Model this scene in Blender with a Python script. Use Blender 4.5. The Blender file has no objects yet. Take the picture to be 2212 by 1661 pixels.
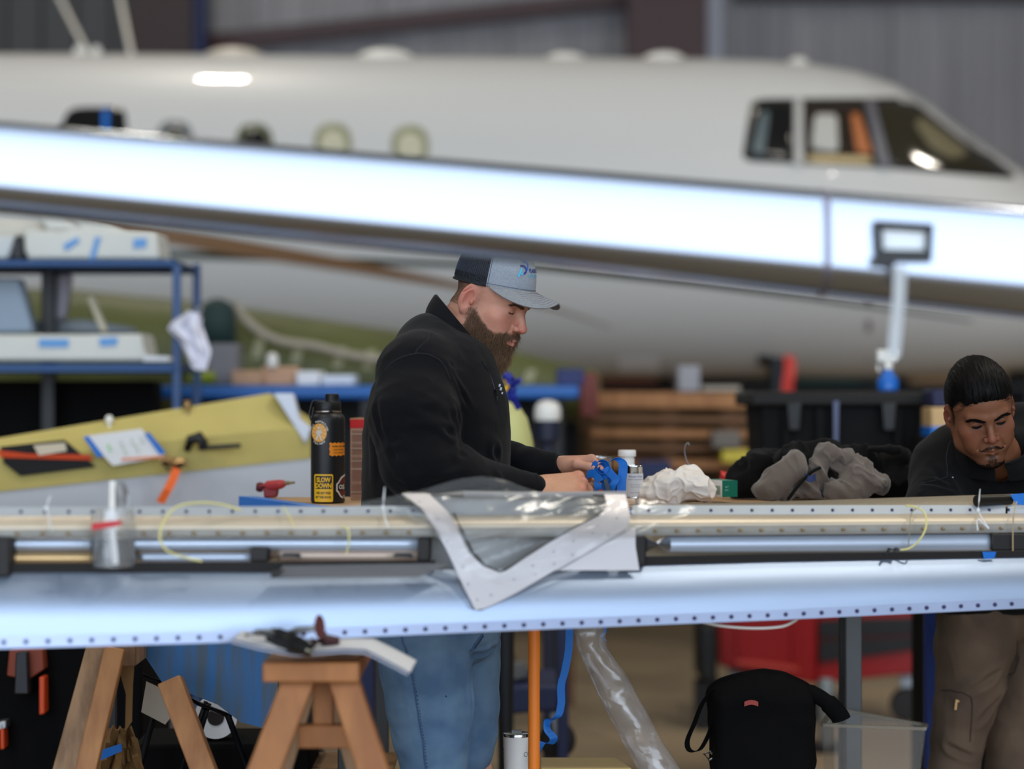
import bpy, math, random
import numpy as np
from mathutils import Vector, Matrix, Euler
import openvdb as vdb

# ---------------------------------------------------------------- camera, sky, light, exposure
SC = bpy.context.scene
COL = SC.collection
FPX = 85.0 / 36.0 * 2212.0
CAM_H = 1.45
cam_data = bpy.data.cameras.new('camera')
cam_data.lens = 85.0
cam_data.sensor_width = 36.0
cam_data.sensor_fit = 'HORIZONTAL'
cam_data.clip_start = 0.1
cam_data.clip_end = 200
cam_data.dof.use_dof = True
cam_data.dof.focus_distance = 5.82
cam_data.dof.aperture_fstop = 1.45
cam = bpy.data.objects.new('camera', cam_data)
cam.location = (0, 0, CAM_H)
cam.rotation_euler = (math.pi / 2, 0, 0)
COL.objects.link(cam)
SC.camera = cam
SC.view_settings.view_transform = 'Standard'
SC.view_settings.look = 'None'
SC.view_settings.gamma = 1.0
SC.view_settings.exposure = 0.0
SC.view_settings.use_curve_mapping = False
SC.cycles.use_denoising = True
SC.cycles.max_bounces = 7
SC.cycles.diffuse_bounces = 4
SC.cycles.glossy_bounces = 4
SC.cycles.transparent_max_bounces = 12
SC.cycles.transmission_bounces = 6
SC.cycles.caustics_reflective = False
SC.cycles.caustics_refractive = False
SC.cycles.sample_clamp_indirect = 6.0

world = bpy.data.worlds.new('daylight_sky')
SC.world = world
world.use_nodes = True
_bg = world.node_tree.nodes['Background']
_bg.inputs[0].default_value = (0.62, 0.78, 1.0, 1)
_bg.inputs[1].default_value = 1.9


def area_light(name, loc, rot, sx, sy, power, color):
    l = bpy.data.lights.new(name, 'AREA')
    l.shape = 'RECTANGLE'
    l.size, l.size_y, l.energy, l.color = sx, sy, power, color
    o = bpy.data.objects.new(name, l)
    o.location = loc
    o.rotation_euler = rot
    COL.objects.link(o)
    return o


# daylight entering by the open hangar door behind the photographer
area_light('hangar_door_daylight', (0.0, -8.9, 4.4), (math.radians(90), 0, 0), 28.0, 8.4, 1620, (0.84, 0.92, 1.0))
LAMPS = [(-2.15, 15.0, 8.1), (6.6, 10.8, 8.1), (-7.5, 10.5, 8.1), (2.9, 6.6, 8.1), (-3.0, 3.5, 8.1), (4.8, 4.0, 8.1), (10.5, 9.5, 8.1)]
for i, (x, y, z) in enumerate(LAMPS):
    area_light('high_bay_light', (x, y, z - 0.12), (0, 0, 0), 0.34, 0.30, 115, (1.0, 0.93, 0.80))


# ---------------------------------------------------------------- basic helpers
def P(px, py, Y):
    """the point at distance Y that a photograph pixel looks at (numbers read off the picture)"""
    return Vector(((px - 1106) / FPX * Y, Y, CAM_H - (py - 830.5) / FPX * Y))


def lin(c):
    return tuple(((v / 255.0) / 12.92 if v <= 10 else (((v / 255.0) + 0.055) / 1.055) ** 2.4) for v in c)


_M = {}


def mat(name, rgb, rough=0.5, metal=0.0, var=0.0, vscale=8.0, bump=0.0, bscale=60.0, trans=0.0, alpha=1.0,
        coat=0.0, attr=None, emit=0.0, rgb2=None, stretch=None, sheen=0.0, spec=0.5, ior=1.45, aniso=0.0, sss=0.0):
    if name in _M:
        return _M[name]
    m = bpy.data.materials.new(name)
    m.use_nodes = True
    nt = m.node_tree
    b = nt.nodes['Principled BSDF']
    c = lin(rgb) + (1,)
    b.inputs['Base Color'].default_value = c
    b.inputs['Roughness'].default_value = rough
    b.inputs['Metallic'].default_value = metal
    b.inputs['Transmission Weight'].default_value = trans
    b.inputs['Alpha'].default_value = alpha
    b.inputs['Coat Weight'].default_value = coat
    b.inputs['Coat Roughness'].default_value = 0.04
    b.inputs['Sheen Weight'].default_value = sheen
    b.inputs['Specular IOR Level'].default_value = spec
    b.inputs['IOR'].default_value = ior
    b.inputs['Anisotropic'].default_value = aniso
    if sss:
        b.inputs['Subsurface Weight'].default_value = sss
        b.inputs['Subsurface Radius'].default_value = (0.012, 0.005, 0.003)
        b.inputs['Subsurface Scale'].default_value = 0.5
    if emit:
        b.inputs['Emission Color'].default_value = c
        b.inputs['Emission Strength'].default_value = emit
    tc = nt.nodes.new('ShaderNodeTexCoord')
    mp = nt.nodes.new('ShaderNodeMapping')
    nt.links.new(tc.outputs['Object'], mp.inputs[0])
    if stretch:
        mp.inputs['Scale'].default_value = stretch
    src = None
    if attr:
        a = nt.nodes.new('ShaderNodeVertexColor')
        a.layer_name = attr
        src = a.outputs[0]
        nt.links.new(src, b.inputs['Base Color'])
    if var or rgb2:
        n = nt.nodes.new('ShaderNodeTexNoise')
        n.inputs['Scale'].default_value = vscale
        n.inputs['Detail'].default_value = 5
        nt.links.new(mp.outputs[0], n.inputs['Vector'])
        mx = nt.nodes.new('ShaderNodeMix')
        mx.data_type = 'RGBA'
        if rgb2:
            mx.inputs[6].default_value = c
            mx.inputs[7].default_value = lin(rgb2) + (1,)
            rp = nt.nodes.new('ShaderNodeMapRange')
            rp.inputs[1].default_value = 0.38
            rp.inputs[2].default_value = 0.62
            nt.links.new(n.outputs[0], rp.inputs[0])
            nt.links.new(rp.outputs[0], mx.inputs[0])
        else:
            mx.blend_type = 'MULTIPLY'
            mx.inputs[0].default_value = 1.0
            rp = nt.nodes.new('ShaderNodeMapRange')
            rp.inputs[1].default_value = 0.3
            rp.inputs[2].default_value = 0.7
            rp.inputs[3].default_value = 1.0 - var
            rp.inputs[4].default_value = 1.0 + var * 0.5
            nt.links.new(n.outputs[0], rp.inputs[0])
            if src:
                nt.links.new(src, mx.inputs[6])
            else:
                mx.inputs[6].default_value = c
            nt.links.new(rp.outputs[0], mx.inputs[7])
        nt.links.new(mx.outputs[2], b.inputs['Base Color'])
    if bump:
        n2 = nt.nodes.new('ShaderNodeTexNoise')
        n2.inputs['Scale'].default_value = bscale
        n2.inputs['Detail'].default_value = 4
        nt.links.new(mp.outputs[0], n2.inputs['Vector'])
        bp = nt.nodes.new('ShaderNodeBump')
        bp.inputs['Strength'].default_value = bump
        bp.inputs['Distance'].default_value = 0.01
        nt.links.new(n2.outputs[0], bp.inputs['Height'])
        nt.links.new(bp.outputs[0], b.inputs['Normal'])
    _M[name] = m
    return m


def thin_film(name, rgb, opacity, rough=0.15, spec_mix=0.25):
    """clear plastic film: part transparent, part glossy, a little milky"""
    if name in _M:
        return _M[name]
    m = bpy.data.materials.new(name)
    m.use_nodes = True
    nt = m.node_tree
    nt.nodes.clear()
    out = nt.nodes.new('ShaderNodeOutputMaterial')
    tr = nt.nodes.new('ShaderNodeBsdfTransparent')
    gl = nt.nodes.new('ShaderNodeBsdfGlossy')
    gl.inputs['Roughness'].default_value = rough
    df = nt.nodes.new('ShaderNodeBsdfDiffuse')
    df.inputs[0].default_value = lin(rgb) + (1,)
    lw = nt.nodes.new('ShaderNodeLayerWeight')
    lw.inputs[0].default_value = 0.35
    m1 = nt.nodes.new('ShaderNodeMixShader')
    m2 = nt.nodes.new('ShaderNodeMixShader')
    m1.inputs[0].default_value = opacity
    nt.links.new(tr.outputs[0], m1.inputs[1])
    nt.links.new(df.outputs[0], m1.inputs[2])
    ma = nt.nodes.new('ShaderNodeMath')
    ma.operation = 'MULTIPLY_ADD'
    nt.links.new(lw.outputs[0], ma.inputs[0])
    ma.inputs[1].default_value = spec_mix * 1.6
    ma.inputs[2].default_value = spec_mix * 0.35
    nt.links.new(ma.outputs[0], m2.inputs[0])
    nt.links.new(m1.outputs[0], m2.inputs[1])
    nt.links.new(gl.outputs[0], m2.inputs[2])
    nt.links.new(m2.outputs[0], out.inputs[0])
    _M[name] = m
    return m


def tag(o, label=None, cat=None, group=None, kind=None):
    if label:
        o['label'] = label
    if cat:
        o['category'] = cat
    if group:
        o['group'] = group
    if kind:
        o['kind'] = kind
    return o


def thing(name, label, cat, loc=(0, 0, 0), group=None, kind=None):
    o = bpy.data.objects.new(name, None)
    o.empty_display_size = 0.1
    COL.objects.link(o)
    o.location = loc
    return tag(o, label, cat, group, kind)


def wloc(o):
    """world position of an object; everything in this scene is only translated"""
    if o.parent is None:
        return o.location.copy()
    return wloc(o.parent) + o.matrix_parent_inverse.translation + o.location


def attach(o, parent):
    if parent is not None:
        o.parent = parent
        o.matrix_parent_inverse = Matrix.Translation(-wloc(parent))
    return o


def mk(name, V, F, material, parent=None, smooth=False, colors=None, label=None, uv=None, fmat=None, auto=None):
    me = bpy.data.meshes.new(name)
    V = np.asarray(V, dtype=np.float64)
    if isinstance(F, np.ndarray) and F.ndim == 2:
        nf, k = F.shape
        me.vertices.add(len(V))
        me.vertices.foreach_set('co', V.astype(np.float32).ravel())
        me.loops.add(nf * k)
        me.loops.foreach_set('vertex_index', F.astype(np.int32).ravel())
        me.polygons.add(nf)
        me.polygons.foreach_set('loop_start', np.arange(0, nf * k, k, dtype=np.int32))
        me.polygons.foreach_set('loop_total', np.full(nf, k, dtype=np.int32))
        me.update(calc_edges=True)
        me.validate()
    else:
        me.from_pydata([tuple(v) for v in V], [], [tuple(int(i) for i in f) for f in F])
        me.update()
    for m in (material if isinstance(material, (list, tuple)) else [material]):
        me.materials.append(m)
    if fmat is not None:
        me.polygons.foreach_set('material_index', np.asarray(fmat, dtype=np.int32))
    if smooth:
        me.polygons.foreach_set('use_smooth', np.ones(len(me.polygons), dtype=bool))
    if colors is not None:
        ca = me.color_attributes.new('col', 'FLOAT_COLOR', 'POINT')
        c4 = np.ones((len(V), 4), dtype=np.float32)
        c4[:, :3] = colors
        ca.data.foreach_set('color', c4.ravel())
    o = bpy.data.objects.new(name, me)
    COL.objects.link(o)
    if auto is not None and smooth:
        try:
            me.set_sharp_from_angle(angle=math.radians(auto))
        except Exception:
            pass
    if label:
        o['label'] = label
    return attach(o, parent)


def copy_tree(o, parent=None, loc=None, label=None):
    c = o.copy()
    COL.objects.link(c)
    if parent is not None:
        c.parent = parent
    if loc is not None:
        c.location = loc
    if label:
        c['label'] = label
    for ch in list(o.children):
        copy_tree(ch, c)
    return c


def frame_of(d):
    d = Vector(d).normalized()
    a = Vector((0, 0, 1)) if abs(d.z) < 0.9 else Vector((1, 0, 0))
    u = d.cross(a).normalized()
    return u, u.cross(d).normalized(), d


class G:
    """collects simple shapes in world coordinates and links them as one mesh"""

    def __init__(s):
        s.V = []
        s.F = []
        s.M = []
        s.mi = 0

    def _add(s, V, F):
        n = len(s.V)
        s.V += [tuple(v) for v in V]
        s.F += [tuple(i + n for i in f) for f in F]
        s.M += [s.mi] * len(F)
        return s

    def box(s, lo, hi, R=None, c=None):
        (x0, y0, z0), (x1, y1, z1) = lo, hi
        V = [Vector(p) for p in [(x0, y0, z0), (x1, y0, z0), (x1, y1, z0), (x0, y1, z0), (x0, y0, z1), (x1, y0, z1), (x1, y1, z1), (x0, y1, z1)]]
        if R is not None:
            cc = Vector(c) if c is not None else (V[0] + V[6]) / 2
            V = [cc + R @ (v - cc) for v in V]
        return s._add(V, [(0, 3, 2, 1), (4, 5, 6, 7), (0, 1, 5, 4), (1, 2, 6, 5), (2, 3, 7, 6), (3, 0, 4, 7)])

    def cbox(s, c, size, rot=(0, 0, 0)):
        c = Vector(c)
        h = Vector(size) / 2
        return s.box(c - h, c + h, Euler(rot).to_matrix(), c)

    def beam(s, a, b, w, t, up=(0, 0, 1), w2=None, t2=None):
        """square timber from a to b, w wide, t thick"""
        a, b = Vector(a), Vector(b)
        d = (b - a).normalized()
        u = Vector(up).cross(d)
        if u.length < 1e-4:
            u = Vector((1, 0, 0)).cross(d)
        u.normalize()
        v = d.cross(u)
        V = []
        for p, ww, tt in ((a, w, t), (b, w2 or w, t2 or t)):
            for sx, sy in ((-1, -1), (1, -1), (1, 1), (-1, 1)):
                V.append(p + u * (sx * ww / 2) + v * (sy * tt / 2))
        return s._add(V, [(0, 3, 2, 1), (4, 5, 6, 7), (0, 1, 5, 4), (1, 2, 6, 5), (2, 3, 7, 6), (3, 0, 4, 7)])

    def cyl(s, a, b, r, r2=None, n=16, caps=True):
        r2 = r if r2 is None else r2
        a, b = Vector(a), Vector(b)
        u, v, d = frame_of(b - a)
        V = []
        for p, rr in ((a, r), (b, r2)):
            for i in range(n):
                t = 2 * math.pi * i / n
                V.append(p + u * (math.cos(t) * rr) + v * (math.sin(t) * rr))
        Fc = [((i + 1) % n, i, i + n, (i + 1) % n + n) for i in range(n)]
        if caps:
            Fc += [tuple(range(n)), tuple(range(2 * n - 1, n - 1, -1))]
        return s._add(V, Fc)

    def tube(s, pts, r, n=8, closed=False):
        pts = [Vector(p) for p in pts]
        m = len(pts)
        rs = r if isinstance(r, (list, tuple)) else [r] * m
        V = []
        pu = None
        for i, p in enumerate(pts):
            if closed:
                d = pts[(i + 1) % m] - pts[i - 1]
            else:
                d = pts[min(i + 1, m - 1)] - pts[max(i - 1, 0)]
            if d.length < 1e-9:
                d = Vector((0, 0, 1))
            d.normalize()
            if pu is None:
                u, v, _ = frame_of(d)
            else:
                u = (pu - d * pu.dot(d))
                u = u.normalized() if u.length > 1e-6 else frame_of(d)[0]
                v = d.cross(u)
            pu = u
            for k in range(n):
                t = 2 * math.pi * k / n
                V.append(p + u * (math.cos(t) * rs[i]) + v * (math.sin(t) * rs[i]))
        Fc = []
        for i in range(m if closed else m - 1):
            for k in range(n):
                a0, a1 = i * n + k, i * n + (k + 1) % n
                b0, b1 = ((i + 1) % m) * n + k, ((i + 1) % m) * n + (k + 1) % n
                Fc.append((a0, a1, b1, b0))
        if not closed:
            Fc += [tuple(range(n - 1, -1, -1)), tuple(range((m - 1) * n, m * n))]
        return s._add(V, Fc)

    def lathe(s, c, prof, axis=(0, 0, 1), n=28):
        """prof = [(r, h)...] from bottom to top"""
        c = Vector(c)
        u, v, d = frame_of(axis)
        V = []
        for r, h in prof:
            for k in range(n):
                t = 2 * math.pi * k / n
                V.append(c + d * h + u * (math.cos(t) * max(r, 1e-5)) + v * (math.sin(t) * max(r, 1e-5)))
        Fc = []
        for i in range(len(prof) - 1):
            for k in range(n):
                Fc.append((i * n + (k + 1) % n, i * n + k, (i + 1) * n + k, (i + 1) * n + (k + 1) % n))
        Fc += [tuple(range(n)), tuple(range(len(prof) * n - 1, (len(prof) - 1) * n - 1, -1))]
        return s._add(V, Fc)

    def prism(s, poly, off):
        """polygon of 3-D points, extruded by the vector off"""
        poly = [Vector(p) for p in poly]
        off = Vector(off)
        n = len(poly)
        V = poly + [p + off for p in poly]
        nrm = Vector((0, 0, 0))
        for i in range(n):
            nrm += poly[i].cross(poly[(i + 1) % n])
        Fc = [tuple(range(n)), tuple(range(2 * n - 1, n - 1, -1))]
        Fc += [((i + 1) % n, i, i + n, (i + 1) % n + n) for i in range(n)]
        if nrm.dot(off) > 0:
            Fc = [tuple(reversed(f)) for f in Fc]
        return s._add(V, Fc)

    def sheet(s, rows, thick=0.0):
        """grid of points; with a thickness it becomes a closed slab"""
        nr, nc = len(rows), len(rows[0])
        A = np.array([[tuple(p) for p in r] for r in rows], dtype=float)
        V = [tuple(p) for p in A.reshape(-1, 3)]
        Fc = [(i * nc + j, i * nc + j + 1, (i + 1) * nc + j + 1, (i + 1) * nc + j) for i in range(nr - 1) for j in range(nc - 1)]
        if thick:
            du = np.gradient(A, axis=0)
            dv = np.gradient(A, axis=1)
            N = np.cross(du, dv)
            N /= np.linalg.norm(N, axis=2, keepdims=True) + 1e-12
            B = (A + N * thick).reshape(-1, 3)
            k = nr * nc
            V += [tuple(p) for p in B]
            Fc += [(f[3] + k, f[2] + k, f[1] + k, f[0] + k) for f in Fc]
            for j in range(nc - 1):
                Fc.append((j + 1, j, j + k, j + 1 + k))
                q = (nr - 1) * nc + j
                Fc.append((q, q + 1, q + 1 + k, q + k))
            for i in range(nr - 1):
                q = i * nc
                Fc.append((q, q + nc, q + nc + k, q + k))
                q = i * nc + nc - 1
                Fc.append((q + nc, q, q + k, q + nc + k))
        return s._add(V, Fc)

    def ribbon(s, pts, width, side=(0, 1, 0), thick=0.0006):
        rows = []
        for i, p in enumerate(pts):
            w = width[i] if isinstance(width, (list, tuple)) else width
            sd = side[i] if isinstance(side, list) else side
            sd = Vector(sd).normalized()
            rows.append([Vector(p) - sd * w / 2, Vector(p) + sd * w / 2])
        return s.sheet(rows, thick)

    def obj(s, name, material, parent=None, smooth=False, label=None, bevel=0.0, auto=35, seg=2):
        o = mk(name, s.V, s.F, material, parent, smooth or bevel > 0, label=label, fmat=s.M if isinstance(material, (list, tuple)) else None, auto=auto)
        if bevel:
            b = o.modifiers.new('bevel', 'BEVEL')
            b.width = bevel
            b.segments = seg
            b.limit_method = 'ANGLE'
        return o


def text_geo(s, size, fn, thick=0.0, spacing=1.0, align='CENTER', bold=0.0, shear=0.0):
    """a line of text as (V, F) with fn(x, y) placing each letter point"""
    cu = bpy.data.curves.new('lettering', 'FONT')
    cu.body = s
    cu.size = size
    cu.space_character = spacing
    cu.align_x = align
    cu.align_y = 'CENTER'
    cu.resolution_u = 2
    cu.offset = bold
    cu.shear = shear
    o = bpy.data.objects.new('lettering', cu)
    COL.objects.link(o)
    dg = bpy.context.evaluated_depsgraph_get()
    me = bpy.data.meshes.new_from_object(o.evaluated_get(dg))
    V = [fn(v.co.x, v.co.y) for v in me.vertices]
    Fc = [tuple(p.vertices) for p in me.polygons]
    bpy.data.objects.remove(o)
    bpy.data.meshes.remove(me)
    bpy.data.curves.remove(cu)
    return V, Fc


# ---------------------------------------------------------------- noise in numpy
_rng = np.random.RandomState(7)
_LAT = _rng.rand(32, 32, 32)


def vnoise(Pn, scale, seed=0):
    q = np.asarray(Pn) * scale + seed * 7.31 + 100
    i = np.floor(q).astype(int)
    f = q - i
    f = f * f * (3 - 2 * f)
    out = 0
    for dx in (0, 1):
        for dy in (0, 1):
            for dz in (0, 1):
                w = (f[..., 0] if dx else 1 - f[..., 0]) * (f[..., 1] if dy else 1 - f[..., 1]) * (f[..., 2] if dz else 1 - f[..., 2])
                out = out + w * _LAT[(i[..., 0] + dx) % 32, (i[..., 1] + dy) % 32, (i[..., 2] + dz) % 32]
    return out * 2 - 1


# ---------------------------------------------------------------- distance-field modelling
class SDF:
    def __init__(s, lo, hi, res):
        s.lo = np.array(lo, float)
        s.res = res
        s.n = np.ceil((np.array(hi, float) - s.lo) / res).astype(int) + 1
        s.D = np.full(tuple(s.n), 0.05, dtype=np.float32)
        s.ax = [s.lo[i] + res * np.arange(s.n[i]) for i in range(3)]

    def _slice(s, lo, hi):
        a = np.clip(np.floor((np.array(lo) - s.lo) / s.res).astype(int), 0, s.n)
        b = np.clip(np.ceil((np.array(hi) - s.lo) / s.res).astype(int) + 1, 0, s.n)
        return tuple(slice(a[i], b[i]) for i in range(3))

    def op(s, fn, lo, hi, k, mode):
        m = max(k, s.res) * 1.2 + 4 * s.res
        sl = s._slice(np.array(lo) - m, np.array(hi) + m)
        if any(q.stop <= q.start for q in sl):
            return s
        X = s.ax[0][sl[0]][:, None, None]
        Y = s.ax[1][sl[1]][None, :, None]
        Z = s.ax[2][sl[2]][None, None, :]
        d = fn(X, Y, Z)
        D = s.D[sl]
        k = max(k, 1e-6)
        if mode == 'u':
            h = np.maximum(k - np.abs(D - d), 0) / k
            r = np.minimum(D, d) - h * h * k * 0.25
        elif mode == 's':
            h = np.maximum(k - np.abs(D + d), 0) / k
            r = np.maximum(D, -d) + h * h * k * 0.25
        else:
            h = np.maximum(k - np.abs(D - d), 0) / k
            r = np.maximum(D, d) + h * h * k * 0.25
        s.D[sl] = r
        return s

    def ell(s, c, r, k=0.01, mode='u', rot=None):
        c = np.array(c, float)
        r = np.array(r if hasattr(r, '__len__') else (r, r, r), float)
        R = np.array(Euler(rot).to_matrix()) if rot is not None else None

        def fn(X, Y, Z):
            x, y, z = X - c[0], Y - c[1], Z - c[2]
            if R is not None:
                x, y, z = (R[0, 0] * x + R[1, 0] * y + R[2, 0] * z, R[0, 1] * x + R[1, 1] * y + R[2, 1] * z, R[0, 2] * x + R[1, 2] * y + R[2, 2] * z)
            k0 = np.sqrt((x / r[0]) ** 2 + (y / r[1]) ** 2 + (z / r[2]) ** 2) + 1e-9
            k1 = np.sqrt((x / r[0] ** 2) ** 2 + (y / r[1] ** 2) ** 2 + (z / r[2] ** 2) ** 2) + 1e-9
            return k0 * (k0 - 1) / k1
        e = r if R is None else np.full(3, r.max())
        return s.op(fn, c - e, c + e, k, mode)

    def cap(s, a, b, ra, rb=None, k=0.01, mode='u', flat=None):
        """tapered capsule; flat = (direction, factor) squashes it"""
        rb = ra if rb is None else rb
        a = np.array(a, float)
        b = np.array(b, float)

        def fn(X, Y, Z):
            ba = b - a
            L = max(float(ba @ ba), 1e-12)
            px, py, pz = X - a[0], Y - a[1], Z - a[2]
            t = np.clip((px * ba[0] + py * ba[1] + pz * ba[2]) / L, 0, 1)
            dx, dy, dz = px - ba[0] * t, py - ba[1] * t, pz - ba[2] * t
            if flat is not None:
                f = np.array(flat[0], float)
                f /= np.linalg.norm(f)
                q = (dx * f[0] + dy * f[1] + dz * f[2]) * (flat[1] - 1)
                dx, dy, dz = dx + f[0] * q, dy + f[1] * q, dz + f[2] * q
                dd = np.sqrt(dx * dx + dy * dy + dz * dz)
                return (dd - (ra + (rb - ra) * t)) / max(1.0, flat[1] * 0.7)
            return np.sqrt(dx * dx + dy * dy + dz * dz) - (ra + (rb - ra) * t)
        m = max(ra, rb)
        return s.op(fn, np.minimum(a, b) - m, np.maximum(a, b) + m, k, mode)

    def chain(s, pts, rs, k=0.01, mode='u', flat=None):
        for i in range(len(pts) - 1):
            s.cap(pts[i], pts[i + 1], rs[i], rs[i + 1], k, mode, flat)
        return s

    def rbox(s, c, h, rad=0.005, k=0.01, mode='u', rot=None):
        c = np.array(c, float)
        h = np.array(h, float)
        R = np.array(Euler(rot).to_matrix()) if rot is not None else np.eye(3)

        def fn(X, Y, Z):
            x, y, z = X - c[0], Y - c[1], Z - c[2]
            x, y, z = (R[0, 0] * x + R[1, 0] * y + R[2, 0] * z, R[0, 1] * x + R[1, 1] * y + R[2, 1] * z, R[0, 2] * x + R[1, 2] * y + R[2, 2] * z)
            qx, qy, qz = np.abs(x) - h[0] + rad, np.abs(y) - h[1] + rad, np.abs(z) - h[2] + rad
            return np.sqrt(np.maximum(qx, 0) ** 2 + np.maximum(qy, 0) ** 2 + np.maximum(qz, 0) ** 2) + np.minimum(np.maximum(np.maximum(qx, qy), qz), 0) - rad
        e = np.abs(R) @ h
        return s.op(fn, c - e, c + e, k, mode)

    def half(s, p, nrm, k=0.005):
        """cut away what lies on the side the normal points to"""
        p = np.array(p, float)
        nn = np.array(nrm, float)
        nn /= np.linalg.norm(nn)
        X = s.ax[0][:, None, None]
        Y = s.ax[1][None, :, None]
        Z = s.ax[2][None, None, :]
        d = (X - p[0]) * nn[0] + (Y - p[1]) * nn[1] + (Z - p[2]) * nn[2]
        h = np.maximum(k - np.abs(s.D - d), 0) / k
        s.D = (np.maximum(s.D, d) + h * h * k * 0.25).astype(np.float32)
        return s

    def mesh(s, smooth=0):
        D = s.D.copy()
        for sl in ((0,), (-1,)):
            D[sl[0], :, :] = 0.05
            D[:, sl[0], :] = 0.05
            D[:, :, sl[0]] = 0.05
        g = vdb.FloatGrid(0.05)
        g.copyFromArray(np.ascontiguousarray(D))
        pts, quads = g.convertToQuads(isovalue=0.0)
        V = pts.astype(np.float64) * s.res + s.lo
        F = quads.astype(np.int64)
        # outward winding
        a, b, c = V[F[:, 0]], V[F[:, 1]], V[F[:, 2]]
        vol = np.einsum('ij,ij->i', a, np.cross(b, c)).sum()
        if vol < 0:
            F = F[:, ::-1]
        for _ in range(smooth):
            V = relax(V, F)
        return V, F


def relax(V, F, f=0.5):
    S = np.zeros_like(V)
    n = np.zeros(len(V))
    k = F.shape[1]
    for i in range(k):
        a, b = F[:, i], F[:, (i + 1) % k]
        np.add.at(S, a, V[b])
        np.add.at(S, b, V[a])
        np.add.at(n, a, 1)
        np.add.at(n, b, 1)
    return V * (1 - f) + f * S / np.maximum(n, 1)[:, None]


def normals(V, F):
    N = np.zeros_like(V)
    fn = np.cross(V[F[:, 1]] - V[F[:, 0]], V[F[:, 2]] - V[F[:, 0]])
    for i in range(F.shape[1]):
        np.add.at(N, F[:, i], fn)
    return N / (np.linalg.norm(N, axis=1, keepdims=True) + 1e-12)


def gauss(V, c, r):
    r = np.array(r if hasattr(r, '__len__') else (r, r, r), float)
    return np.exp(-(((V - np.array(c)) / r) ** 2).sum(axis=1))


def seg_dist(V, a, b):
    a = np.array(a, float)
    b = np.array(b, float)
    ba = b - a
    t = np.clip((V - a) @ ba / (ba @ ba), 0, 1)
    return np.linalg.norm(V - a - t[:, None] * ba, axis=1), t


def sstep(a, b, x):
    t = np.clip((x - a) / (b - a), 0, 1)
    return t * t * (3 - 2 * t)


def mix(c, c2, w):
    return c * (1 - w[:, None]) + np.array(c2) * w[:, None]


def strands(roots, dirs, length, r, bend, seed=0, seg=4, curl=0.0):
    """hair as tapering three-sided strands; returns V, F (triangles/quads as quads)"""
    rs = np.random.RandomState(seed)
    n = len(roots)
    L = np.asarray(length)
    if L.ndim == 0:
        L = np.full(n, float(L))
    d = dirs / np.linalg.norm(dirs, axis=1, keepdims=True)
    rv = rs.randn(n, 3)
    u = np.cross(d, rv)
    u /= np.linalg.norm(u, axis=1, keepdims=True)
    w = np.cross(d, u)
    V = np.zeros((n, (seg + 1) * 3, 3))
    ph = rs.rand(n) * 6.28
    p = roots.copy()
    dd = d.copy()
    for i in range(seg + 1):
        rad = r * (1 - i / seg * 0.85)
        for k in range(3):
            t = 2.0944 * k
            V[:, i * 3 + k] = p + (u * math.cos(t) + w * math.sin(t)) * rad
        dd = dd + bend / seg + (u * np.cos(ph + i * 1.9)[:, None] + w * np.sin(ph + i * 1.9)[:, None]) * curl
        dd /= np.linalg.norm(dd, axis=1, keepdims=True)
        p = p + dd * (L / seg)[:, None]
    base = (np.arange(n) * (seg + 1) * 3)[:, None]
    Fl = []
    for i in range(seg):
        for k in range(3):
            Fl.append([i * 3 + k, i * 3 + (k + 1) % 3, (i + 1) * 3 + (k + 1) % 3, (i + 1) * 3 + k])
    Fl = np.array(Fl)
    F = (base[:, :, None] + Fl[None]).reshape(-1, 4)
    return V.reshape(-1, 3), F

# ================================================================ the hangar
M_floor = mat('polished_concrete', (152, 134, 108), 0.42, var=0.28, vscale=0.8, bump=0.05, bscale=9)
M_wallp = mat('ribbed_wall_sheet', (134, 132, 135), 0.6, var=0.22, vscale=1.2, stretch=(2.5, 1, 0.35))
M_wallside = mat('side_wall_sheet', (120, 120, 122), 0.6, var=0.15, vscale=1)
M_ceil = mat('white_roof_lining', (205, 203, 198), 0.8, var=0.08, vscale=0.6)
M_maroon = mat('maroon_primed_steel', (50, 18, 17), 0.5, var=0.2, vscale=2)
M_white = mat('white_paint', (228, 226, 220), 0.4)
M_black = mat('black_plastic', (14, 14, 15), 0.45)
M_dark = mat('dark_steel', (44, 45, 48), 0.45, metal=0.6)
M_steel = mat('galvanised_steel', (150, 152, 155), 0.38, metal=0.9, var=0.15, vscale=20)
M_blue = mat('blue_tape', (22, 112, 205), 0.55)
M_bluepaint = mat('blue_painted_steel', (24, 92, 168), 0.4)

g = G()
g.box((-15, -9, -0.2), (15, 20, 0))
tag(g.obj('floor', M_floor), kind='structure')

wb = thing('wall_back', None, None, (0, 19.2, 0), kind='structure')


def sheet_mesh():
    g = G()
    prof = []
    w = 1.0
    for k in range(4):
        x = k * w / 4
        prof += [(x, 0), (x + 0.13, 0), (x + 0.155, -0.018), (x + 0.225, -0.018)]
    prof.append((w, 0))
    rows = [[(x - 0.5, y, z) for x, y in prof] for z in (0, 9)]
    g.sheet(rows)
    return g


sh0 = sheet_mesh().obj('wall_panel', M_wallp)
for i in range(30):
    o = sh0 if i == 0 else sh0.copy()
    if i:
        COL.objects.link(o)
    o.location = (-14.5 + i, 19.0 + (0.012 if i % 2 else 0), 0)
    attach(o, wb)
g = G()
g.box((-15, 19.1, 0), (15, 19.3, 9))
g.obj('wall_lining', M_wallside, wb)
for nm, x0, x1 in (('wall_left', -15.2, -15), ('wall_right', 15, 15.2)):
    g = G()
    g.box((x0, -9, 0), (x1, 19.3, 9))
    tag(g.obj(nm, M_wallside), kind='structure')
g = G()
g.box((-15.2, -9, 9), (15.2, 19.3, 9.2))
tag(g.obj('ceiling', M_ceil), kind='structure')


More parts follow.
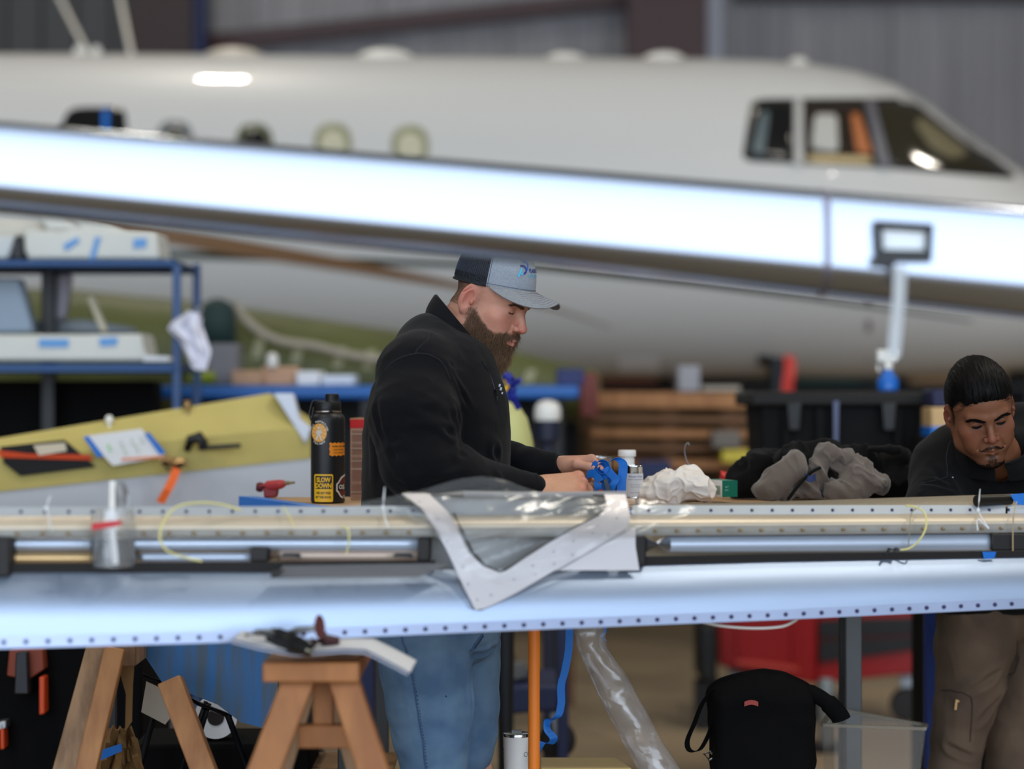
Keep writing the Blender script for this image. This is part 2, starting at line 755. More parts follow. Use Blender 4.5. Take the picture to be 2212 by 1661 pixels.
def column(x, w, depth, mtl, extra=None):
    t = thing('column', None, None, (x, 18.6, 0), kind='structure')
    g = G()
    g.box((x - w / 2, 18.35, 0), (x + w / 2, 18.38, 9))
    g.obj('flange', mtl, t)
    g = G()
    g.box((x - w / 2, 18.78, 0), (x + w / 2, 18.81, 9))
    g.obj('flange', mtl, t)
    g = G()
    g.box((x - 0.015, 18.38, 0), (x + 0.015, 18.78, 9))
    g.obj('web', mtl, t)
    return t


pc = P(1443, 60, 18.4)
column(pc.x, 0.60, 0.4, M_maroon)
pc2 = P(355, 60, 18.4)
M_dkmaroon = mat('dark_maroon_steel', (38, 16, 14), 0.55)
column(pc2.x, 0.52, 0.4, M_dkmaroon)
# blue conduit beside the dark column, pale downpipe beside the maroon one
g = G()
a = P(432, 60, 18.3)
g.cyl((a.x, 18.3, 0), (a.x, 18.3, 8.9), 0.05)
tag(g.obj('conduit', mat('dark_blue_pipe', (20, 30, 72), 0.5)), 'dark blue pipe running up beside the dark left column', 'pipe')
g = G()
a = P(1553, 60, 18.5)
g.box((a.x - 0.055, 18.85, 0), (a.x + 0.055, 18.95, 8.9))
tag(g.obj('downpipe', mat('pale_downpipe', (176, 178, 190), 0.5)), 'pale downpipe on the wall beside the maroon column', 'pipe')
# sloping maroon brace along the wall
g = G()
g.beam(P(430, 95, 18.9), P(1440, -12, 18.9), 0.12, 0.13)
tag(g.obj('brace', M_maroon), 'dark maroon brace sloping up along the back wall', 'beam')
# girt behind the right wall top
g = G()
g.beam(P(1590, -22, 18.9), P(2300, -22, 18.9), 0.12, 0.16)
tag(g.obj('girt', M_dkmaroon), 'dark maroon horizontal girt above the cockpit', 'beam')
# darker roll-up panel at the far left
g = G()
for k in range(5):
    x = P(-60, 0, 18.6).x + k * 0.27
    g.box((x, 18.62, 0), (x + 0.25, 18.7, 8.9))
tag(g.obj('sliding_door', mat('dark_grey_door', (60, 60, 62), 0.6)), 'dark grey ribbed sliding door left of the dark column', 'door')

# light fittings above
for i, (x, y, z) in enumerate(LAMPS):
    if i == 0:
        lt0 = thing('ceiling_lamp', 'white high bay lamp hanging just behind the jet above its cabin', 'lamp', (x, y, z), 'high bay lamps under the roof')
        g = G()
        g.box((x - 0.3, y - 0.28, z - 0.08), (x + 0.3, y + 0.28, z + 0.04))
        g.obj('housing', M_white, lt0)
        g = G()
        g.cyl((x - 0.2, y, z + 0.04), (x - 0.2, y, 9), 0.01, n=6)
        g.obj('hanger', M_dark, lt0)
        g = G()
        g.cyl((x + 0.2, y, z + 0.04), (x + 0.2, y, 9), 0.01, n=6)
        g.obj('hanger', M_dark, lt0)
    else:
        copy_tree(lt0, None, (x, y, z), 'white high bay lamp hanging ' + ['', 'over the nose of the jet', 'high over the blue rack', 'over the men', 'in the front bay on the rack side', 'in the front bay on the tote side', 'by the side wall beyond the nose'][i])

# two thin cables rising from the top of the jet
for (x0, y0, x1, y1), lb in (((126, -10, 188, 112), 'thin white cable slanting up above the jet tail end'),
                            ((258, -10, 284, 118), 'thin white cable rising just left of the dark column')):
    g = G()
    g.tube([P(x0, y0, 16.4), P(x1, y1, 14.0)], 0.016, 8)
    tag(g.obj('cable', M_white), lb, 'cable')

# ================================================================ the white jet
JY, JR = 13.8, 0.93


def PJ(px, py):
    return P(px, py, JY)


# side-view stations read along the hull: (px, top, bottom, half width m)
ST = [(-700, 112, 770, .90), (-300, 115, 790, .93), (0, 118, 805, .93), (400, 120, 812, .93), (800, 125, 815, .93), (1200, 127, 815, .93), (1500, 129, 815, .93),
      (1640, 133, 815, .92), (1750, 141, 816, .91), (1840, 156, 816, .89), (1920, 182, 815, .86), (1990, 222, 814, .83), (2060, 276, 812, .79), (2130, 326, 808, .74),
      (2200, 372, 800, .68), (2290, 410, 790, .6), (2400, 450, 775, .5), (2500, 500, 755, .39), (2580, 560, 730, .27), (2630, 620, 700, .12), (2640, 655, 670, .03)]
sx = np.array([PJ(a, 0).x for a, *_ in ST])
szt = np.array([PJ(0, b).z for _, b, *_ in ST])
szb = np.array([PJ(0, c).z for _, _, c, _ in ST])
shw = np.array([d for *_, d in ST])


def hull(x):
    return np.interp(x, sx, szt), np.interp(x, sx, szb), np.interp(x, sx, shw)


def hull_pt(x, phi, off=0.0):
    zt, zb, hw = hull(x)
    zc, rz = (zt + zb) / 2, (zt - zb) / 2
    return Vector((x, JY - (hw + off) * math.cos(phi), zc + (rz + off) * math.sin(phi)))


def hull_at(px, py, off=0.006):
    """point on the near side of the hull that lies on the view of this pixel"""
    Y = 13.0
    for _ in range(8):
        p = P(px, py, Y)
        zt, zb, hw = hull(p.x)
        zc, rz = (zt + zb) / 2, (zt - zb) / 2
        t = max(-0.999, min(0.999, (p.z - zc) / rz))
        Y = JY - (hw + off) * math.sqrt(1 - t * t)
    p = P(px, py, Y)
    return p


M_jet = mat('jet_white_gloss', (206, 205, 202), 0.42, coat=0.6, spec=0.3)
jet = thing('jet_airplane', 'white business jet with round cabin windows filling the background', 'airplane', (sx[5], JY, szb[5]))
xs = np.interp(np.linspace(0, 1, 120), np.linspace(0, 1, len(sx)), sx)
xs = np.unique(np.concatenate([xs, sx]))
rows = []
for x in xs:
    rows.append([hull_pt(x, 2 * math.pi * k / 64) for k in range(65)])
g = G()
g.sheet(rows)
g.obj('fuselage', M_jet, jet, smooth=True)


def hull_patch(outline, off, rings=5):
    """convex window outline in picture pixels laid on the hull"""
    fine = []
    for i, p in enumerate(outline):
        q = outline[(i + 1) % len(outline)]
        m = max(1, int(math.hypot(q[0] - p[0], q[1] - p[1]) / 14))
        fine += [(p[0] + (q[0] - p[0]) * k / m, p[1] + (q[1] - p[1]) * k / m) for k in range(m)]
    outline = fine
    n = len(outline)
    rings = max(rings, 10) if n > 50 else rings
    cx = sum(p[0] for p in outline) / n
    cy = sum(p[1] for p in outline) / n
    V = [hull_at(cx, cy, off)]
    F = []
    for r in range(1, rings + 1):
        for (x, y) in outline:
            V.append(hull_at(cx + (x - cx) * r / rings, cy + (y - cy) * r / rings, off))
    for k in range(n):
        F.append((0, 1 + k, 1 + (k + 1) % n))
    for r in range(rings - 1):
        for k in range(n):
            a, b = 1 + r * n + k, 1 + r * n + (k + 1) % n
            F.append((a, a + n, b + n, b))
    m = len(V)
    # give it an edge reaching back into the hull
    for (x, y) in outline:
        V.append(hull_at(x, y, -0.03))
    for k in range(n):
        a, b = 1 + (rings - 1) * n + k, 1 + (rings - 1) * n + (k + 1) % n
        F.append((a, m + k, m + (k + 1) % n, b))
    return V, F


def oval(cx, cy, rx, ry, n=28, p=2.4):
    out = []
    for k in range(n):
        t = 2 * math.pi * k / n
        c, s_ = math.cos(t), math.sin(t)
        out.append((cx + rx * math.copysign(abs(c) ** (2 / p), c), cy + ry * math.copysign(abs(s_) ** (2 / p), s_)))
    return out


def rounded(poly, r=0.18, n=6):
    """round the corners of a convex polygon (pixel list)"""
    out = []
    m = len(poly)
    for i in range(m):
        p0, p1, p2 = np.array(poly[i - 1]), np.array(poly[i]), np.array(poly[(i + 1) % m])
        a = p1 + (p0 - p1) * r
        b = p1 + (p2 - p1) * r
        for k in range(n + 1):
            t = k / n
            out.append(tuple((1 - t) ** 2 * a + 2 * t * (1 - t) * p1 + t * t * b))
    return out


M_glassdk = mat('dark_cabin_glass', (14, 16, 18), 0.12, coat=0.3)
M_oliveframe = mat('olive_window_seal', (142, 142, 112), 0.5)
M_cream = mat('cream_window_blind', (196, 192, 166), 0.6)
M_grey = mat('mid_grey', (120, 122, 124), 0.5)
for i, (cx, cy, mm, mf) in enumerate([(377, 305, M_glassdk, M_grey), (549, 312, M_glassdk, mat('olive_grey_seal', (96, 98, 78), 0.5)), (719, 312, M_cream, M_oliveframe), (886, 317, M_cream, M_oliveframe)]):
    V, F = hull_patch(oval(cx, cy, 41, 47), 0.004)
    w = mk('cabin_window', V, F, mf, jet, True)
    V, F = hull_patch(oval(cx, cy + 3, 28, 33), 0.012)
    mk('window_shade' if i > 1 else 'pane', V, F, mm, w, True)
V, F = hull_patch(rounded([(118, 300), (150, 232), (270, 230), (276, 300)], 0.25), 0.006)
w = mk('cabin_window', V, F, M_glassdk, jet, True, label='large dark emergency exit window')
V, F = hull_patch([(222, 236), (234, 236), (234, 298), (222, 298)], 0.014, 2)
mk('tape_strip', V, F, M_blue, w)
# cockpit glazing
V, F = hull_patch(rounded([(1602, 348), (1622, 213), (1980, 210), (2208, 388), (1900, 362)], 0.12), 0.004)
ck = mk('cockpit_frame', V, F, mat('cockpit_black_seal', (40, 38, 34), 0.4), jet, True)
V, F = hull_patch(rounded([(1616, 338), (1634, 222), (1712, 222), (1712, 346)], 0.15), 0.014)
p1 = mk('windshield_pane', V, F, M_glassdk, ck, True)
V, F = hull_patch(rounded([(1738, 350), (1740, 222), (1862, 224), (1892, 354)], 0.15), 0.014)
mk('windshield_pane', V, F, mat('cockpit_glass_brown', (44, 34, 26), 0.15, coat=0.3), ck, True)
V, F = hull_patch(rounded([(1918, 356), (1892, 226), (1978, 220), (2178, 378)], 0.1), 0.014)
mk('windshield_pane', V, F, mat('windshield_amber_glass', (42, 38, 26), 0.12, coat=0.4, var=0.4, vscale=2), ck, True)
V, F = hull_patch([(1716, 214), (1734, 214), (1736, 356), (1716, 352)], 0.03, 2)
mk('window_post', V, F, mat('pale_window_post', (186, 184, 180), 0.35), ck)
V, F = hull_patch([(1868, 214), (1888, 214), (1926, 362), (1900, 360)], 0.03, 2)
mk('window_post', V, F, mat('grey_window_post', (104, 102, 108), 0.35), ck)
V, F = hull_patch(rounded([(1752, 322), (1760, 246), (1808, 246), (1812, 330)], 0.2), 0.02)
mk('window_view', V, F, mat('pale_window_view', (186, 184, 178), 0.5), ck, True)  # flat pale patch painted for the bright view through the glass
V, F = hull_patch(rounded([(1850, 330), (1838, 244), (1856, 244), (1886, 336)], 0.2), 0.022)
mk('seat_strap', V, F, mat('orange_brown_strap', (176, 104, 58), 0.6), ck, True)
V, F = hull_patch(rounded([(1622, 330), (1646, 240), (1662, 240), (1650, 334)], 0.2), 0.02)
mk('reflection_strip', V, F, mat('grey_blue_reflection', (96, 108, 112), 0.4), ck, True)  # reflection on the glass painted as a grey-blue strip
V, F = hull_patch(rounded([(1742, 352), (1742, 334), (1880, 338), (1886, 356)], 0.2), 0.022, 3)
mk('window_sill', V, F, mat('gold_sill', (190, 168, 122), 0.35), ck, True)
V, F = hull_patch(rounded([(1975, 268), (1990, 250), (2100, 330), (2060, 345), (2010, 318)], 0.3), 0.02)
mk('glare_shield', V, F, mat('olive_glare_shield', (112, 104, 78), 0.4), ck, True)
# antennas and domes on the crown
for cx, cy, rx, ry in ((505, 120, 66, 17), (832, 124, 66, 18), (1222, 126, 48, 12), (1434, 128, 50, 16), (1722, 138, 26, 14)):
    c = PJ(cx, cy)
    s_ = JY / FPX
    bm = G()
    rows = []
    for i in range(9):
        ph = math.pi / 2 * i / 8
        rows.append([(c.x + rx * s_ * math.cos(ph) * math.cos(t), c.y + 0.16 * math.cos(ph) * math.sin(t), c.z - 0.02 + (ry * s_ + 0.02) * math.sin(ph)) for t in np.linspace(0, 2 * math.pi, 25)])
    bm.sheet(rows)
    bm.obj('antenna_dome', M_white if cx != 505 else mat('cream_dome', (208, 198, 184), 0.4), jet, True)
for cx in (170, 208):
    c = PJ(cx, 112)
    g = G()
    g.lathe(c - Vector((0, 0, 0.05)), [(0.03, 0), (0.03, 0.05), (0.02, 0.08), (0.004, 0.085)], n=12)
    g.obj('cable_fitting', M_white, jet, True)


def hull_strip(up, lo, off, name, m, n=60):
    ux, uy = zip(*up)
    lx, ly = zip(*lo)
    rows = [[], [], []]
    for t in np.linspace(0, 1, n):
        x = up[0][0] + (up[-1][0] - up[0][0]) * t
        ya, yb = np.interp(x, ux, uy), np.interp(x, lx, ly)
        for k in range(3):
            rows[k].append(hull_at(x, ya + (yb - ya) * k / 2, off))
    g = G()
    g.sheet(rows)
    return g.obj(name, m, jet, True)


hull_strip([(-200, 530), (340, 541), (1166, 571), (1500, 606), (1760, 640), (2100, 690)], [(-200, 545), (340, 556), (1166, 583), (1500, 617), (1760, 649), (2100, 694)], 0.006, 'stripe', mat('dark_green_stripe', (18, 40, 26), 0.35))
hull_strip([(180, 462), (460, 505), (760, 560), (1000, 612), (1200, 664), (1320, 706)], [(180, 492), (460, 545), (760, 588), (1000, 626), (1200, 670), (1320, 708)], 0.009, 'stripe', mat('bronze_stripe', (128, 96, 68), 0.4))
# pale red line down the side and small hatch
hull_strip([(1870, 640), (1882, 640)], [(1870, 780), (1882, 780)], 0.008, 'placard_line', mat('greyish_line', (120, 108, 108), 0.5), 6)
V, F = hull_patch(rounded([(1336, 772), (1336, 806), (1426, 808), (1426, 774)], 0.15), 0.02)
mk('light_panel', V, F, mat('bright_white_panel', (236, 236, 238), 0.4), jet)
V, F = hull_patch(rounded([(1636, 768), (1636, 788), (1664, 790), (1664, 768)], 0.15), 0.03)
mk('drain_port', V, F, M_black, jet)
# landing gear legs below the hull (standing on the floor out of view)
for px, yy in ((1700, 12.9), (1450, 14.6)):
    c = P(px, 800, yy)
    g = G()
    g.cyl((c.x, yy + 0.5, 0.3), (c.x, yy + 0.5, 1.8), 0.05)
    g.cyl((c.x - 0.09, yy + 0.5, 0.3), (c.x + 0.09, yy + 0.5, 0.3), 0.3, n=28)
    g.obj('landing_gear', M_dark, jet, True)
g = G()
g.cyl(P(2520, 800, 13.8) * 1.0 + Vector((0, 0, -1.2)), P(2420, 740, 13.8), 0.04)
c = P(2520, 800, 13.8)
g.cyl((c.x - .05, 13.8, 0.22), (c.x + .05, 13.8, 0.22), 0.22, n=28)
g.obj('landing_gear', M_dark, jet, True)
# red remove-before-flight flag under the belly
g = G()
rows = []
for i in range(9):
    t = i / 8
    p = P(1704 + 3 * math.sin(t * 6), 768 + 92 * t, 12.9)
    rows.append([p - Vector((.027, 0, 0)), p + Vector((.027, 0.01 * math.sin(t * 9), 0))])
g.sheet(rows, 0.004)
tag(g.obj('warning_flag', mat('red_streamer', (206, 58, 48), 0.6)), 'red warning streamer hanging under the jet belly', 'flag')

# ================================================================ polished leading edge crossing in front
M_chrome = mat('polished_aluminium', (158, 165, 178), 0.2, metal=1.0)
M_chrome2 = mat('brushed_aluminium', (222, 226, 234), 0.2, metal=1.0)
wing = thing('wing', 'polished metal wing leading edge crossing close in front of the jet', 'wing', (0, 3.95, 1.65))


def wing_rows(pxa, pxb, n, grow=0.0):
    rows = []
    for px in np.linspace(pxa, pxb, n):
        Y = 3.95
        zn = P(px, np.interp(px, [-300, 0, 1100, 2212, 2500], [372, 398, 506, 612, 640]), Y).z
        x = P(px, 0, Y).x
        hu = (np.interp(px, [0, 1100, 2212], [142, 158, 172])) / FPX * Y + grow
        hl = (np.interp(px, [0, 1100, 2212], [57, 54, 70])) / FPX * Y + grow
        row = []
        for k in range(17):          # under side, turning down and back from the nose
            a = math.pi / 2 * (1 - k / 16)
            row.append((x, Y + 0.11 * (1 - math.cos(a)) ** 1.0 - grow, zn - hl * math.sin(a)))
        for k in range(1, 21):       # tall gently leaning face
            t = k / 20
            row.append((x, Y + 0.10 * hu * t * t - grow, zn + hu * 0.9 * t))
        for k in range(1, 9):        # rounding over at the top
            a = 0.21 + (math.pi / 2 - 0.21) * k / 8
            row.append((x, Y + 0.10 * hu + 0.05 * (0.978 - math.cos(a)) - grow, zn + hu * (0.9 + 0.1 * (math.sin(a) - 0.208) / 0.792)))
        # close along the back
        row.append((x, Y + 0.62, zn + hu * 0.8))
        row.append((x, Y + 0.62, zn + hl * 0.9))
        row.append(row[0])
        rows.append(row)
    return rows


def wing_piece(pxa, pxb, name, m, n=30, grow=0.0):
    g = G()
    rows = wing_rows(pxa, pxb, n, grow)
    g.sheet(rows)
    k = len(rows[0])
    g.F.append(tuple(range(k - 1)))
    g.F.append(tuple(range(len(rows) * k - 2, (len(rows) - 1) * k - 1, -1)))
    g.M += [0, 0]
    return g.obj(name, m, wing, smooth=True, auto=50)


wing_piece(-420, 1785, 'leading_edge', M_chrome, 40)
wing_piece(1791, 2700, 'leading_edge', M_chrome, 20)
wing_piece(1780, 1796, 'joint_strip', mat('dull_joint', (120, 116, 128), 0.45, metal=0.7), 3, 0.0015)
# landing light window let into the edge
Yw = 3.94
fr = G()
c0 = [P(1888, 476, Yw), P(2016, 484, Yw), P(2012, 566, Yw), P(1890, 566, Yw)]


def frame_ring(outer, inner, back, name, m, parent):
    g = G()
    n = len(outer)
    V = [*outer, *inner, *[p + Vector((0, back, 0)) for p in outer], *[p + Vector((0, back, 0)) for p in inner]]
    F = []
    for k in range(n):
        j = (k + 1) % n
        F += [(k, j, n + j, n + k), (2 * n + k, 3 * n + k, 3 * n + j, 2 * n + j), (k, 2 * n + k, 2 * n + j, j), (n + k, n + j, 3 * n + j, 3 * n + k)]
    g._add(V, F)
    return g.obj(name, m, parent)


ll = [P(1906, 494, Yw - 0.004), P(2002, 500, Yw - .004), P(2000, 540, Yw - .004), P(1908, 538, Yw - .004)]
lw = frame_ring([p - Vector((0, 0.006, 0)) for p in c0], ll, 0.03, 'landing_light', M_black, wing)
g = G()
g.prism([p + Vector((0, 0.012, 0)) for p in ll], (0, 0.006, 0))
g.obj('lens', mat('landing_light_lens', (220, 226, 230), 0.12, coat=1.0), lw)
g = G()
g.prism([P(1884, 556, Yw - .012), P(1936, 560, Yw - .012), P(1932, 580, Yw - .012), P(1886, 576, Yw - .012)], (0, 0.02, 0))
g.obj('latch', M_black, lw)
# wispy shapes: strap hanging from the wing with a spray head
g = G()
pts = [P(1944, 575, 3.90), P(1942, 640, 3.92), P(1936, 700, 3.94), P(1930, 770, 3.96)]
g.ribbon(pts, 0.020, (1, 0, 0), 0.002)
tag(g.obj('hanging_strap', thin_film('milky_strap', (225, 232, 238), 0.75, 0.3)), 'milky plastic strap hanging down from the landing light', 'strap')
sp = thing('spray_bottle', 'white trigger spray bottle with blue body standing behind the bearded man', 'bottle', tuple(P(1918, 844.8, 8.45)))
s9 = 8.45 / FPX
c = P(1918, 844.8, 8.45)
g = G()
g.lathe(c, [(20 * s9, 0), (23 * s9, 4 * s9), (23 * s9, 24 * s9), (12 * s9, 40 * s9), (9 * s9, 46 * s9)], n=20)
g.obj('bottle_body', mat('blue_spray_bottle', (20, 100, 190), 0.3), sp, True)
g = G()
g.lathe(c + Vector((0, 0, 46 * s9)), [(11 * s9, 0), (11 * s9, 14 * s9), (7 * s9, 18 * s9)], n=16)
g.cbox(c + Vector((-2 * s9, 0, 76 * s9)), (44 * s9, 16 * s9, 26 * s9))
g.obj('spray_head', M_white, sp, bevel=0.006)
g = G()
g.tube([c + Vector((-14 * s9, 0, 66 * s9)), c + Vector((-22 * s9, 0, 56 * s9)), c + Vector((-20 * s9, 0, 42 * s9))], 3.5 * s9)
g.obj('trigger', M_white, sp, True)

# ================================================================ the metal flap section on the stands in front
def FY(px):
    return 1.0 / (1 / 4.62 + (1 / 5.38 - 1 / 4.62) * px / 2212.0)


def PF(px, py, dy=0.0):
    return P(px, py, FY(px) + dy)


KX = [-300, 0, 550, 1106, 1660, 2212, 2500]


def line(*ys):
    return lambda px: float(np.interp(px, KX, ys))


L_bot = line(1412, 1401, 1386, 1362, 1340, 1314, 1302)
L_lip = line(1384, 1374, 1362, 1340, 1318, 1292, 1280)
L_seamb = line(1240, 1237, 1236, 1229, 1213, 1203, 1198)
L_seamt = line(1220, 1217, 1215, 1210, 1197, 1190, 1186)
L_tubb = line(1189, 1189, 1188, 1190, 1189, 1180, 1176)
L_tubt = line(1162, 1162, 1160, 1159, 1155, 1150, 1148)
L_rivt = line(1143, 1143, 1142, 1139, 1135, 1131, 1130)
L_flab = line(1115, 1114, 1113, 1112, 1111, 1109, 1108)
L_flat = line(1095, 1095, 1094, 1092, 1091, 1091, 1091)

M_skin = mat('brushed_wing_skin', (172, 188, 212), 0.42, metal=0.85, var=0.10, vscale=3, stretch=(0.6, 1, 6), bump=0.03, bscale=7)
M_lip = mat('folded_skin_edge', (176, 188, 216), 0.36, metal=0.9, var=0.08, vscale=6)
M_creamm = mat('warm_bare_metal', (206, 192, 170), 0.4, metal=0.35, var=0.12, vscale=5, stretch=(0.4, 1, 5))
M_greyband = mat('grey_spar_strip', (150, 148, 142), 0.5, metal=0.2, var=0.2, vscale=14)
M_flange = mat('pale_primed_flange', (176, 184, 192), 0.5, metal=0.15, var=0.06, vscale=6)
M_gusset = mat('pale_gusset_metal', (196, 192, 194), 0.42, metal=0.5, var=0.05, vscale=6)
M_rubber = mat('black_rubber_seal', (34, 32, 32), 0.6)

flap = thing('wing_flap', 'long bare metal wing flap lying across stands in front of the men', 'wing flap', tuple(PF(1106, 1390, 0.1)))


def strip(name, top, bot, m, dt=0.0, db=0.0, x0=-320, x1=2480, n=50, thick=0.004, rows=6, bulge=0.0, parent=None, label=None, tlab=None):
    g = G()
    R = []
    for px in np.linspace(x0, x1, n):
        r = []
        for k in range(rows + 1):
            t = k / rows
            r.append(PF(px, top(px) + (bot(px) - top(px)) * t, dt + (db - dt) * t - bulge * math.sin(math.pi * t)))
        R.append(r)
    g.sheet(R, thick)
    o = g.obj(name, m, parent or flap, smooth=True, label=label, auto=40)
    return o


strip('lower_skin', L_seamb, L_lip, M_skin, 0.050, 0.0, rows=12, bulge=0.012)
strip('skin_lip', L_lip, L_bot, M_lip, 0.0, -0.007, rows=6, bulge=0.0)
# dark seal channel above the skin, one on each side of the gusset
strip('seal_channel', L_seamt, L_seamb, M_rubber, 0.04, 0.046, x0=-320, x1=940, label='dark rubber channel along the bay, on the side of the bottle')
strip('seal_channel', L_seamt, L_seamb, M_rubber, 0.04, 0.046, x0=1385, x1=2480, label='dark rubber channel along the bay, on the side of the dark-haired man')
# back web behind the bay and the bright torque tube inside it
strip('spar_web', L_tubt, L_seamt, M_creamm, 0.17, 0.15, rows=3)


def ftube(x0, x1, name, m, yt, yb, dy, parent=None):
    g = G()
    pts, rs = [], []
    for px in np.linspace(x0, x1, 16):
        a, b = PF(px, yt(px), dy), PF(px, yb(px), dy)
        pts.append((a + b) / 2)
        rs.append((a - b).length / 2)
    g.tube(pts, rs, 20)
    return g.obj(name, m, parent or flap, smooth=True, auto=50)


M_tube = mat('bright_torque_tube', (196, 208, 226), 0.3, metal=0.4, var=0.05, vscale=4)
ftube(-300, 905, 'torque_tube', M_tube, L_tubt, L_tubb, 0.09)
ftube(1392, 2142, 'torque_tube', M_tube, L_tubt, line(1194, 1194, 1194, 1196, 1194, 1192, 1190), 0.09)
ftube(20, 200, 'actuator_rod', mat('warm_brass_rod', (226, 190, 136), 0.3, metal=0.5), line(*[1196] * 7), line(*[1216] * 7), 0.08)
ftube(290, 540, 'actuator_rod', M_tube, line(*[1194] * 7), line(*[1214] * 7), 0.085)
ftube(582, 905, 'actuator_rod', mat('pinkish_rod', (204, 182, 166), 0.4, metal=0.4), line(*[1188] * 7), line(*[1212] * 7), 0.085)
# black brackets and end plates in the bay
for (a, b, c, d, dy) in ((-40, 22, 1160, 1246, 0.03), (196, 288, 1166, 1216, 0.06), (540, 580, 1182, 1214, 0.05), (902, 930, 1162, 1212, 0.04), (1364, 1396, 1158, 1222, 0.03), (2142, 2260, 1152, 1190, 0.05)):
    g = G()
    p = [PF(a, c, dy), PF(b, c + 1, dy), PF(b, d, dy), PF(a, d, dy)]
    g.prism(p, (0, 0.07, 0))
    g.obj('bracket', mat('black_bracket', (38, 36, 36), 0.5, metal=0.3), flap, bevel=0.004)
for px in (628, 870):
    g = G()
    g.prism([PF(px - 22, 1204, .045), PF(px - 16, 1196, .045), PF(px + 18, 1196, .045), PF(px + 22, 1206, .045), PF(px + 10, 1202, .045), PF(px - 10, 1202, .045)], (0, 0.02, 0))
    g.obj('clip', M_dark, flap)
strip('rivet_strip', L_rivt, L_tubt, M_greyband, 0.062, 0.06, rows=3, bulge=0.003)
strip('upper_skin', L_flab, L_rivt, M_creamm, 0.10, 0.062, rows=6, bulge=0.012)
strip('top_flange', L_flat, L_flab, M_flange, 0.13, 0.098, rows=2, x0=-320, x1=935)
strip('top_flange', L_flat, L_flab, M_flange, 0.13, 0.098, rows=2, x0=1366, x1=2172)
strip('top_flange', L_flat, L_flab, M_flange, 0.13, 0.098, rows=2, x0=2177, x1=2480)
# raised golden-grey skin behind, rising to the right, with the black tube end
strip('rear_skin', line(1100, 1100, 1098, 1094, 1084, 1066, 1060), line(1104, 1104, 1102, 1100, 1098, 1096, 1092), mat('golden_grey_metal', (140, 130, 112), 0.55, metal=0.4, bump=0.2, bscale=90), 0.2, 0.15, x0=1380, x1=2480, bulge=0.008)
g = G()
a, b = PF(2112, 1082, 0.12), PF(2182, 1079, 0.14)
g.cyl(a, b, 0.0125, 0.012, 20)
g.cyl(a + (a - b) * 0.03, a + (b - a) * .06, 0.0135, 0.0135, 20)
g.obj('tube_end', mat('black_tube_end', (34, 30, 26), 0.3, metal=0.3), flap, smooth=True)
g = G()
pts = [PF(2182, 1068, 0.118), PF(2230, 1064, 0.118), PF(2230, 1092, 0.118), PF(2196, 1090, 0.118)]
g.prism(pts, (0, 0.002, 0))
g.obj('tape_strip', M_blue, flap)
g = G()
g.prism([PF(2122, 1192, 0.036), PF(2152, 1192, 0.036), PF(2148, 1206, 0.038), PF(2126, 1208, 0.038)], (0, 0.002, 0))
g.obj('tape_strip', M_blue, flap)


def dots(name, xs, yf, dyf, r, m):
    g = G()
    for px in xs:
        c = PF(px, yf(px), dyf(px) if callable(dyf) else dyf)
        g.lathe(c, [(r * 1.15, -0.001), (r, 0.001), (r * 0.6, 0.0022), (r * .1, 0.0026)], (0, -1, 0), 8)
    o = g.obj(name, m, flap, smooth=True)
    o['kind'] = 'stuff'
    return o


M_rivet = mat('dark_rivet', (50, 46, 90), 0.5, metal=0.2)
xs = []
x = -280.0
while x < 2470:
    xs.append(x)
    x += 48 - 12 * (x / 2212.0) if x > 0 else 48
dots('rivet', xs, lambda p: L_lip(p) * .5 + L_bot(p) * .5, -0.0065, 0.0042, M_rivet)
xs = [x for x in np.arange(-280, 2470, 1) if 0]
x = 45.0
while x < 2470:
    if x < 925 or x > 1375:
        xs.append(x)
    x += 52 - 11 * (x / 2212.0)
dots('rivet', xs, lambda p: L_flat(p) * .45 + L_flab(p) * .55, 0.108, 0.0032, M_rivet)
x = -20.0
xs = []
while x < 2470:
    if x < 910 or x > 1375:
        xs.append(x)
    x += 56 - 15 * (x / 2212.0)
dots('rivet', xs, lambda p: L_rivt(p) * .5 + L_tubt(p) * .5, 0.052, 0.0036, mat('brassy_rivet', (150, 128, 90), 0.4, metal=0.6))

# dark ramp-shaped plate standing out from the seam
g = G()
pp = [(586, 1248, 0.0), (612, 1222, 0.02), (975, 1217, 0.02), (905, 1246, 0.0)]
g.prism([PF(a, b, c - 0.012) for a, b, c in pp], (0, 0.006, 0))
g.obj('ramp_plate', mat('dark_grey_ramp', (92, 96, 104), 0.45, metal=0.5), flap)
g = G()
g.prism([PF(584, 1250, -.014), PF(588, 1232, -.014), PF(616, 1230, -0.014), PF(606, 1240, -0.014)], (0, 0.006, 0))
g.obj('ramp_end', M_rubber, flap)

# V-shaped gusset framing the triangular opening
outer_l = [(868, 1068), (912, 1100), (945, 1150), (972, 1205), (998, 1262), (1026, 1318)]
inner_l = [(925, 1068), (968, 1108), (990, 1150), (1012, 1194), (1040, 1222), (1080, 1238)]
outer_r = [(1026, 1318), (1050, 1314), (1120, 1278), (1200, 1230), (1290, 1180), (1352, 1142), (1362, 1120), (1350, 1068)]
inner_r = [(1080, 1238), (1092, 1234), (1130, 1208), (1180, 1176), (1240, 1142), (1300, 1112), (1310, 1090), (1302, 1068)]


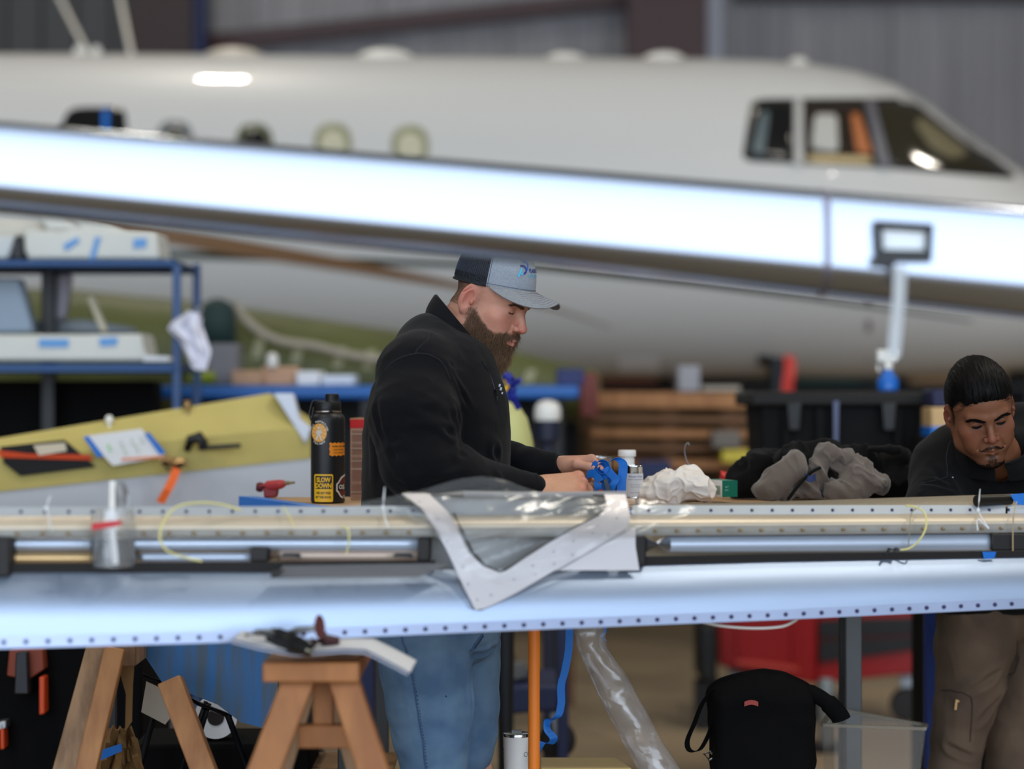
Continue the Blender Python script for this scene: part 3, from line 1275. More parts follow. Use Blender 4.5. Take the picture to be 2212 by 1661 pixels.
def plate(name, A, B, m, dy, label=None, steps=24):
    def res(L):
        L = np.array(L, float)
        d = np.r_[0, np.cumsum(np.linalg.norm(np.diff(L, axis=0), axis=1))]
        t = np.linspace(0, d[-1], steps)
        return np.c_[np.interp(t, d, L[:, 0]), np.interp(t, d, L[:, 1])]
    a, b = res(A), res(B)
    g = G()
    rows = []
    for i in range(steps):
        r = []
        for k in range(5):
            q = a[i] + (b[i] - a[i]) * k / 4
            d = dy(q[1])
            r.append(PF(q[0], q[1], d))
        rows.append(r)
    g.sheet(rows, 0.003)
    return g.obj(name, m, flap, smooth=True, label=label, auto=40)


def gdepth(y):
    return float(np.interp(y, [1068, 1110, 1160, 1240, 1320], [0.095, 0.055, 0.03, 0.022, 0.0])) - 0.004


plate('gusset_plate', outer_l, inner_l, M_gusset, gdepth, 'curved gusset strip on the side of the bottle')
plate('gusset_plate', outer_r, inner_r, M_gusset, gdepth, 'straight slanting gusset strip on the side of the jackets')
# skin sheet behind and outside the gusset
g = G()
rows = []
for t in np.linspace(0, 1, 14):
    y = 1140 + (1232 - 1140) * t
    xl = np.interp(y, [1100, 1150, 1205, 1262], [912, 945, 972, 998])
    xr = np.interp(y, [1142, 1180, 1230, 1278], [1372, 1372, 1380, 1390])
    xr0 = np.interp(y, [1142, 1180, 1230, 1278], [1352, 1290, 1200, 1120])
    rows.append([PF(xr0 + (xr - xr0) * k / 6, y, gdepth(y) + 0.004) for k in range(7)])
g.sheet(rows, 0.002)
g.obj('skin_sheet', M_gusset, flap, smooth=True)
# the bay's dark inner wall inside the opening, with a grey curved web
g = G()
g.sheet([[PF(900 + 430 * i / 12, 1072 + (1244 - 1072) * j / 6, 0.16 - 0.05 * math.sin(i / 12 * 3.1)) for i in range(13)] for j in range(7)], 0.003)
g.obj('bay_wall', mat('bay_grey', (150, 152, 152), 0.5, metal=0.5, var=0.2, vscale=8), flap, smooth=True)
g = G()
g.tube([PF(980, 1108, .05), PF(1000, 1150, .04), PF(1020, 1192, .035), PF(1048, 1222, .03), PF(1082, 1236, .03), PF(1130, 1208, .035), PF(1180, 1176, .04), PF(1240, 1142, .05), PF(1300, 1110, .06)], 0.0035, 8)
g.obj('edge_seal', M_rubber, flap, smooth=True)
g = G()
g.prism([PF(868, 1066, .11), PF(920, 1066, .11), PF(934, 1082, .10), PF(880, 1082, .10)], (0, 0.05, 0))
g.obj('packing_block', mat('yellow_green_block', (150, 146, 50), 0.5), flap, bevel=0.004)
g = G()
g.tube([PF(880, 1070, .095), PF(1000, 1068, .095), PF(1150, 1070, .095), (PF(1352, 1068, .095))], 0.0075, 10)
g.obj('upper_edge', mat('dull_grey_edge', (150, 150, 152), 0.5, metal=0.3), flap, smooth=True)
g = G()
g.prism([PF(1280, 1068, .085), PF(1306, 1068, .085), PF(1312, 1094, .06), PF(1296, 1088, .06)], (0, 0.01, 0))
g.obj('hinge_block', M_rubber, flap, bevel=0.002)
grv = []
for (a, b) in ((905, 1085), (945, 1122), (965, 1168), (1000, 1225), (1010, 1262), (1030, 1296), (1060, 1286), (1110, 1252), (1155, 1240), (1150, 1222), (1196, 1218), (1236, 1198), (1195, 1192), (1238, 1168), (1280, 1152), (1312, 1156), (1290, 1136), (1332, 1120)):
    grv.append((a, b))
g = G()
for a, b in grv:
    g.lathe(PF(a, b, gdepth(b) - 0.002), [(0.0036, -0.001), (0.003, 0.001), (0.001, 0.002)], (0, -1, 0), 8)
o = g.obj('rivet', mat('grey_rivet', (150, 148, 152), 0.5), flap, smooth=True)
o['kind'] = 'stuff'

# thin pencil-line edge where the doubler ends
g = G()
g.tube([PF(975, 1210, .012), PF(990, 1262, .004), PF(1016, 1312, -0.004), PF(1040, 1318, -0.004), PF(1120, 1282, 0.0), PF(1240, 1212, .01), PF(1362, 1142, .02)], 0.0009, 5)
g.obj('doubler_edge', mat('grey_edge', (120, 120, 130), 0.5), flap)

# ---- clear plastic film over the middle of the flap
M_film = thin_film('clear_film', (226, 232, 238), 0.07, 0.2, 0.09)
M_film2 = thin_film('clear_sleeve', (225, 228, 232), 0.2, 0.2, 0.3)
rows = []
nx, ny = 90, 44
for i in range(nx):
    u = i / (nx - 1)
    px = 745 + 760 * u
    top = np.interp(px, [745, 850, 930, 1000, 1040, 1100, 1165, 1230, 1330, 1505], [1092, 1070, 1052, 1036, 1031, 1040, 1062, 1068, 1074, 1092])
    bot = np.interp(px, [745, 850, 930, 1000, 1080, 1200, 1300, 1400, 1505], [1096, 1100, 1140, 1230, 1262, 1230, 1185, 1150, 1102])
    row = []
    for j in range(ny):
        v = j / (ny - 1)
        py = top + (bot - top) * v
        lift = 0.035 * math.sin(math.pi * u) * math.sin(math.pi * min(1, v * 1.2)) * 0.5
        d = np.interp(py, [1030, 1070, 1110, 1160, 1240, 1320], [0.085, 0.075, 0.045, 0.018, 0.008, 0.0]) - 0.012 - lift
        row.append(np.array(PF(px, py, d)))
    rows.append(row)
A = np.array(rows)
q = A.reshape(-1, 3) * np.array([1, 1, 1])
qd = q @ np.array([[0.8, 0, 0.45], [0, 1, 0], [-0.5, 0, 1.5]]).T
cr = 0.012 * np.abs(vnoise(qd * np.array([0.6, 1, 2.6]), 9, 1)) + 0.005 * np.abs(vnoise(qd * np.array([0.6, 1, 2.2]), 22, 2)) + 0.0012 * vnoise(q, 70, 3)
A[..., 1] -= cr.reshape(nx, ny)
A[..., 2] += 0.004 * vnoise(q, 14, 5).reshape(nx, ny)
g = G()
g.sheet(A.tolist())
tag(g.obj('plastic_film', M_film, smooth=True), 'crumpled clear plastic film draped over the triangular opening of the flap', 'plastic film')

# clear sleeve round the flap near its left end, with a red print on it
g = G()
rows = []
for i in range(15):
    a = 2 * math.pi * i / 14
    row = []
    for py in np.linspace(1100, 1222, 14):
        c = PF(246, py, 0.035)
        row.append(c + Vector((math.cos(a) * 0.041 * (1 + 0.05 * math.sin(py * .09)), math.sin(a) * 0.055, 0)))
    rows.append(row)
g.sheet(rows)
slv = g.obj('plastic_sleeve', M_film2, smooth=True)
tag(slv, 'clear plastic sleeve wrapped round the flap near the orange ribbon', 'sleeve')
g = G()
g.prism([PF(198, 1130, -0.024), PF(262, 1124, -0.024), PF(262, 1134, -0.024), PF(198, 1146, -0.024)], (0, 0.001, 0))
g.obj('red_print', mat('red_print', (200, 44, 50), 0.5), slv)
g = G()
g.ribbon([PF(243, 1040, .05), PF(242, 1100, 0.0), PF(243, 1150, -.025), PF(250, 1218, -.02)], 0.011, (1, 0, 0), 0.0012)
g.obj('white_seam', thin_film('white_seam', (240, 240, 240), 0.7, 0.3), slv)
g = G()
rows = []
for i in range(15):
    t = i / 14
    rows.append([PF(235 + 50 * t, 1100 - (62 * math.sin(math.pi * t) ** .6) * v, 0.03 + 0.02 * math.sin(t * 9)) for v in np.linspace(0, 1, 8)])
g.sheet(rows)
g.obj('sleeve_fold', M_film2, slv, smooth=True)


# ---- cable ties and yellow lacing loops on the flap
def loopy(name, pts, r, m, label, cat, tail=None):
    t = tag(bpy.data.objects.new(name, None), label, cat)
    COL.objects.link(t)
    t.location = pts[0]
    g = G()
    P3 = catmull([Vector(p) for p in pts], 8)
    g.tube(P3, r, 8)
    g.obj('loop' if tail else 'cord', m, t, smooth=True)
    if tail:
        g = G()
        g.cbox(tail[0], (0.007, 0.006, 0.008))
        g.obj('tie_head', m, t, bevel=0.001)
        g = G()
        g.tube(tail, [r * 1.3] * (len(tail) - 1) + [r * .6], 6)
        g.obj('tail', m, t)
    return t


def catmull(p, n=6):
    out = []
    for i in range(len(p) - 1):
        a, b, c, d = p[max(i - 1, 0)], p[i], p[i + 1], p[min(i + 2, len(p) - 1)]
        for k in range(n):
            t = k / n
            out.append(0.5 * ((2 * b) + (c - a) * t + (2 * a - 5 * b + 4 * c - d) * t * t + (3 * b - a - 3 * c + d) * t ** 3))
    out.append(p[-1])
    return out


M_tie = mat('white_nylon_tie', (226, 228, 230), 0.4)
M_lace = mat('yellow_lacing_cord', (222, 214, 140), 0.5)
loopy('cable_tie', [PF(100, 1098, .085), PF(106, 1122, .03), PF(112, 1146, .03)], 0.0016, M_tie, 'white cable tie round the flap end left of the plastic sleeve', 'cable tie', [PF(100, 1098, .08), PF(104, 1084, .08), PF(110, 1070, .08)])
loopy('cable_tie', [PF(828, 1098, .085), PF(832, 1120, .05), PF(840, 1140, .03)], 0.0016, M_tie, 'white cable tie on the flap below the bearded man', 'cable tie', [PF(828, 1097, .08), PF(829, 1076, .08), PF(831, 1052, .08)])
loopy('cable_tie', [PF(2114, 1106, .07), PF(2124, 1124, .045), PF(2136, 1142, .035), PF(2112, 1122, .05), PF(2112, 1146, .035)], 0.0014, M_tie, 'white cable tie upright in front of the dark-haired man', 'cable tie', [PF(2113, 1102, .07), PF(2115, 1080, .07), PF(2117, 1056, .07)])
loopy('lacing_cord', [PF(520, 1102, .08), PF(480, 1090, .07), (PF(430, 1086, .06)), PF(380, 1096, .05), PF(352, 1130, .03), PF(346, 1165, .02), PF(362, 1190, .02), PF(400, 1204, .03), PF(436, 1212, .03)], 0.0022, M_lace, 'long yellow lacing cord looped over the flap left of the bottle', 'cord')
loopy('lacing_cord', [PF(740, 1136, .04), PF(752, 1144, .03), PF(754, 1170, .03), PF(748, 1196, .04)], 0.0018, M_lace, 'short yellow lacing cord inside the flap bay under the bottle', 'cord')
loopy('lacing_cord', [PF(1956, 1092, .08), PF(1980, 1096, .06), PF(1998, 1110, .04), PF(2000, 1140, .02), PF(1985, 1168, .02), PF(1965, 1184, .03), PF(1945, 1188, .04)], 0.0021, M_lace, 'yellow lacing cord looped over the flap beside the upright cable tie', 'cord')
loopy('lacing_cord', [PF(1985, 1094, .08), PF(1968, 1110, .05), PF(1966, 1140, .04), PF(1962, 1180, .05)], 0.0012, mat('dull_lacing', (150, 140, 110), 0.5), 'thin dull lacing cord hanging in the bay near the dark-haired man', 'cord')
loopy('lacing_cord', [PF(612, 1094, .09), PF(622, 1110, .06), PF(636, 1138, .04)], 0.0013, M_lace, 'thin short lacing cord on the flap just left of the water bottle', 'cord')
loopy('lacing_cord', [PF(2196, 1084, .08), PF(2190, 1110, .04), PF(2188, 1150, .04), PF(2188, 1190, .04)], 0.0014, mat('buff_lacing', (180, 160, 120), 0.5), 'buff lacing cord at the flap end near the picture edge', 'cord')
# clamp at the cord end
g = G()
g.lathe(PF(1936, 1188, .035), [(0.006, -.004), (0.006, .004)], (0, 1, 0), 12)
g.tube([PF(1936, 1188, .035), PF(1920, 1186, .035), PF(1915, 1196, .03)], 0.0035)
g.obj('cord_clamp', M_dark, flap, smooth=True)
# white tube sagging under the flap
loopy('white_hose', [PF(1500, 1340, .05), PF(1560, 1352, .04), PF(1630, 1357, .04), PF(1690, 1353, .04), PF(1722, 1338, .05)], 0.0028, mat('white_tube', (224, 222, 216), 0.4), 'thin white tube sagging below the flap in front of the red cart', 'hose')

# ================================================================ left background: rack, primed hull piece, yellow wing panel
M_wfair = mat('white_fairing', (206, 206, 198), 0.5, var=0.05, vscale=4)
M_tape2 = mat('pale_blue_tape', (98, 152, 208), 0.6)
M_green = mat('green_primer', (84, 88, 46), 0.55, var=0.25, vscale=3)
M_yel = mat('yellow_green_primer', (184, 168, 98), 0.6, var=0.12, vscale=4)
M_wood = mat('pale_timber', (168, 118, 72), 0.6, rgb2=(146, 98, 58), vscale=5, stretch=(6, 6, 0.5))
M_card = mat('brown_cardboard', (176, 142, 104), 0.75, var=0.08, vscale=12)
M_paper = mat('white_paper', (226, 226, 228), 0.7)
M_orange = mat('orange_fabric', (232, 98, 20), 0.6)


def outline_slab(name, pts, Y, thick, m, parent=None, bevel=0.0, label=None, dY=None):
    """a flat-sided part cut to a pixel outline at distance Y, with real thickness going back"""
    g = G()
    poly = [P(a, b, Y + (dY(a, b) if dY else 0)) for a, b in pts]
    g.prism(poly, (0, thick, 0))
    return g.obj(name, m, parent, bevel=bevel, label=label)


# green-primed tapering hull section resting on a cradle behind the rack
gs = thing('hull_section', 'green primed curved aircraft section with pale patches behind the cluttered blue bench', 'aircraft part', tuple(P(500, 900, 11)))
rows = []
for t in np.linspace(0, 1, 40):
    px = -260 + 1560 * t
    yt = np.interp(px, [-260, 100, 450, 860, 1100, 1300], [618, 616, 650, 712, 752, 800])
    c = P(px, yt, 11.0)
    r = np.interp(px, [-260, 700, 1300], [0.30, 0.26, 0.12])
    rows.append([(c.x, 11.35 - r * 1.1 * math.cos(a), c.z - r + r * math.sin(a)) for a in np.linspace(-1.9, 1.9 + 2.48, 26)])
g = G()
g.sheet(rows)
g.obj('skin', M_green, gs, smooth=True)
for px in (560, 645, 735, 800, 1150, 480):
    yt = np.interp(px, [100, 450, 860, 1100, 1300], [616, 650, 712, 752, 800])
    r = np.interp(px, [-260, 700, 1300], [0.30, 0.26, 0.12])
    c = P(px, yt, 11.0)
    g = G()
    rr = []
    for a in np.linspace(0.55, 0.15, 5):
        rr.append([(c.x + w * 0.021 - (0.55 - a) * 0.05, 11.35 - (r * 1.1 + .004) * math.cos(a), c.z - r + (r + .004) * math.sin(a)) for w in (-1, 0, 1)])
    g.sheet(rr, 0.002)
    g.obj('tape_patch', mat('pale_tape_patch', (150, 150, 120), 0.6), gs)
for px in (-100, 420, 900):
    c = P(px, 700, 11.3)
    g = G()
    g.cbox((c.x, 11.35, 0.55), (0.08, 0.5, 1.1))
    g.obj('cradle_leg', M_dark, gs)
# pale hose draped over it
g = G()
hp = catmull([P(505, 655, 11.02), P(540, 700, 11.0), P(600, 735, 11.0), P(680, 748, 11.0), P(760, 768, 11.0), P(860, 782, 11.0), P(950, 796, 11.05)], 8)
g.tube(hp, 0.02, 10)
tag(g.obj('hose', mat('pale_hose', (158, 150, 134), 0.5), smooth=True), 'pale grey hose sagging in front of the green primed section', 'hose')

# blue shelf rack at the left
rk = thing('shelf_rack', 'blue steel rack holding white taped fairings at the left edge', 'rack', tuple(P(180, 1180, 9.0)))


def bar(a, b, w, t, name, m, parent):
    g = G()
    g.beam(a, b, w, t)
    return g.obj(name, m, parent, bevel=0.004)


RY0, RY1 = 8.7, 9.3
for px, Y, m in ((382, RY0, M_bluepaint), (425, RY1, M_bluepaint), (-240, RY0, M_bluepaint), (-240, RY1, M_bluepaint)):
    t_ = P(px, 570, Y)
    bar((t_.x, Y, 0), (t_.x, Y, t_.z), 0.024, 0.03, 'post', mat('slate_blue_post', (50, 78, 122), 0.5) if px > 0 else m, rk)
t_ = P(106, 585, 9.1)
bar((t_.x, 9.1, 0.0), (t_.x, 9.1, t_.z), 0.05, 0.05, 'post', M_black, rk)
for py, hh in ((569, 0.024), (795, 0.03)):
    z = P(0, py, RY0).z
    x0, x1 = P(-250, 0, RY0).x, P(380, 0, RY0).x
    g = G()
    g.box((x0, RY0 - 0.02, z - hh / 2), (x1, RY0 + 0.03, z + hh / 2))
    g.obj('shelf_beam', mat('rack_blue', (18, 66, 118), 0.5), rk, bevel=0.003)
    g = G()
    g.box((x0, RY1 - 0.02, z - hh / 2), (x1, RY1 + 0.03, z + hh / 2))
    g.obj('shelf_beam', mat('rack_blue', (18, 66, 118), 0.5), rk, bevel=0.003)
    g = G()
    g.box((x0, RY0 + 0.03, z - 0.008), (x1, RY1 - 0.02, z + hh / 2))
    g.obj('shelf_board', mat('dark_blue_board', (22, 50, 84), 0.6), rk)


def fairing(pts, Y, thick, label, tapes=(), m=M_wfair, name='fairing'):
    xs_ = [a for a, b in pts]
    t = thing(name, label, 'aircraft part', tuple(P(sum(xs_) / len(xs_), max(b for a, b in pts), Y)))
    outline_slab('shell', pts, Y, thick, m, t, bevel=0.012)
    for tp in tapes:
        outline_slab('tape_strip', tp, Y - 0.006, 0.004, M_tape2, t)
    return t


fairing([(50, 494), (128, 500), (170, 492), (338, 500), (346, 560), (60, 560), (52, 540)], 8.78, 0.28, 'white fairing block with three blue tape pieces on the top shelf',
        [[(136, 528), (168, 512), (172, 522), (142, 542)], [(206, 512), (218, 512), (204, 560), (193, 560)], [(288, 516), (316, 514), (316, 534), (288, 536)]])
fairing([(76, 444), (118, 444), (172, 498), (100, 502)], 9.1, 0.05, 'white upright fin leaning at the top of the rack beside the black wedge')
fairing([(158, 466), (190, 468), (238, 480), (280, 504), (180, 506)], 9.12, 0.1, 'white curved nose cap behind the three-taped fairing block')
fairing([(-60, 470), (80, 478), (100, 505), (40, 512), (-60, 522)], 9.16, 0.1, 'cream curved panel on the top shelf at the picture edge', m=mat('cream_fairing', (206, 200, 184), 0.5))
fairing([(-60, 512), (36, 508), (18, 560), (-60, 560)], 8.85, 0.15, 'grey-white fairing end at the far left of the top shelf', m=mat('greywhite_fairing', (196, 200, 200), 0.5))
outline = [(30, 512), (46, 508), (52, 560), (24, 560)]
tag(outline_slab('wedge_block', outline, 8.84, 0.1, M_black, bevel=.005), 'black wedge block between two white fairings on the top shelf', 'block')
# lower shelf
fairing([(-60, 722), (180, 722), (305, 720), (318, 780), (-60, 780)], 8.76, 0.3, 'long white fairing with two blue tape labels on the lower shelf',
        [[(84, 732), (148, 732), (148, 750), (84, 750)], [(214, 730), (254, 728), (252, 746), (216, 748)]])
fairing([(-60, 600), (42, 600), (74, 718), (-60, 720)], 8.95, 0.1, 'large pale blue-grey panel standing on the lower shelf at the picture edge', m=mat('bluegrey_panel', (150, 164, 178), 0.5))
fairing([(116, 592), (154, 592), (142, 684), (110, 700)], 9.14, 0.06, 'narrow lilac-grey panel hanging behind the black rack post', m=mat('lilac_panel', (168, 162, 170), 0.5))
fairing([(186, 640), (200, 638), (234, 716), (216, 718)], 8.9, 0.03, 'thin cream slat leaning on the long fairing of the lower shelf', m=mat('cream_slat', (206, 196, 170), 0.5))
fairing([(78, 690), (180, 690), (290, 708), (290, 720), (78, 720)], 9.2, 0.1, 'grey low shroud lying behind the long fairing of the lower shelf', m=mat('grey_shroud', (132, 138, 142), 0.5))
outline_slab('white_box', [(310, 768), (366, 770), (368, 780), (310, 780)], 8.75, 0.14, M_paper)
tag(bpy.data.objects['white_box'], 'small white box at the right end of the lower shelf', 'box')
# dark goods under the rack
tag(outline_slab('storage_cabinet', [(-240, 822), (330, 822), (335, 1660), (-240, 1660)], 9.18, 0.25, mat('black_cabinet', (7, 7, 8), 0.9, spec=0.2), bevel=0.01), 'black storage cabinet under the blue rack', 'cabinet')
for pts, lb in (([(190, 960), (330, 930), (334, 1010), (200, 1020)], 'dark grey bin in front of the black cabinet behind the yellow panel'),):
    tag(outline_slab('storage_bin', pts, 8.5, 0.3, mat('charcoal_bin', (58, 58, 62), 0.5), bevel=0.01), lb, 'bin')

# hanging white work glove/cloth by the rack post with a metal ring
g = G()
rows = []
hpx = [(380, 702), (392, 690), (402, 700), (408, 735), (426, 788)]
for t in np.linspace(0, 1, 16):
    py = 676 + (800 - 676) * t
    xl = np.interp(py, [676, 705, 730, 760, 800], [408, 360, 392, 406, 424])
    xr = np.interp(py, [676, 705, 730, 760, 800], [428, 438, 446, 456, 446])
    rows.append([P(xl + (xr - xl) * k / 10, py, 8.64 + 0.02 * math.sin(k * 1.4 + t * 4)) for k in range(11)])
g.sheet(rows, 0.012)
tag(g.obj('hanging_cloth', mat('white_cloth', (218, 218, 232), 0.8), smooth=True), 'white cloth bag hanging on the rack post', 'cloth')
g = G()
c = P(430, 676, 8.64)
g.tube([c + Vector((math.cos(a) * 0.012, 0, math.sin(a) * 0.018)) for a in np.linspace(0, 6.283, 17)[:-1]], 0.005, 8, closed=True)
tag(g.obj('metal_ring', M_steel, smooth=True), 'shiny metal ring at the top of the white cloth bag', 'ring')

# blue bench top strips with clutter
bt = thing('work_bench', 'bright blue edged bench loaded with boxes behind the men', 'bench', tuple(P(800, 1260, 9.6)))
x0, x1 = P(335, 0, 9.6).x, P(1252, 0, 9.6).x
zt, zb = P(0, 833, 9.6).z, P(0, 862, 9.6).z
g = G()
g.box((x0, 9.6, zb), (x1, 10.4, zt))
g.obj('bench_top', M_bluepaint, bt, bevel=0.015)
for x in (x0 + 0.1, (x0 + x1) / 2, x1 - 0.1):
    for y in (9.68, 10.32):
        g = G()
        g.box((x - 0.03, y - 0.03, 0), (x + 0.03, y + 0.03, zb))
        g.obj('leg', M_black, bt)
g = G()
g.box((x0 + 0.05, 10.1, 0.5), (x1 - 0.05, 10.14, zb))
g.obj('bench_shade_panel', mat('dark_back_panel', (34, 34, 36), 0.7), bt)  # dark sheet added to stand for the blackness under the bench


def clutter_box(name, x0, x1, y0, y1, Y, d, m, label, cat='box'):
    return tag(outline_slab(name, [(x0, y0), (x1, y0), (x1, y1), (x0, y1)], Y, d, m, bevel=0.006), label, cat)


clutter_box('carton', 500, 566, 800, 832, 9.7, 0.25, mat('tan_carton', (180, 142, 112), 0.7), 'small tan carton on the blue bench left of the white boxes')
clutter_box('carton', 566, 640, 792, 832, 9.75, 0.2, mat('pinkish_carton', (190, 150, 120), 0.7), 'pinkish tan carton with a white lid on the blue bench')
clutter_box('white_carton', 640, 690, 802, 832, 9.7, 0.3, M_paper, 'white carton beside the pinkish carton on the blue bench')
clutter_box('white_carton', 694, 764, 810, 832, 9.72, 0.3, mat('bluish_white', (206, 212, 224), 0.6), 'low bluish-white carton on the blue bench beside the bearded man')
clutter_box('grey_case', 450, 512, 742, 830, 9.85, 0.2, mat('grey_case', (116, 116, 122), 0.6), 'tall grey case behind the tan carton on the blue bench', 'case')
g = G()
c = P(588, 792, 9.75)
g.lathe(c, [(.022, 0), (.024, .02), (.022, .045), (.01, .055)], n=16)
tag(g.obj('white_jar', M_white, smooth=True), 'small white jar on top of the pinkish carton', 'jar')
g = G()
V, F = [], []
sd = SDF(P(405, 838, 9.75) - Vector((0, .1, 0)), P(468, 790, 9.75) + Vector((0, .15, 0.02)), 0.008)
for i in range(9):
    c = P(414 + 6 * i, 822 - 10 * math.sin(i * 1.7) ** 2, 9.75)
    sd.ell(c, (0.022, 0.03, 0.022), 0.01)
V, F = sd.mesh()
tag(mk('lime_gloves', V, F, mat('lime_yellow', (120, 132, 22), 0.6), None, True), 'lime green pair of work gloves on the blue bench beside the rack post', 'gloves')
g = G()
sd = SDF(P(430, 760, 10.95) - Vector((0, .25, 0.1)), P(515, 640, 10.95) + Vector((0, .25, 0.05)), 0.02)
sd.ell(P(470, 700, 10.95), (0.1, 0.1, 0.12), 0.03).ell(P(445, 735, 10.95), (.05, .05, .05), .03).ell(P(488, 726, 10.95), (.05, .06, .05), .03)
V, F = sd.mesh(1)
tag(mk('tarp_bundle', V, F, mat('dark_teal_tarp', (26, 50, 50), 0.7), None, True), 'dark teal bundled tarp on the green primed section', 'tarp')

# ---- big yellow-green wing panel standing on edge, with what is fixed to it
YP = 7.7
yw = thing('primed_wing', 'yellow-green primed wing panel with a white lower edge standing at the left', 'wing panel', tuple(P(300, 1330, YP)))


def ydep(a, b):
    return (a - 300) / 700.0 * 0.5


g = G()
top = [(-200, 975), (0, 946), (290, 898), (590, 848)]
g.sheet([[P(x, np.interp(x, [-200, 0, 290, 590, 672], [975, 946, 898, 848, 905]) + (np.interp(x, [-200, 0, 290, 590, 672], [1020, 1000, 960, 928, 925]) - np.interp(x, [-200, 0, 290, 590, 672], [975, 946, 898, 848, 905])) * k / 4, YP + ydep(x, 0) + 0.10 - 0.10 * (k / 4)) for k in range(5)] for x in np.linspace(-200, 672, 30)], 0.03)
g.obj('upper_skin', M_yel, yw, smooth=True)
g = G()
g.sheet([[P(x, np.interp(x, [-200, 0, 290, 590, 672], [1020, 1000, 960, 928, 925]) + (np.interp(x, [-200, 0, 300, 672], [1080, 1062, 1030, 990]) - np.interp(x, [-200, 0, 290, 590, 672], [1020, 1000, 960, 928, 925])) * k / 4, YP + ydep(x, 0)) for k in range(5)] for x in np.linspace(-200, 672, 30)], 0.03)
g.obj('lower_skin', M_yel, yw, smooth=True)
g = G()
g.sheet([[P(x, np.interp(x, [-200, 0, 300, 672], [1080, 1062, 1030, 990]) + (1150 - np.interp(x, [-200, 0, 300, 672], [1080, 1062, 1030, 990])) * k / 6, YP + ydep(x, 0) + 0.005 + 0.03 * (k / 6) ** 2) for k in range(7)] for x in np.linspace(-200, 680, 30)], 0.03)
g.obj('white_skin', mat('grey_white_skin', (190, 192, 198), 0.45), yw, smooth=True)
outline_slab('end_cap', [(590, 850), (632, 850), (646, 905), (672, 925), (660, 960)], YP + 0.24, 0.08, mat('pale_blue_white_cap', (206, 212, 226), 0.5), yw, bevel=.006)
outline_slab('black_patch', [(0, 965), (138, 950), (206, 1008), (44, 1028), (8, 1000)], YP - 0.01, 0.012, M_black, yw, dY=ydep)
outline_slab('red_band', [(-6, 972), (60, 980), (192, 982), (202, 994), (60, 990), (0, 988)], YP - 0.016, 0.005, mat('red_orange_band', (196, 66, 22), 0.5), yw, dY=ydep)
outline_slab('paper_note', [(72, 962), (140, 956), (144, 974), (84, 984)], YP - 0.02, 0.004, mat('buff_paper', (206, 194, 172), 0.7), yw, dY=ydep)
dm = thing('documents', 'white paper sheet with blue taped edges on the yellow wing panel', 'paper', tuple(P(270, 1005, YP - 0.03)))
outline_slab('sheet', [(182, 942), (305, 926), (358, 986), (244, 1006)], YP - 0.028, 0.002, M_paper, dm, dY=ydep)
outline_slab('tape_strip', [(180, 945), (190, 941), (224, 985), (212, 988)], YP - 0.034, 0.002, M_blue, dm, dY=ydep)
outline_slab('tape_strip', [(312, 936), (322, 934), (358, 978), (346, 982)], YP - 0.034, 0.002, M_blue, dm, dY=ydep)
outline_slab('red_line', [(262, 990), (354, 984), (354, 989), (262, 995)], YP - 0.032, 0.001, mat('orange_print', (230, 140, 90), 0.6), dm, dY=ydep)
M_ink = mat('green_ink', (120, 200, 110), 0.6)
M_inkg = mat('grey_green_ink', (190, 202, 186), 0.6)
for i, (a, b) in enumerate(((236, 966), (262, 958), (286, 953), (306, 950), (270, 974), (296, 968))):
    g = G()
    for k in range(3):
        g.prism([P(a + k * 3 - 8, b + k * 6 - 6, YP - 0.032 + ydep(a, 0)), P(a + k * 3 - 1, b + k * 6 - 7, YP - 0.032 + ydep(a, 0)), P(a + k * 3 + 1, b + k * 6 - 4, YP - 0.032 + ydep(a, 0)), P(a + k * 3 - 6, b + k * 6 - 3, YP - 0.032 + ydep(a, 0))], (0, 0.001, 0))
    o = g.obj('ink_note', M_ink if i == 0 else M_inkg, dm)
# black lever on the panel
hd = thing('latch_lever', 'black latch lever lying on the yellow wing panel right of the papers', 'lever', tuple(P(460, 980, YP)))
g = G()
g.tube([P(404, 972, YP + .06), P(412, 950, YP + .05), P(430, 944, YP + .05), P(440, 958, YP + .05), P(436, 972, YP + 0.05)], [0.012, 0.018, 0.02, 0.016, 0.01], 12)
g.obj('hub', M_black, hd, smooth=True)
g = G()
g.beam(P(428, 968, YP + 0.06), P(520, 962, YP + 0.1), 0.016, 0.014)
g.obj('handle', M_black, hd, bevel=0.003)
# brass fitting with orange ribbon
ft = thing('pipe_fitting', 'bronze pipe fitting on the lower edge of the yellow panel holding an orange ribbon', 'fitting', tuple(P(378, 1010, YP - 0.05)))
M_brass = mat('dull_brass', (150, 120, 80), 0.35, metal=0.9)
for a, b, r, dx in ((366, 996, 0.017, -1), (384, 1000, 0.015, 1)):
    g = G()
    c = P(a, b, YP - 0.03)
    g.cyl(c - Vector((0.02, 0, 0.004 * dx)), c + Vector((0.02, 0, 0.004 * dx)), r, n=6)
    g.cyl(c - Vector((0.028, 0, 0)), c + Vector((0.03, 0, 0)), r * 0.7, n=12)
    g.obj('nut', M_brass, ft, bevel=0.001)
g = G()
g.tube([P(352, 1000, YP - .02), P(360, 1012, YP - .03), P(372, 1016, YP - .03), P(392, 1006, YP - 0.03)], 0.006, 8)
g.obj('pipe', mat('dark_pipe', (80, 66, 52), 0.4, metal=.6), ft, smooth=True)
g = G()
g.ribbon([P(382, 1012, YP - .05), P(374, 1034, YP - .06), P(362, 1058, YP - .07), P(346, 1086, YP - .06)], 0.027, (1, 0, -0.35), 0.001)
tag(g.obj('orange_ribbon', M_orange), 'orange warning ribbon hanging from the bronze fitting', 'ribbon')
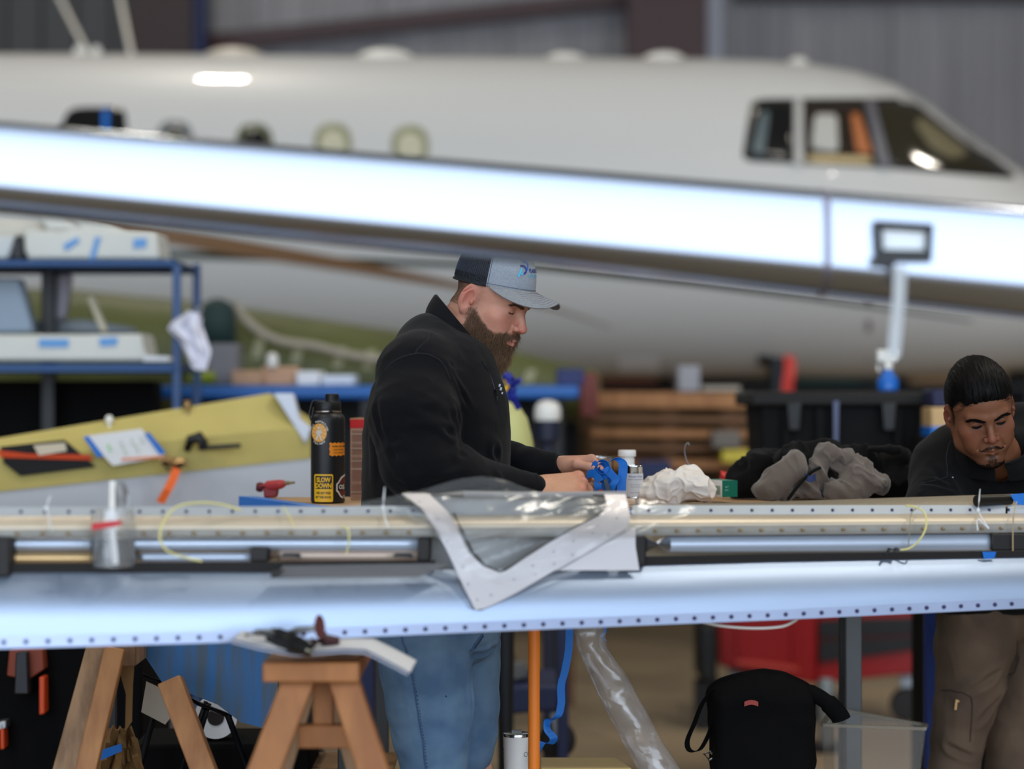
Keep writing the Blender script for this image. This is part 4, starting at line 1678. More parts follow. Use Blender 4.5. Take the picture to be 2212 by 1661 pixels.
# small knobs along the panel top
for a, b, rr, nm in ((405, 872, 0.014, 'round brass knob on the top edge of the yellow panel, nearer the blue bench'), (236, 905, 0.013, 'small white knob on the top edge of the yellow panel, further down the slope')):
    g = G()
    c = P(a, b, YP + ydep(a, 0) + .08)
    g.lathe(c - Vector((0, 0, 0.03)), [(0.008, -0.01), (0.006, 0.012), (rr, 0.02), (rr, 0.034), (rr * 0.5, 0.042)], n=16)
    tag(g.obj('knob', M_brass if a > 300 else M_white, smooth=True), nm, 'knob')
# trestle legs carrying the panel
for px in (60, 560):
    c = P(px, 1100, YP + 0.1)
    g = G()
    g.beam((c.x - 0.25, YP + 0.1, 0), (c.x, YP + 0.1, c.z - 0.1), 0.06, 0.05)
    g.obj('trestle_leg', M_dark, yw)
    g = G()
    g.beam((c.x + 0.25, YP + 0.1, 0), (c.x, YP + 0.1, c.z - 0.1), 0.06, 0.05)
    g.obj('trestle_leg', M_dark, yw)

# ================================================================ right background
# pallet rack of timber behind the men
pr = thing('timber_pallet', 'stacked wooden pallets far behind the jackets', 'pallet', tuple(P(1440, 1330, 11)))
YB = 10.8
for k, (ya, yb_) in enumerate(((846, 880), (896, 912), (926, 944), (958, 974), (990, 1012))):
    outline_slab('plank', [(1262 + 6 * k, ya), (1626, ya + 4), (1626, yb_ + 3), (1266 + 6 * k, yb_)], YB + (0 if k % 2 == 0 else 0.03), 0.10 if k % 2 else 0.03, M_wood if k % 2 == 0 else mat('dim_timber', (112, 78, 50), 0.7), pr, bevel=.004)
for a in (1272, 1430, 1560):
    outline_slab('post', [(a, 846), (a + 34, 846), (a + 34, 1150), (a, 1150)], YB + 0.08, 0.1, mat('dim_timber', (112, 78, 50), 0.7), pr, bevel=.004)
for a in (1200, 1600):
    outline_slab('leg', [(a, 1150), (a + 40, 1150), (a + 40, 1525), (a, 1525)], YB + 0.08, 0.1, mat('dim_timber', (112, 78, 50), 0.7), pr)
outline_slab('back_board', [(1250, 860), (1640, 860), (1640, 1150), (1250, 1150)], YB + 0.3, 0.02, mat('dark_ochre_board', (74, 54, 22), 0.7), pr)
clutter_box('carton', 1540, 1600, 932, 968, 10.64, 0.155, mat('grey_carton', (110, 104, 98), 0.7), 'grey carton among the wooden pallets')
clutter_box('yellow_case', 1560, 1622, 972, 1000, 10.64, 0.155, mat('yellow_case', (196, 178, 60), 0.5), 'yellow flat case at the foot of the wooden pallets', 'case')
clutter_box('blue_bin', 1380, 1450, 996, 1040, 10.6, 0.2, mat('navy_bin', (26, 40, 84), 0.5), 'navy blue bin low among the wooden pallets', 'bin')
clutter_box('blue_crate', 1204, 1262, 796, 834, 9.9, 0.25, mat('navy_crate', (26, 38, 92), 0.5), 'navy crate on the end of the blue bench', 'crate')
clutter_box('red_crate', 1254, 1292, 806, 900, 10.6, 0.2, mat('dull_red', (110, 44, 34), 0.5), 'dull red narrow box beyond the end of the blue bench')
# dark shelving along the far wall filled with goods
ws = thing('wall_shelving', 'dark shelving full of goods along the back wall', 'shelving', (0, 17.4, 0))
for z in (0.25, 0.85, 1.45):
    g = G()
    g.box((-5.5, 17.2, z - 0.03), (6.0, 17.8, z))
    g.obj('shelf', M_dark, ws)
for x in np.arange(-5.5, 6.1, 1.15):
    g = G()
    g.box((x - 0.03, 17.2, 0), (x + 0.03, 17.26, 1.5))
    g.obj('upright', M_dark, ws)
g = G()
g.box((-5.5, 17.8, 0), (6.0, 17.83, 1.55))
g.obj('back_panel', mat('dark_back_panel', (34, 34, 36), 0.7), ws)
rs = random.Random(5)
x = -5.2
for cn, cl_ in (('slate', (60, 62, 70)), ('charcoal', (40, 40, 46)), ('drab', (96, 84, 70)), ('pale grey', (130, 130, 134)), ('navy', (36, 44, 80)), ('brown', (86, 60, 40)), ('off-white', (170, 172, 176)),
                ('khaki', (70, 70, 60)), ('rust', (110, 60, 40)), ('black', (22, 22, 24)), ('teal', (30, 70, 74)), ('tan', (150, 120, 86)), ('olive', (66, 66, 36)), ('steel grey', (100, 104, 110))):
    w = rs.uniform(0.45, 0.7)
    h = rs.uniform(0.10, 0.28)
    g = G()
    g.box((x, 17.27, 1.453), (x + w, 17.7, 1.453 + h))
    tag(g.obj('storage_box', mat('goods_' + cn.replace(' ', '_'), cl_, 0.6), bevel=0.01), '%s storage box on top of the dark shelving along the back wall' % cn, 'box', 'boxes on the back wall shelving')
    x += w + rs.uniform(0.05, 0.25)
# grey-white things above the case
clutter_box('parts_tray', 1466, 1512, 790, 846, 10.85, 0.2, mat('pale_tray', (150, 150, 156), 0.6), 'pale upright tray below the jet belly', 'tray')
clutter_box('folded_sheet', 1516, 1600, 834, 846, 10.82, 0.3, mat('pale_sheet', (160, 152, 140), 0.7), 'pale folded sheet lying on top of the wooden pallets', 'sheet')

# big black lidded tote on a stand
tt = thing('storage_tote', 'large black lidded storage tote behind the jackets', 'tote', tuple(P(1815, 1010, 8.2)))
YT = 8.2
outline_slab('tote_body', [(1640, 872), (1990, 872), (1975, 1070), (1652, 1070)], YT + 0.02, 0.5, mat('black_tote', (8, 8, 9), 0.7, spec=0.2), tt, bevel=0.012)
outline_slab('lid', [(1622, 846), (2010, 846), (2012, 878), (1620, 878)], YT - 0.015, 0.58, mat('black_lid', (26, 25, 24), 0.6, spec=0.3), tt, bevel=0.012)
for a in (1690, 1762, 1930):
    outline_slab('rib', [(a, 880), (a + 20, 880), (a + 18, 1060), (a + 2, 1060)], YT - 0.005, 0.03, mat('black_tote', (8, 8, 9), 0.7, spec=0.2), tt, bevel=.004)
outline_slab('latch', [(1700, 870), (1732, 870), (1728, 930), (1704, 930)], YT - 0.03, 0.03, M_black, tt, bevel=.004)
outline_slab('latch', [(1905, 870), (1937, 870), (1933, 930), (1909, 930)], YT - 0.03, 0.03, M_black, tt, bevel=.004)
outline_slab('stripe', [(1801, 866), (1812, 866), (1810, 960), (1802, 960)], YT - 0.02, 0.02, mat('blue_grey_line', (90, 98, 128), 0.5), tt)
outline_slab('stand_top', [(1640, 1072), (1990, 1072), (1990, 1100), (1640, 1100)], YT + 0.05, 0.4, mat('black_cabinet', (7, 7, 8), 0.9, spec=0.2), tt)
for px_, y_ in ((1836, YT + .1), (1836, YT + .4)):
    g = G()
    x_ = P(px_, 0, y_).x
    g.box((x_ - .02, y_ - .02, 0), (x_ + .02, y_ + .02, P(0, 1100, y_).z))
    g.obj('stand_leg', M_black, tt)
# tan and blue box right of the tote, navy thing above
clutter_box('parts_carton', 2012, 2060, 880, 926, 8.0, 0.2, mat('tan_box', (200, 166, 118), 0.7), 'tan carton with a blue lower band behind the dark-haired man')
outline_slab('blue_band', [(2012, 922), (2062, 920), (2062, 940), (2012, 944)], 7.99, 0.2, M_blue, bpy.data.objects.get('parts_carton'))
clutter_box('navy_case', 2014, 2052, 842, 879, 8.02, 0.2, mat('navy_cloth', (22, 26, 64), 0.6), 'navy case behind the ear of the dark-haired man', 'case')
g = G()
pt = P(2036, 944, 7.9)
g.box((pt.x - 0.06, 7.95, 0), (pt.x + 0.6, 8.15, pt.z))
tag(g.obj('side_cabinet', mat('black_cabinet', (7, 7, 8), 0.9, spec=0.2)), 'black cabinet carrying the tan carton behind the dark-haired man', 'cabinet')

# yellow-green cone with a blue and yellow clamp on it, white round lid beyond
tk = thing('nose_cone', 'yellow-green primed cone behind the bearded man', 'aircraft part', tuple(P(1105, 1100, 7.3)))
g = G()
g.lathe(P(1092, 1150, 7.3), [(0.085, 0), (0.09, 0.12), (0.084, 0.27), (0.066, 0.345), (0.04, 0.385), (0.01, 0.395)], n=36)
g.obj('cone_shell', mat('yellow_green_pale', (196, 196, 130), 0.5), tk, smooth=True)
g = G()
g.lathe(P(1092, 1150, 7.3), [(0.02, -.86), (0.03, -0.02), (0.088, -.01), (0.088, 0)], n=36)
g.obj('pedestal', M_dark, tk, smooth=True)
cl = thing('spring_clamp', 'blue and yellow spring clamp gripping the top of the primed cone', 'clamp', tuple(P(1100, 868, 7.2)))
M_clb = mat('clamp_blue', (24, 40, 140), 0.4)
g = G()
g.tube(catmull([P(1090, 828, 7.18), P(1102, 838, 7.18), P(1106, 856, 7.18), P(1120, 882, 7.2)], 5), [0.018] * 8 + [0.014] * 4 + [0.009] * 4, 8)
g.obj('jaw', M_clb, cl, smooth=True)
g = G()
g.tube([P(1096, 834, 7.17), P(1110, 830, 7.16), P(1124, 820, 7.14)], [.014, 0.009, .008], 8)
g.obj('lever', M_clb, cl, smooth=True)
g = G()
g.tube([P(1080, 806, 7.2), P(1092, 812, 7.2), P(1106, 822, 7.18)], [.01, .016, .012], 8)
g.obj('lever', M_clb, cl, smooth=True)
g = G()
g.tube([P(1088, 822, 7.15), P(1096, 834, 7.15), P(1090, 844, 7.15)], 0.007, 8)
g.obj('spring', mat('clamp_yellow', (236, 190, 30), 0.4), cl, smooth=True)
lid = thing('stool', 'round white topped drum stool beyond the bearded man', 'stool', tuple(P(1182, 1200, 9.0)))
s9 = 9.0 / FPX
g = G()
g.lathe(P(1183, 908, 9.0), [(27 * s9, 0), (29 * s9, 8 * s9), (28 * s9, 26 * s9), (22 * s9, 38 * s9), (6 * s9, 44 * s9)], n=28)
g.obj('dome', M_white, lid, smooth=True)
g = G()
g.lathe(P(1183, 908, 9.0) - Vector((0, 0, P(0, 908, 9.0).z)), [(12 * s9, 0), (12 * s9, P(0, 960, 9.0).z), (25 * s9, P(0, 950, 9.0).z), (26 * s9, P(0, 908, 9.0).z)], n=28)
g.obj('drum', mat('navy_drum', (26, 30, 52), 0.5), lid, smooth=True)
# white curved skin right beside the cone (edge of a cowling)
g = G()
g.tube(catmull([P(1128, 905, 7.35), P(1140, 940, 7.35), P(1146, 985, 7.35), P(1148, 1060, 7.35)], 5), 0.012, 10)
g.obj('white_rim', M_white, tk, smooth=True)

# ================================================================ the table with the men's things
TZ = 1.145
tb = thing('work_table', 'work table with a cardboard covered top and blue taped edge behind the flap', 'table', (0.4, 6.3, 0))
g = G()
g.prism([(-0.735, 6.56, TZ - 0.035), (-0.50, 6.02, TZ - 0.035), (0.965, 6.02, TZ - 0.035), (0.965, 6.62, TZ - 0.035)], (0, 0, 0.031))
g.obj('table_top', M_bluepaint, tb)
g = G()
g.prism([(-0.70, 6.545, TZ - 0.004), (-0.475, 6.03, TZ - 0.004), (0.96, 6.03, TZ - 0.004), (0.96, 6.60, TZ - 0.004)], (0, 0, 0.004))
g.obj('cardboard_cover', M_card, tb)
g = G()
g.prism([(-0.742, 6.565, TZ - 0.03), (-0.50, 6.01, TZ - 0.03), (-0.455, 6.01, TZ - 0.03), (-0.70, 6.565, TZ - 0.03)], (0, 0, 0.032))
g.obj('blue_edge', mat('blue_edge_tape', (38, 120, 210), 0.5), tb)
for px, Y in ((826, 6.45), (1842, 6.45)):
    x = P(px, 0, Y).x
    g = G()
    w = 0.022 if px > 1000 else 0.017
    g.box((x - w, Y - 0.02, 0), (x + w, Y + 0.02, TZ - 0.035))
    g.obj('leg', mat('grey_table_leg', (84, 86, 88), 0.45, metal=0.3), tb, bevel=0.003)
for x, Y in ((-0.42, 6.12), (0.9, 6.5)):
    g = G()
    g.box((x - .02, Y - 0.02, 0), (x + .02, Y + 0.02, TZ - 0.035))
    g.obj('leg', mat('dark_table_leg', (52, 54, 58), 0.45, metal=0.3), tb, bevel=0.003)

# ---- water bottle with stickers
BY = 6.22
bs = BY / FPX
bc = P(708.3, 1087, BY)
bc.z = TZ + 0.001
BR = 37 * bs


def bz(py):
    return TZ + (1087 - py) * bs


wbt = thing('water_bottle', 'tall matte black water bottle covered in stickers on the table', 'bottle', tuple(bc))
M_btl = mat('matte_black_powdercoat', (24, 24, 27), 0.42, bump=0.05, bscale=900)
g = G()
g.lathe((bc.x, bc.y, TZ + .001), [(BR * .93, 0), (BR * .985, 0.003), (BR, 0.008), (BR, bz(912) - TZ), (BR * 0.985, bz(905) - TZ), (BR * 0.93, bz(899) - TZ), (BR * 0.82, bz(895) - TZ), (BR * .72, bz(893) - TZ), (BR * .70, bz(889) - TZ)], n=56)
g.obj('body', M_btl, wbt, smooth=True, auto=60)
g = G()
g.lathe((bc.x, bc.y, bz(890.6)), [(28.6 * bs, 0), (28.9 * bs, .001), (28.9 * bs, 2.6 * bs), (28.4 * bs, 3.0 * bs)], n=48)
g.obj('steel_ring', mat('shiny_ring', (210, 205, 200), 0.2, metal=1.0), wbt, smooth=True)
g = G()
g.lathe((bc.x, bc.y, bz(887.5)), [(28 * bs, 0), (28.2 * bs, .001), (28 * bs, 18 * bs), (27 * bs, 19.5 * bs), (14 * bs, 20.5 * bs)], n=48)
g.obj('lid', M_black, wbt, smooth=True, auto=40)
g = G()
sc = Vector((bc.x + 9 * bs, bc.y, bz(868)))
prof = [(16 * bs, 0), (16 * bs, 2 * bs), (14.5 * bs, 4.5 * bs), (14.2 * bs, 15.5 * bs), (13.2 * bs, 17 * bs), (0.001, 17.5 * bs)]
g.lathe(sc, prof, n=36)
g.obj('spout_cap', M_black, wbt, smooth=True, auto=40)
g = G()
for k in range(18):
    a = k / 18 * 2 * math.pi
    g.beam(sc + Vector((math.cos(a) * 14.3 * bs, math.sin(a) * 14.3 * bs, 5 * bs)), sc + Vector((math.cos(a) * 14.0 * bs, math.sin(a) * 14.0 * bs, 15 * bs)), 1.6 * bs, 1.6 * bs)
o = g.obj('grip_ridge', M_black, wbt)
o['kind'] = 'stuff'
g = G()
g.ribbon(catmull([Vector((bc.x + 9 * bs, bc.y, bz(866))), Vector((bc.x - 20 * bs, bc.y, bz(864.5))), Vector((bc.x - 33 * bs, bc.y, bz(866))), Vector((bc.x - 39 * bs, bc.y, bz(884))), Vector((bc.x - 41 * bs, bc.y, bz(897))), Vector((bc.x - 37 * bs, bc.y, bz(909))), Vector((bc.x - 33 * bs, bc.y, bz(898))), Vector((bc.x - 30 * bs, bc.y, bz(880)))], 6), 0.016, (0, 1, 0), 0.0022)
g.obj('carry_strap', M_black, wbt, smooth=True)


def onb(px, py, off=0.0004):
    """a spot on the bottle's curved side, given by where the photo shows it"""
    s_ = max(-0.999, min(0.999, (px - 708.3) / 37.0))
    a = math.asin(s_)
    r = BR + off
    return (bc.x + r * math.sin(a), bc.y - r * math.cos(a), bz(py))


def decal(outline, off, name, m, parent, rings=4, label=None):
    fine = []
    for i, p in enumerate(outline):
        q = outline[(i + 1) % len(outline)]
        n_ = max(1, int(math.hypot(q[0] - p[0], q[1] - p[1]) / 4))
        fine += [(p[0] + (q[0] - p[0]) * k / n_, p[1] + (q[1] - p[1]) * k / n_) for k in range(n_)]
    n = len(fine)
    cx, cy = sum(p[0] for p in fine) / n, sum(p[1] for p in fine) / n
    V = [onb(cx, cy, off)]
    F = []
    for r in range(1, rings + 1):
        V += [onb(cx + (x - cx) * r / rings, cy + (y - cy) * r / rings, off) for x, y in fine]
    F += [(0, 1 + (k + 1) % n, 1 + k) for k in range(n)]
    for r in range(rings - 1):
        for k in range(n):
            a, b = 1 + r * n + k, 1 + r * n + (k + 1) % n
            F.append((a, b, b + n, a + n))
    return mk(name, V, F, m, parent, True, label=label)


def btext(s_, size, cx, cy, off, name, m, parent, bold=0.0, wid=1.0, spacing=1.0):
    V, F = text_geo(s_, size, lambda x, y: onb(cx + x * wid, cy - y, off), bold=bold, spacing=spacing)
    return mk(name, V, F, m, parent)


M_ylw = mat('sticker_yellow', (238, 184, 32), 0.4)
M_ink2 = mat('sticker_black', (20, 18, 16), 0.4)
M_wht = mat('sticker_white', (225, 218, 208), 0.4)
# SLOW DOWN sticker
st = decal(rounded([(681.5, 1083), (681.5, 1023.5), (721.8, 1023.5), (721.8, 1083)], 0.07), 0.0005, 'sticker', M_ylw, wbt, label='yellow and black slow down sticker')
decal([(684, 1055), (684, 1027), (719.6, 1027), (719.6, 1055)], 0.0008, 'black_field', M_ink2, st)
btext('SLOW', 14, 701.5, 1036, 0.0011, 'lettering', M_ylw, st, bold=0.55, wid=0.80, spacing=0.92)
btext('DOWN', 14, 701.5, 1048.5, 0.0011, 'lettering', M_ylw, st, bold=0.55, wid=0.76, spacing=0.92)
btext('WE GET PAID', 6.6, 701.5, 1064, 0.0009, 'lettering', M_ink2, st, bold=0.22, wid=0.78)
btext('BY THE HOUR', 6.6, 701.5, 1073, 0.0009, 'lettering', M_ink2, st, bold=0.22, wid=0.78)
# round orange sticker with a standing figure and a ring of words
st = decal(oval(692, 934.5, 20.5, 27, 36, 2.0), 0.0003, 'sticker', M_ink2, wbt, label='round orange sticker with a white figure')
decal(oval(692, 934.5, 16.6, 20, 36, 2.0), 0.0006, 'orange_disc', mat('sticker_orange', (222, 160, 76), 0.45), st)
M_ray = mat('sticker_pale_orange', (236, 188, 112), 0.45)
for k in range(12):
    a = k / 12 * 6.283 + .13
    decal([(692 + 5 * math.cos(a), 934.5 + 6 * math.sin(a)), (692 + 15.4 * math.cos(a - .07), 934.5 + 18.6 * math.sin(a - .07)), (692 + 15.4 * math.cos(a + .07), 934.5 + 18.6 * math.sin(a + .07))], 0.0008, 'ray', M_ray, st, 2)
M_fig = mat('sticker_figure', (206, 202, 196), 0.45)
for poly in (oval(691.5, 924, 2.3, 3.0, 12, 2.0), [(687.5, 929), (695.5, 929), (694.5, 938), (688.5, 938)], [(688, 940), (691.3, 940), (688.5, 949.5), (684.8, 949.5)], [(692, 940), (695, 940), (698.6, 949.5), (695, 949.5)],
             [(687.5, 929), (685, 936), (687, 937), (689, 932)], [(695.5, 929), (699.5, 934), (697, 937), (694.5, 932)], [(695.6, 921), (696.8, 921), (697.3, 930), (696.3, 930)], [(688.6, 938), (694.4, 938), (695, 941), (688, 941)]):
    decal(poly, 0.0011, 'figure', M_fig, st, 2)


def arc_text(s_, size, a0, a1, rx, ry, flip, name):
    n = len(s_)
    for i, ch in enumerate(s_):
        if ch == ' ':
            continue
        a = math.radians(a0 + (a1 - a0) * (i / (n - 1)))
        cx, cy = 692 + rx * math.cos(a), 934.5 - ry * math.sin(a)
        rot = (a - math.pi / 2) if not flip else (a + math.pi / 2)

        def fn(x, y):
            return onb(cx + (x * math.cos(rot) - y * math.sin(rot)) * 0.85, cy - (x * math.sin(rot) + y * math.cos(rot)), 0.0007)
        V, F = text_geo(ch, size, fn, bold=0.12)
        mk(name, V, F, M_wht, st)


arc_text('FALL PROTECTION', 6.2, 165, 15, 18.6, 24, False, 'letter')
arc_text('TRAINED', 6.2, 232, 308, 18.6, 24, True, 'letter')
# torn orange banner sticker
jag = [(714, 957)] + [(717 + 4 * i, 956 + (1.5 if i % 2 else -1)) for i in range(7)] + [(744.2, 958), (744.2, 983)] + [(741 - 4 * i, 983.5 + (1.6 if i % 2 else -1)) for i in range(6)] + [(714, 982), (715.5, 975), (713.6, 969), (715.4, 963)]
st = decal(jag, 0.0005, 'sticker', mat('sticker_deep_orange', (232, 140, 38), 0.45), wbt, label='torn-edged orange sticker')
btext("WHEN I'M HE", 4.6, 732, 964, 0.0009, 'lettering', M_ink2, st, bold=0.1, wid=.9)
btext('I ALSO HAVE', 4.0, 732, 971, 0.0009, 'lettering', M_ink2, st, bold=0.05, wid=.9)
btext('YOU HAVE T', 4.0, 733, 977.5, 0.0009, 'lettering', M_ink2, st, bold=0.05, wid=.9)
# maroon badge wrapping round the side
st = decal([(745, 1024), (738, 1030), (731.5, 1042), (728.6, 1044), (728.4, 1060), (731, 1062), (737, 1073), (745, 1078)], 0.0005, 'sticker', M_wht, wbt, label='dark red badge sticker with a white edge')
decal([(745, 1027), (739, 1033), (733, 1044), (733, 1060), (738, 1070), (745, 1075)], 0.0008, 'red_field', mat('sticker_maroon', (96, 36, 34), 0.45), st)
decal([(745, 1044), (731, 1044.5), (731, 1059), (745, 1059)], 0.0011, 'band', M_ink2, st)
btext('OS', 13, 738.5, 1051.5, 0.0014, 'lettering', M_wht, st, bold=.35, wid=.6)

# ---- printed carton half hidden behind the man
cb = thing('food_carton', 'tall printed carton with a red top behind the back of the bearded man', 'box', tuple(P(775, 1080, 6.4)))
outline_slab('carton_body', [(757, 906), (800, 906), (800, 1080), (757, 1080)], 6.38, 0.06, mat('printed_beige', (196, 160, 136), 0.7), cb, bevel=0.002)
outline_slab('red_top', [(756.5, 906), (800, 906), (800, 925), (756.5, 925)], 6.379, 0.062, mat('bright_red_card', (206, 20, 24), 0.5), cb)
outline_slab('torn_flap', [(756, 904), (775, 902), (800, 905), (800, 908), (756, 908)], 6.385, 0.04, M_card, cb)
g = G()
for k, py in enumerate(np.arange(929, 1074, 3.2)):
    if k % 9 == 8:
        continue
    a = 759 + (k * 7 % 3) * 0.4
    g.prism([P(a, py, 6.378), P(798, py, 6.378), P(798, py + 1.3, 6.378), P(a, py + 1.3, 6.378)], (0, 0.0008, 0))
o = g.obj('fine_print', mat('brown_print', (150, 100, 84), 0.7), cb)
o['kind'] = 'stuff'
for py in (937, 968, 995, 1012, 1062):
    outline_slab('rule_line', [(757.5, py), (799, py), (799, py + 1.4), (757.5, py + 1.4)], 6.377, 0.001, mat('pale_rule', (214, 196, 176), 0.7), cb)

# ---- red pneumatic drill on the table corner
dr = thing('red_drill', 'small red drill lying on the table corner beside the bottle', 'drill', tuple(P(590, 1076, 6.5)))
M_redp = mat('red_plastic', (132, 24, 28), 0.45)
M_red2 = mat('pale_red_plastic', (170, 52, 52), 0.45)
g = G()
g.tube([P(562, 1052, 6.52), P(580, 1049, 6.5), P(606, 1046, 6.48), P(616, 1044, 6.48)], [0.010, 0.014, 0.013, 0.008], 14)
g.obj('body', M_red2, dr, smooth=True)
outline_slab('handle', [(568, 1054), (602, 1052), (598, 1074), (570, 1075)], 6.49, 0.03, M_redp, dr, bevel=0.004)
g = G()
g.lathe(P(560, 1052, 6.52), [(0.012, -0.01), (0.014, 0), (0.010, 0.008)], (-1, 0, 0.1), 14)
g.obj('end_cap', mat('dark_red_cap', (92, 28, 30), 0.5), dr, smooth=True)
g = G()
g.cyl(P(614, 1044, 6.48), P(626, 1043, 6.48), 0.006, 0.005)
g.cyl(P(626, 1043, 6.48), P(637, 1042, 6.48), 0.0035, 0.0035)
g.obj('chuck', mat('brass_chuck', (126, 112, 80), 0.4, metal=.8), dr, smooth=True)

# ---- tins and jar by the hands
TY = 6.12
ts = TY / FPX


def tin(cx, y0, y1, r, Y, name, label, lab=None):
    s_ = Y / FPX
    c = P(cx, y1, Y)
    t = thing(name, label, 'can', tuple(c))
    h = (y1 - y0) * s_
    R_ = r * s_
    g = G()
    g.lathe(c, [(R_ * .97, 0), (R_, 0.001), (R_, .004), (R_ * .985, .005), (R_ * .985, h - .005), (R_, h - .004), (R_, h - 0.001), (R_ * .97, h), (R_ * .93, h), (R_ * .92, h - .003), (R_ * .1, h - .003)], n=48)
    g.obj('tin_body', mat('bright_tinplate', (205, 205, 204), 0.16, metal=1.0), t, smooth=True, auto=50)
    return t, c, R_, s_


t1, c1, R1, s1 = tin(1366.8, 1005, 1077, 22, TY, 'paint_tin', 'silver tin with a printed white paper label beside the blue tape')
g = G()
rows = []
for a in np.linspace(-2.0, 2.0, 34):
    rows.append([(c1.x + (R1 + .0006) * math.sin(a), c1.y - (R1 + .0006) * math.cos(a), c1.z + (1077 - py) * s1) for py in (1072, 1048, 1022)])
g.sheet(rows)
lb = g.obj('paper_label', mat('label_white', (206, 204, 206), 0.6), t1, smooth=True)


def on1(px, py):
    a = (px - 1366.8) / 22.0
    return (c1.x + (R1 + .0012) * math.sin(a), c1.y - (R1 + .0012) * math.cos(a), c1.z + (1077 - py) * s1)


for s_, sz, cx, cy, m_ in (('Falcon Crest', 6.2, 1373, 1028.5, mat('label_blue_ink', (70, 84, 150), 0.6)), ('Exterior Topcoat Black', 3.6, 1373, 1035, mat('label_blue_ink', (70, 84, 150), 0.6)),
                           ('mix ratio by volume 2:1', 2.6, 1372, 1046, mat('label_grey_ink', (120, 118, 126), 0.6)), ('shake well before use', 2.6, 1372, 1051, mat('label_grey_ink', (120, 118, 126), 0.6)), ('danger flammable', 2.8, 1370, 1063, mat('label_grey_ink', (120, 118, 126), 0.6))):
    V, F = text_geo(s_, sz, lambda x, y: on1(cx + x, cy - y))
    mk('lettering', V, F, m_, lb)
jr = thing('white_bottle', 'white plastic jar with a ribbed screw lid standing behind the labelled tin', 'jar', tuple(P(1355, 1080, 6.3)))
s63 = 6.3 / FPX
c = P(1354.5, 1078, 6.3)
g = G()
g.lathe(c, [(15 * s63, 0), (16 * s63, 2 * s63), (16 * s63, 88 * s63), (14.5 * s63, 92 * s63)], n=36)
g.obj('jar_body', mat('white_plastic', (226, 224, 220), 0.4), jr, smooth=True)
g = G()
g.lathe(c + Vector((0, 0, 92 * s63)), [(19 * s63, 0), (19.3 * s63, 1 * s63), (19.3 * s63, 12 * s63), (18 * s63, 14 * s63), (.001, 14.2 * s63)], n=48)
g.obj('lid', mat('white_plastic', (226, 224, 220), 0.4), jr, smooth=True, auto=40)
t2, c2, R2, s2 = tin(1297, 986, 1078, 28, 6.42, 'steel_tin', 'wide open silver tin standing behind the far hand of the bearded man')

# ---- crumpled white cloth, blue box, wire, green box, red item
sd = SDF((P(1375, 1085, 6.15).x, 6.02, TZ), (P(1540, 0, 6.15).x, 6.30, TZ + 0.10), 0.0025)
rr = random.Random(3)
cy = 6.14
for px, py, r in ((1405, 1062, 24), (1420, 1050, 20), (1440, 1046, 22), (1462, 1044, 22), (1484, 1042, 22), (1500, 1050, 22), (1512, 1066, 18), (1470, 1064, 24), (1436, 1066, 22), (1398, 1070, 14), (1520, 1060, 10), (1500, 1034, 12), (1478, 1032, 12)):
    sd.ell(P(px, py, cy + rr.uniform(-.02, .02)), (r * 1.15 * ts, 0.05, r * 0.95 * ts), 0.035)
V, F = sd.mesh(1)
N = normals(V, F)
q = V + 0.012 * np.c_[vnoise(V, 18, 1), vnoise(V, 18, 2), vnoise(V, 18, 3)]
d = 0.013 * ((1 - np.abs(vnoise(q * np.array([1, 1, .6]), 24, 3))) ** 3 - 0.45) + 0.005 * ((1 - np.abs(vnoise(q, 52, 8))) ** 3 - 0.4)
V = V + N * d[:, None]
V[:, 2] = np.maximum(V[:, 2], TZ + 0.0012)
tag(mk('shop_rag', V, F, mat('white_rag', (222, 214, 206), 0.85, bump=0.1, bscale=400), None, True), 'crumpled white rag between the labelled tin and the green carton', 'rag')
bx = thing('blue_carton', 'small blue and white carton behind the crumpled rag', 'box', tuple(P(1494, 1078, 6.42)))
outline_slab('carton_body', [(1464, 1026), (1522, 1026), (1522, 1078), (1464, 1078)], 6.36, 0.08, mat('white_card', (206, 210, 222), 0.6), bx, bevel=.001)
outline_slab('blue_lid', [(1463, 1015), (1514, 1013), (1514, 1030), (1463, 1030)], 6.355, 0.06, M_blue, bx, bevel=.001)
outline_slab('tape_piece', [(1468, 1062), (1500, 1062), (1500, 1079), (1468, 1079)], 6.10, 0.03, M_blue, None)
tag(bpy.data.objects['tape_piece'], 'blue strip of tape under the front of the crumpled rag', 'tape')
g = G()
g.tube(catmull([P(1495, 1014, 6.38), P(1484, 996, 6.38), P(1479, 978, 6.38), P(1480, 964, 6.38), P(1486, 956, 6.38), P(1489, 962, 6.38)], 6), 0.0013, 8)
tag(g.obj('wire_hook', mat('bright_wire', (170, 170, 176), 0.3, metal=1.0), smooth=True), 'thin bent wire sticking up from the blue carton', 'wire')
gb = thing('green_carton', 'small green carton with a white barcode end lying beside the rag', 'box', tuple(P(1560, 1076, 6.2)))
g = G()
A_, B_, C_ = P(1526, 1070, 6.25), P(1560, 1074, 6.14), P(1593, 1073, 6.2)
for (u, v, m_, nm) in ((A_, B_, M_paper, 'barcode_end'), (B_, C_, mat('teal_green_card', (18, 108, 88), 0.45), 'green_side')):
    g = G()
    h = Vector((0, 0, 36 * ts))
    nrm = (v - u).cross(h).normalized()
    g._add([u, v, v + h, u + h], [(0, 1, 2, 3)])
    g.obj(nm, m_, gb)
g = G()
D_ = A_ + (C_ - B_)
h = Vector((0, 0, 35.5 * ts))
e = Vector((0, 0.0012, 0))
g.prism([A_ + e, B_ + e, C_ + e, D_ + e], h)
g.obj('carton_body', mat('green_top_card', (70, 132, 110), 0.5), gb)
